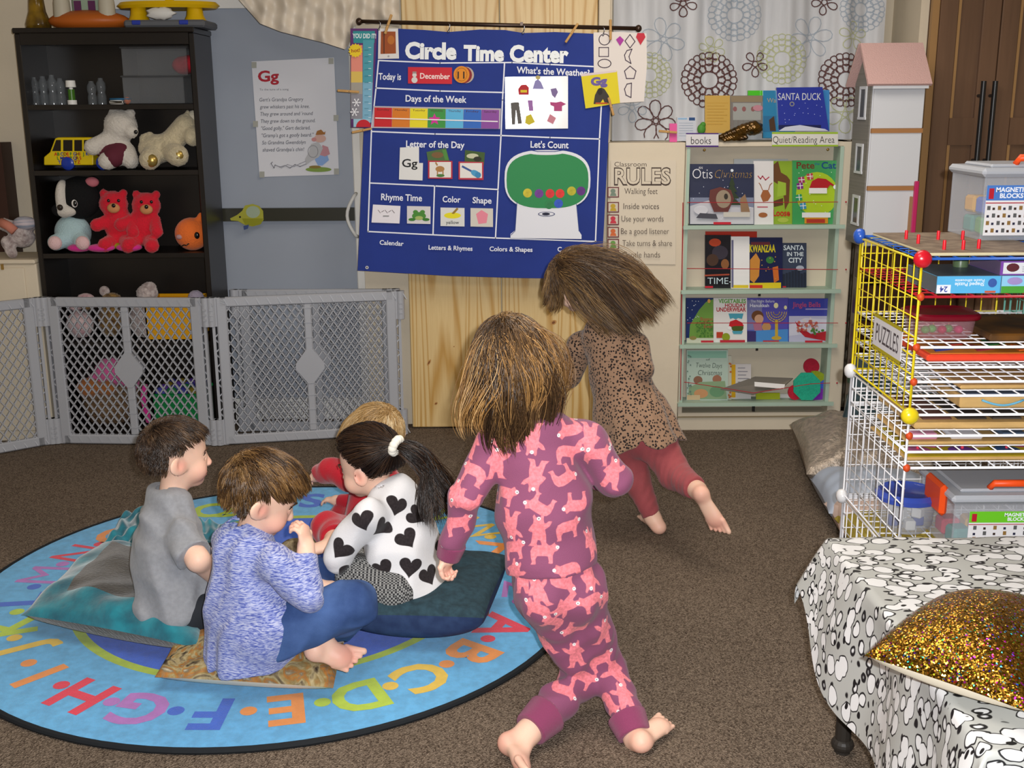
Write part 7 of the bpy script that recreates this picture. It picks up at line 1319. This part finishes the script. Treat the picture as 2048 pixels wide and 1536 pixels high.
def fl1(p, d0, t): o = p*[1.5, .9, .2]; return g1*(.75+.4*t)+o*(1.2*(1-t)**2-1.9*t)+np.array([.16, -.12, 0])*math.sin(t*7)
eyes(p1, W1, ax1)
hair(p1, W1(0, -.004, .018), ax1, (.078, .094, .083), lambda d: (d[:, 1] < .55) & ((d[:, 2] > -.35) | (d[:, 1] < -.1)) & (d[:, 2] > -.75), fl1, lambda d: .10+.13*np.clip(d[:, 2]+.3, 0, 1.3)+.11*np.clip(-d[:, 1], 0, 1), ['23170e', '392818', '573f28', '84643e', 'c4a272'], 7500, 14, .0010, .72, 110, .008, .42, seed=11, tiplen=.55, stiff=.42)
def fl1b(p, d0, t): return g1*(.7+.5*t)+p*[1.5, 1.2, 0]*(1.6*(1-t)-1.6*t)+np.array([.3, -.2, .1])*math.sin(t*8)
hair(p1, W1(0, -.004, .018), ax1, (.081, .097, .086), lambda d: (d[:, 1] < .45) & (d[:, 2] > -.2) & (d[:, 2] < .75), fl1b, lambda d: .15+.12*np.clip(d[:, 2]+.3, 0, 1.3), ['5a3e22', '8a6438', 'b88c54', 'e0c08c'], 420, 16, .0009, .8, 26, .006, .5, seed=31, tiplen=.4, stiff=.34, name='loose_hair', shell=.9)
# --- girl in the spotted tunic running left, hair flying
hc = J(1158, 560, 3.80); nk = J(1196, 640, 3.78); nb = J(1210, 668, 3.77); up = nrm(hc-nk+A3(-.02, 0, .02))
shl, shr = J(1160, 692, 3.84), J(1268, 690, 3.70); ell, wrl = J(1142, 752, 3.88), J(1090, 765, 3.98); elr, wrr = J(1285, 735, 3.66), J(1262, 745, 3.80)
pel = J(1272, 862, 3.70); hl, hr = J(1250, 885, 3.74), J(1312, 880, 3.67); kl, al = J(1270, 955, 3.72), J(1306, 1036, 3.69); kr, ar = J(1346, 945, 3.60), J(1395, 980, 3.44)
B = Body(); hx = nrm(shr-shl); fwd = nrm(np.cross(A3(0, 0, 1), hx))
B.ecap(mid(nb, pel, .14), mid(nb, pel, .95), .074, .084, fwd, .70, .03).cap(nb, hc-up*.03, .034, .036, .015)
for a, b, c in ((shl, ell, wrl), (shr, elr, wrr)): B.chain([a, b, c], [.034, .028, .02])
B.chain([hl, kl, al], [.062, .043, .026], .02).chain([hr, kr, ar], [.062, .043, .026], .02)
W2, ax2 = head(B, hc, (-.85, .35, -.40), up, 1.0)
hand(B, wrl, wrl-ell, A3(0, -.3, -1), 1, .8); hand(B, wrr, wrr-elr, A3(-1, 0, 0), 1, .8)
he = J(1318, 1052, 3.67); he[2] = .022; ba = J(1292, 1040, 3.79); ba[2] = .02; foot(B, al, he, ba, (0, 0, 1), .95, 1)
he2 = J(1402, 988, 3.40); ba2 = J(1434, 1046, 3.385); foot(B, ar, he2, ba2, (.45, .86, .2), 1.0, 1, -.2)
p2 = person('girl in a brown spotted tunic and dusty red leggings running, hair flying behind her', B, .0035, [(he2, .03, .7), (ba2, .04, .6), (he, .03, .5)], root=(pel[0], pel[1], 0))
leo = mat('spotted_tunic', 'a3846a', .85, sheen=.2); n_, l_, b_ = nodes(leo); t = n_.new('ShaderNodeTexCoord'); z = n_.new('ShaderNodeTexNoise'); z.inputs['Scale'].default_value = 60; l_.new(t.outputs['Object'], z.inputs[0]); ad = n_.new('ShaderNodeVectorMath'); ad.operation = 'MULTIPLY_ADD'; ad.inputs[1].default_value = (.006, .006, .006); l_.new(z.outputs['Color'], ad.inputs[0]); l_.new(t.outputs['Object'], ad.inputs[2])
v = n_.new('ShaderNodeTexVoronoi'); v.inputs['Scale'].default_value = 108; v.inputs['Randomness'].default_value = .85; l_.new(ad.outputs[0], v.inputs['Vector']); r = n_.new('ShaderNodeMapRange'); r.inputs[1].default_value = .37; r.inputs[2].default_value = .42; l_.new(v.outputs['Distance'], r.inputs[0]); x = n_.new('ShaderNodeMixRGB'); x.inputs[1].default_value = lin('241a18'); x.inputs[2].default_value = lin('977860'); l_.new(r.outputs[0], x.inputs[0]); l_.new(x.outputs[0], b_.inputs['Base Color'])
S = Body(); S.ecap(mid(nb, pel, .04), mid(nb, pel, .45), .090, .102, fwd, .76, .03).ecap(mid(nb, pel, .45), mid(nb, pel, .95), .104, .135, fwd, .86, .03).ecap(mid(nb, pel, .9), mid(nb, pel, 1.22), .135, .158, fwd, .92, .03)
S.cap(shl, nb, .043, .043, .02).cap(shr, nb, .043, .043, .02).chain([shl, ell], [.050, .042], .02).cone(ell, mid(ell, wrl, .98), .042, .030, .012).chain([shr, elr], [.050, .042], .02).cone(elr, mid(elr, wrr, .98), .042, .03, .012)
td = nrm(pel-nb); td2 = nrm(td*1.0+A3(-.16, 0, .0)); S.cut(mid(nb, pel, 1.15), td2); S.cone(nb, nb+up*.05, .036, .034, .004, True); S.cone(mid(nb, pel, 1.02), mid(nb, pel, 1.3), .112, .145, .004, True)
def hemfold(P):
    r_ = P-mid(nb, pel, 1.1); a = np.arctan2(r_@fwd, r_@hx); t_ = np.clip((P-nb)@td/np.linalg.norm(pel-nb)-.45, 0, .7); return .011*t_*np.sin(a*6+1)+.004*t_*np.sin(a*13)+folds(5, .003, 26)(P)
fast('tunic', *S.mesh(.0036, 2, hemfold), leo, p2)
leg = mat('dusty_red_leggings', '9c4a4e', .85, sheen=.15, bump=.3, bscale=400, var=.06, vscale=20)
T = Body(); T.ecap(mid(nb, pel, .9), pel, .09, .095, fwd, .85, .02).ell(hl, .076, None, .03).ell(hr, .076, None, .03).chain([hl, kl], [.070, .053], .02).cone(kl, mid(kl, al, .93), .053, .034, .02).chain([hr, kr], [.072, .056], .02).cone(kr, mid(kr, ar, .93), .056, .041, .02)
fast('leggings', *T.mesh(.0036, 2, folds(2, .003, 40)), leg, p2); eyes(p2, W2, ax2)
wind = np.array([ax2[0]@A3(.9, -.1, -.32), ax2[1]@A3(.9, -.1, -.32), ax2[2]@A3(.9, -.1, -.32)]); g2 = dn(ax2)
def fl2(p, d0, t):
    fr = np.clip((d0[:, 1]-.35)*2.5, 0, 1)[:, None]; return (1-fr)*(wind*(1.0-.35*t)+g2*(.12+.75*t)+p*1.2)+fr*(g2*1.2+np.array([0, .25, 0])+p*2)
hair(p2, W2(0, -.004, .018), ax2, (.077, .093, .083), lambda d: (d[:, 1] < .80) & ((d[:, 2] > -.30) | (d[:, 1] < .0)) & (d[:, 2] > -.7), fl2, lambda d: np.where(d[:, 1] > .4, .085, .26+.10*np.clip(d[:, 2], -.4, 1)), ['281b12', '473322', '6b5032', '957448', 'c6a474'], 7000, 12, .0010, .62, 130, .012, .5, seed=12, tiplen=.3, stiff=.36)
# --- boy in the grey shirt, seated on the teal cushion
hc = J(352, 908, 2.92); nk = J(340, 992, 2.90); nb = J(336, 1024, 2.89); up = nrm(A3(-.12, .0, 1))
pel = J(345, 1200, 2.86); fwd = nrm(A3(.80, .55, 0)); hx = nrm(np.cross(fwd, A3(0, 0, 1)))
shr, shl = nb+hx*.105+A3(0, 0, -.028), nb-hx*.105+A3(0, 0, -.028); elr = J(396, 1120, 2.74); wrr = J(436, 1160, 2.84); ell = shl+fwd*.06+A3(0, 0, -.16); wrl = ell+fwd*.14+hx*.05
hr, hl = pel+hx*.06+A3(0, 0, -.01), pel-hx*.06+A3(0, 0, -.01); kr = hr+fwd*.20+hx*.12+A3(0, 0, -.005); kl = hl+fwd*.20-hx*.12+A3(0, 0, .02); ar = kr+fwd*.0-hx*.17+A3(0, 0, -.02)+fwd*.02; al = kl+hx*.18+fwd*.05+A3(0, 0, -.04)
B = Body(); B.ecap(mid(nb, pel, .17), mid(nb, pel, .95), .078, .092, fwd, .76, .03).cap(nb-A3(0, 0, .01), hc-up*.03, .037, .037, .014)
for a, b, c in ((shl, ell, wrl), (shr, elr, wrr)): B.chain([a, b, c], [.036, .029, .021])
B.chain([hr, kr, ar], [.062, .043, .027], .02).chain([hl, kl, al], [.062, .043, .027], .02)
W3, ax3 = head(B, hc, (.88, .46, -.06), up, .98)
hand(B, wrr, wrr-elr, A3(0, .3, -1), -1, .82); hand(B, wrl, wrl-ell, A3(0, 0, -1), 1, .82); foot(B, ar, ar-fwd*.02-A3(0, 0, .01), ar+nrm(fwd*.6-hx)*.10, (0, 0, 1), .95, 1); foot(B, al, al-fwd*.02, al+nrm(fwd*.6+hx)*.10, (0, 0, 1), .95, -1)
p3 = person('boy in a grey t-shirt with short dark hair sitting on the teal cushion', B, .0035, [(W3(.034, .055, -.05), .035, .45), (W3(.083, 0, -.018), .021, .7), (W3(0, .092, -.03), .016, .5)], root=(pel[0], pel[1], .1))
gsh = mat('grey_jersey', '8b8d92', .9, sheen=.2, bump=.25, bscale=500, var=.07, vscale=90)
S = Body(); S.ecap(mid(nb, pel, .05), mid(nb, pel, .5), .104, .122, fwd, .78, .035).ecap(mid(nb, pel, .5), mid(nb, pel, 1.06), .122, .128, fwd, .86, .03).cap(shr, nb-A3(0, 0, .035), .046, .046, .02).cap(shl, nb-A3(0, 0, .035), .046, .046, .02)
S.ell(hr+fwd*.015+A3(0, 0, .02), (.088, .088, .085), None, .04); S.cone(shr-(elr-shr)*.1, mid(shr, elr, .86), .047, .056, .02).cone(shl, mid(shl, ell, .8), .047, .052, .02).cut(mid(nb, pel, 1.11), A3(0, 0, -1)); S.cone(nb+A3(.006, .005, 0), nb+A3(.01, .01, .06), .0415, .040, .004, True)
fast('t_shirt', *S.mesh(.0036, 2, folds(21, .011, 26, [(26, 18, 5), (34, -10, 9), (14, 30, -16), (40, 22, 14), (9, 12, 34)])), gsh, p3)
MB().tube([nb+A3(.006, .005, .020)+.0425*(math.cos(a)*hx+math.sin(a)*fwd)+A3(0, 0, -.006+.004*math.cos(a*2)) for a in np.arange(20)*.314], .0055, gsh, 6, True).build('collar', None, p3, True)
dtr = mat('dark_trousers', '23262c', .85); T = Body(); T.ell(pel+A3(0, 0, -.02), (.10, .10, .06), None, .03).chain([hr, kr, ar], [.074, .056, .040], .02).chain([hl, kl, al], [.074, .056, .04], .02)
fast('trousers', *T.mesh(.0045, 2, folds(3, .004, 26)), dtr, p3); eyes(p3, W3, ax3, 1.02)
def short(g, fwdw=.5):
    def f(p, d0, t): return g*(.5+.5*t)+np.stack([p[:, 0]*1.5, np.where(d0[:, 2] > .25, fwdw, -.15)+0*p[:, 1], p[:, 2]*1.0], 1)+p*1.2
    return f
crop = lambda d: ~((np.abs(d[:, 0]) > .72) & (d[:, 1] > -.3) & (d[:, 2] < .10)) & (d[:, 2] > -.60) & np.where(d[:, 1] > .12, d[:, 2] > .24+.50*np.clip(d[:, 1], 0, 1), True) & ((d[:, 1] < -.18) | (d[:, 2] > -.12))
hair(p3, W3(0, -.004, .018), ax3, (.0745, .0905, .0805), crop, short(dn(ax3)), lambda d: .019+.018*np.clip(d[:, 2], 0, 1), ['1c130d', '2c1f16', '433124', '5e4834', '7f6344'], 9000, 6, .0008, .35, 260, .006, .22, seed=13, tiplen=.3, stiff=.6, shell=1.025)
# --- boy in the blue sweater, cross-legged on the cat cushion, hand at his face
hc = J(524, 988, 2.60); nk = J(492, 1062, 2.60); nb = J(486, 1092, 2.59); up = nrm(A3(.02, -.02, 1)); pel = J(500, 1282, 2.60)
fwd = nrm(A3(.86, .50, 0)); hx = nrm(np.cross(fwd, A3(0, 0, 1))); shr, shl = J(548, 1128, 2.52), nb-hx*.105+A3(0, 0, -.03)
elr = J(612, 1186, 2.50); wrr = J(612, 1092, 2.57); ell = shl+fwd*.09+A3(0, 0, -.15); wrl = ell+fwd*.12+hx*.04
hr, hl = J(548, 1268, 2.54), pel-hx*.06; kr = J(706, 1206, 2.56); ar = J(672, 1262, 2.72); kl = J(628, 1150, 2.86); al = J(640, 1280, 2.60)
B = Body(); B.ecap(mid(nb, pel, .17), mid(nb, pel, .95), .078, .092, fwd, .78, .03).cap(nb-A3(0, 0, .01), hc-up*.03, .037, .037, .014)
for a, b, c in ((shl, ell, wrl), (shr, elr, wrr)): B.chain([a, b, c], [.036, .030, .0215])
B.chain([hr, kr, ar], [.062, .043, .027], .02).chain([hl, kl, al], [.062, .043, .027], .02)
W4, ax4 = head(B, hc, (.88, .34, -.50), nrm(up+A3(.3, .1, 0)), 1.0)
hand(B, wrr, A3(-.10, .05, 1), A3(-.9, .3, -.2), -1, .90, (1.0, .98, .95, .9), .05, .7)
hand(B, wrl, wrl-ell, A3(0, 0, -1), 1, .82)
he = J(630, 1300, 2.575); ba = J(690, 1302, 2.585); he[2] = max(he[2], .105); ba[2] = .10; foot(B, al, he, ba, (-.25, -.75, .6), 1.05, -1, .15)
foot(B, ar, ar+A3(0, .01, -.015), ar+A3(-.09, .05, -.03), (0, 0, 1), .95, 1)
p4 = person('boy in a heathered blue sweater and jeans sitting cross-legged, hand raised to his face', B, .003, [(W4(.034, .055, -.05), .04, .6), (W4(.083, 0, -.018), .021, .75), (ba, .045, .7), (he, .03, .5), (wrr+A3(0, 0, .06), .03, .3)], root=(pel[0], pel[1], .09))
hea = mat('heathered_blue', '7f8fcb', .9, sheen=.2, bump=.4, bscale=300, stretch=(1, 1, 3.5)); n_, l_, b_ = nodes(hea); t = n_.new('ShaderNodeTexCoord'); mp = n_.new('ShaderNodeMapping'); mp.inputs['Scale'].default_value = (85, 85, 520); mp.inputs['Rotation'].default_value = (.25, -.3, 0); l_.new(t.outputs['Object'], mp.inputs[0]); z = n_.new('ShaderNodeTexNoise'); z.inputs['Scale'].default_value = 1; z.inputs['Detail'].default_value = 3; z.inputs['Distortion'].default_value = .4; l_.new(mp.outputs[0], z.inputs[0]); r = n_.new('ShaderNodeValToRGB'); r.color_ramp.elements[0].position = .38; r.color_ramp.elements[1].position = .60; r.color_ramp.elements[0].color = lin('4a58a4'); r.color_ramp.elements[1].color = lin('b4b9d6'); e = r.color_ramp.elements.new(.48); e.color = lin('7e8ac4'); l_.new(z.outputs[0], r.inputs[0]); l_.new(r.outputs[0], b_.inputs['Base Color'])
S = Body(); S.ecap(mid(nb, pel, .05), mid(nb, pel, .5), .100, .112, fwd, .80, .035).ecap(mid(nb, pel, .5), mid(nb, pel, 1.12), .112, .127, fwd, .92, .03).cap(shr, nb-A3(0, 0, .035), .046, .046, .02).cap(shl, nb-A3(0, 0, .035), .046, .046, .02)
S.ell(mid(hr, pel, .12)+A3(.0, -.002, .02), (.088, .088, .10), None, .035); S.chain([shr, elr], [.054, .052], .02).cone(elr, mid(elr, wrr, .88), .050, .036, .02).chain([shl, ell], [.05, .042], .02).cone(ell, mid(ell, wrl, .9), .042, .032, .01).cut(mid(nb, pel, 1.20), A3(.12, 0, -1)); S.cone(nb+A3(.006, .005, 0), nb+A3(.014, .01, .06), .0415, .040, .004, True)
fast('sweater', *S.mesh(.0034, 2, folds(31, .009, 26)), hea, p4)
MB().tube([nb+A3(.008, .005, .020)+.0425*(math.cos(a)*hx+math.sin(a)*fwd)+A3(0, 0, -.006+.004*math.cos(a*2)) for a in np.arange(20)*.314], .0062, mat('blue_ribbing', '5560b0', .9), 6, True).build('collar', None, p4, True)
jean = mat('blue_jeans', '4a679c', .85, col2='2a4272', vscale=9, bump=.4, bscale=600); T = Body(); T.ell(pel+A3(.01, 0, -.01), (.09, .09, .07), None, .03).chain([hr, kr], [.076, .060], .02).cone(kr, mid(kr, ar, .9), .060, .046, .03).chain([hl, kl], [.076, .058], .02).cone(kl, mid(kl, al, .86), .058, .044, .025)
fast('jeans', *T.mesh(.0036, 2, folds(6, .005, 26)), jean, p4); eyes(p4, W4, ax4, 1.03)
def sweep4(p, d0, t): top = np.clip(d0[:, 2]*2, 0, 1)[:, None]; return top*(np.array([.15, .6, -.1])+p*.5+g4*1.3*t)+(1-top)*(g4*.9+p*2.0)
g4 = dn(ax4); crop4 = lambda d: ~((np.abs(d[:, 0]) > .70) & (d[:, 1] > -.3) & (d[:, 2] < .16)) & (d[:, 2] > -.62) & np.where(d[:, 1] > .15, d[:, 2] > .12+.45*np.clip(d[:, 1], 0, 1), True) & ((d[:, 1] < -.16) | (d[:, 2] > -.16))
hair(p4, W4(0, -.004, .018), ax4, (.0765, .0925, .0835), crop4, sweep4, lambda d: (.030+.042*np.clip(d[:, 2], 0, 1)**1.2)*(1-.55*np.clip(d[:, 1], 0, 1)), ['20150c', '3a2717', '5a4024', '84623a', 'b39262'], 9000, 8, .0009, .42, 220, .010, .25, seed=14, tiplen=.3, stiff=.5, shell=1.04)
# --- girl in the heart sweater, ponytail
hc = J(738, 925, 2.98); nk = J(778, 992, 2.96); nb = J(790, 1012, 2.95); up = nrm(A3(-.18, 0, 1)); pel = J(822, 1172, 2.90); fwd = nrm(A3(-.85, .52, 0)); hx = nrm(np.cross(fwd, A3(0, 0, 1)))
shl, shr = J(735, 1035, 2.84), nb+hx*.10+A3(0, 0, -.025); ell = J(672, 1108, 2.84); wrl = J(714, 1140, 2.98); elr = shr+fwd*.09+A3(0, 0, -.14); wrr = elr+fwd*.13-hx*.03
hl, hr = J(790, 1182, 2.84), pel+hx*.05; kl = J(716, 1150, 2.86); al = J(668, 1172, 2.96); kr = hr+fwd*.2+hx*.05+A3(0, 0, .02); ar = kr-hx*.12+A3(0, 0, -.06)
B = Body(); B.ecap(mid(nb, pel, .17), mid(nb, pel, .95), .075, .088, fwd, .78, .03).cap(nb-A3(0, 0, .01), hc-up*.03, .035, .036, .014)
for a, b, c in ((shl, ell, wrl), (shr, elr, wrr)): B.chain([a, b, c], [.034, .028, .0205])
B.chain([hl, kl, al], [.058, .042, .026], .02).chain([hr, kr, ar], [.058, .042, .026], .02)
W5, ax5 = head(B, hc, (-.90, .36, -.26), up, .98)
hand(B, wrl, A3(-.9, .2, -.1), A3(.2, .5, -.8), 1, .8); hand(B, wrr, wrr-elr, A3(0, 0, -1), -1, .8)
foot(B, al, al+A3(.01, 0, -.015), al+A3(-.075, .04, -.03), (0, -.2, 1), .9, 1); foot(B, ar, ar+A3(.02, 0, -.01), ar+A3(-.07, .03, -.02), (0, 0, 1), .9, -1)
p5 = person('girl in a white sweater with black hearts sitting on the denim cushion, dark ponytail', B, .0035, [(W5(-.034, .055, -.05), .03, .35), (W5(-.08, 0, -.018), .025, .6)], root=(pel[0], pel[1], .12))
htm = printed('heart_sweater', 'dfdee0', '2c2628', bump=.3, var=.08)
S = Body(); S.ecap(mid(nb, pel, .02), mid(nb, pel, .5), .098, .118, fwd, .80, .035).ecap(mid(nb, pel, .5), mid(nb, pel, 1.02), .118, .120, fwd, .88, .03).cap(shl, nb, .046, .048, .02).cap(shr, nb, .044, .044, .02)
S.chain([shl, ell], [.054, .047], .02).cone(ell, mid(ell, wrl, .85), .047, .036, .014).chain([shr, elr], [.05, .042], .02).cone(elr, mid(elr, wrr, .9), .042, .03, .01).cut(mid(nb, pel, 1.06), A3(-.28, 0, -1)); S.cone(nb+A3(-.008, .005, 0), nb+A3(-.02, .01, .06), .0395, .038, .004, True)
V, Q = S.mesh(.0034, 2, folds(41, .008, 24)); N = vnormals(V, Q)
hp = np.array([(16*math.sin(t)**3, 13*math.cos(t)-5*math.cos(2*t)-2*math.cos(3*t)-math.cos(4*t)) for t in np.arange(36)*2*math.pi/36])/17*.033
mk = []; used = []
for x, y, a in ((722, 1042, .3), (795, 1010, -.5), (766, 1055, -.75), (832, 1030, .6), (812, 1075, .55), (855, 1085, -.3), (785, 1108, -.35), (755, 1082, .9), (680, 1098, -.6), (722, 1082, .9), (740, 1018, -.2), (820, 1135, -.2), (858, 1150, .2), (846, 1052, .3), (770, 985, 1.2), (660, 1130, .2), (690, 1060, .2), (705, 1015, .8), (765, 1140, .5), (785, 1160, 1.3), (735, 1110, -.8)):
    i = hit(V, N, x, y)
    if i is not None and (not used or np.min(np.linalg.norm(np.array(used)-V[i], axis=1)) > .06): mk.append((i, hp, a)); used.append(V[i])
R = np.random.default_rng(8)
for _ in range(500):
    i = R.integers(len(V))
    if np.min(np.linalg.norm(np.array(used)-V[i], axis=1)) > .076: mk.append((i, hp, R.uniform(-1, 1))); used.append(V[i])
fast('sweater', V, Q, htm, p5, {'pat': prints(V, N, mk)})
pl = mat('grey_plaid', '5c5c5e', .9, bump=.2, bscale=400); n_, l_, b_ = nodes(pl); t = n_.new('ShaderNodeTexCoord'); ck = n_.new('ShaderNodeTexChecker'); ck.inputs['Scale'].default_value = 190; ck.inputs[1].default_value = lin('2b2b2d'); ck.inputs[2].default_value = lin('8e8e8c'); l_.new(t.outputs['Object'], ck.inputs[0]); l_.new(ck.outputs[0], b_.inputs['Base Color'])
T = Body(); T.ell(pel+A3(0, 0, -.02), (.105, .10, .07), None, .03).chain([hl, kl], [.076, .060], .02).cone(kl, mid(kl, al, .66), .060, .046, .03).chain([hr, kr], [.07, .054], .02).cone(kr, mid(kr, ar, .8), .054, .042, .02)
fast('trousers', *T.mesh(.0036, 2, folds(7, .006, 30)), pl, p5); eyes(p5, W5, ax5, .98)
tie = W5(.0, -.088, .070); tv = J(795, 888, 2.90); tie = tv
to = np.array([ax5[0]@(tie-W5(0, -.004, .018)), ax5[1]@(tie-W5(0, -.004, .018)), ax5[2]@(tie-W5(0, -.004, .018))]); g5 = dn(ax5)
def pull(p, d0, t): v = to*1.0-p; return v/(np.linalg.norm(v, axis=1, keepdims=True)+1e-6)+.0*p
sc5 = lambda d: np.where(d[:, 1] > .1, d[:, 2] > -.15+.95*np.clip(d[:, 1], 0, 1), True) & (d[:, 2] > -.62) & ((d[:, 1] < -.12) | (d[:, 2] > -.12))
hair(p5, W5(0, -.004, .018), ax5, (.0725, .0885, .0795), sc5, pull, lambda d: np.maximum(np.linalg.norm(d*[.074, .09, .081]-to, axis=1)*1.12, .02), ['0e0908', '1a110d', '2b1d16', '46301f', '6a4a30'], 6500, 9, .001, .3, 160, .012, .12, seed=15, tiplen=.0, stiff=.8, shell=1.02)
tlr = lambda d: d[:, 1] < -.0
tx, ty = nrm(tie-hc), np.array([0, 0, 1.])
tail = np.array(hframe(-(J(850, 985, 2.86)-tie), A3(0, 0, 1)))
def ft(p, d0, t): gg = np.array([tail[0]@A3(.15+.12*t, -.05, -1), tail[1]@A3(.15+.12*t, -.05, -1), tail[2]@A3(.15+.12*t, -.05, -1)]); st = np.array([tail[0]@A3(.9, -.1, .1), tail[1]@A3(.9, -.1, .1), tail[2]@A3(.9, -.1, .1)]); return st*max(0, 1-2.2*t)+gg*min(1, .3+1.6*t)-d0*.5*min(1, 2*t)
hair(p5, tie, tail, (.016, .016, .016), lambda d: d[:, 1] < .2, ft, lambda d: .25+0*d[:, 0], ['0e0908', '1a110d', '2b1d16', '46301f', '6a4a30'], 2600, 12, .0009, .6, 50, .008, .35, seed=16, tiplen=.4, stiff=.45, name='ponytail')
sr = MB()
for i in range(11): a = i*.571; sr.ell(tie+.0165*(math.cos(a)*A3(.3, 0, 1)+math.sin(a)*A3(.5, .85, .1))+A3(-.002, -.016, 0), (.0125, .012, .0125), None, 10, 7)
sr.build('hair_tie', mat('white_scrunchie', 'eae6da', .8), p5, True)
# --- toddler in red behind her, fair hair
hc = J(756, 872, 3.42); nb = J(752, 968, 3.42); up = A3(-.05, 0, 1); pel = J(742, 1072, 3.40); fwd = nrm(A3(-.75, .3, 0)); hx = nrm(np.cross(fwd, A3(0, 0, 1)))
shl, shr = nb-hx*.085+A3(0, 0, -.02), nb+hx*.085+A3(0, 0, -.02); shl = J(700, 955, 3.36); ell = J(662, 940, 3.38); wrl = J(632, 953, 3.42); elr = shr+fwd*.10+A3(0, 0, -.09); wrr = elr+fwd*.1
hl, hr = pel-hx*.05, pel+hx*.05; kl = J(654, 1056, 3.22); al = J(672, 1082, 3.12); kr = hr+fwd*.16+hx*.06; ar = kr+fwd*.05-hx*.1+A3(0, 0, -.04)
B = Body(); B.ecap(mid(nb, pel, .1), pel, .08, .09, fwd, .82, .03).cap(nb, hc-up*.03, .034, .036, .014).chain([shl, ell, wrl], [.032, .027, .019]).chain([shr, elr, wrr], [.032, .027, .019]).chain([hl, kl, al], [.055, .042, .026], .02).chain([hr, kr, ar], [.055, .042, .026], .02)
W6, ax6 = head(B, hc, (-.62, .45, -.50), up, 1.0)
hand(B, wrl, wrl-ell, A3(0, 0, -1), 1, .72, (.5, .5, .5, .5)); hand(B, wrr, wrr-elr, A3(0, 0, -1), -1, .72); foot(B, al, al+A3(.02, -.01, -.01), al+A3(-.07, -.03, -.015), (0, 0, 1), .8, 1); foot(B, ar, ar+A3(.02, 0, -.01), ar+A3(-.06, .03, -.02), (0, 0, 1), .8, -1)
p6 = person('fair-haired toddler in red reaching an arm out, half hidden behind the ponytailed girl', B, .004, root=(pel[0], pel[1], .03))
redm = mat('red_fleece', 'b01226', .9, sheen=.4, bump=.3, bscale=250)
S = Body(); S.ecap(mid(nb, pel, .0), pel, .092, .108, fwd, .86, .03).cap(shl, nb, .042, .042, .02).cap(shr, nb, .042, .042, .02).chain([shl, ell], [.048, .044], .02).cone(ell, mid(ell, wrl, .80), .044, .036, .012).chain([shr, elr], [.048, .04], .02).cone(elr, mid(elr, wrr, .9), .04, .03, .012).cone(nb, nb+A3(0, 0, .06), .038, .036, .004, True)
fast('red_top', *S.mesh(.004, 2, folds(51, .005, 26)), redm, p6)
T = Body(); T.ell(pel+A3(0, 0, -.01), (.1, .1, .08), None, .03).chain([hl, kl], [.066, .055], .02).cone(kl, mid(kl, al, .85), .055, .046, .02).chain([hr, kr], [.07, .058], .02).cone(kr, mid(kr, ar, .9), .058, .046, .02)
fast('red_trousers', *T.mesh(.004, 2, folds(52, .005, 26)), redm, p6); eyes(p6, W6, ax6)
g6 = dn(ax6)
def fl6(p, d0, t): return g6*.6*t+p*1.5+np.array([0, .55, -.1])
hair(p6, W6(0, -.004, .018), ax6, (.0755, .0915, .0815), lambda d: (d[:, 2] > -.55) & np.where(d[:, 1] > .1, d[:, 2] > .05+.5*np.clip(d[:, 1], 0, 1), True), fl6, lambda d: .05+.04*np.clip(d[:, 2], 0, 1), ['8a683c', 'a88450', 'c4a270', 'd8bd90', 'e8d6b4'], 6500, 8, .001, .3, 160, .006, .14, seed=17, tiplen=.15, stiff=.5, shell=1.03)
sp_ = mat('spotted_plush', 'a09070', .9, col2='4a3a2c', vscale=45, bump=.8, bscale=160); B = Body(); c_ = gnd(590, 1098, .05); B.ell(c_, (.05, .04, .036), None, .01).ell(c_+[.05, .01, .012], (.03, .028, .028), None, .01).cap(c_+[.03, -.02, 0], c_+[.05, -.05, -.02], .016, .014).cap(c_+[-.03, -.02, 0], c_+[-.04, -.05, -.02], .016, .014)
V, Q = B.mesh(.004); V[:, 2] += .0135-V[:, 2].min(); tag(fast('plush_cat', V, Q, sp_), 'small spotted plush toy on the rug between the blue-sweatered boy and the toddler in red', 'stuffed toy')
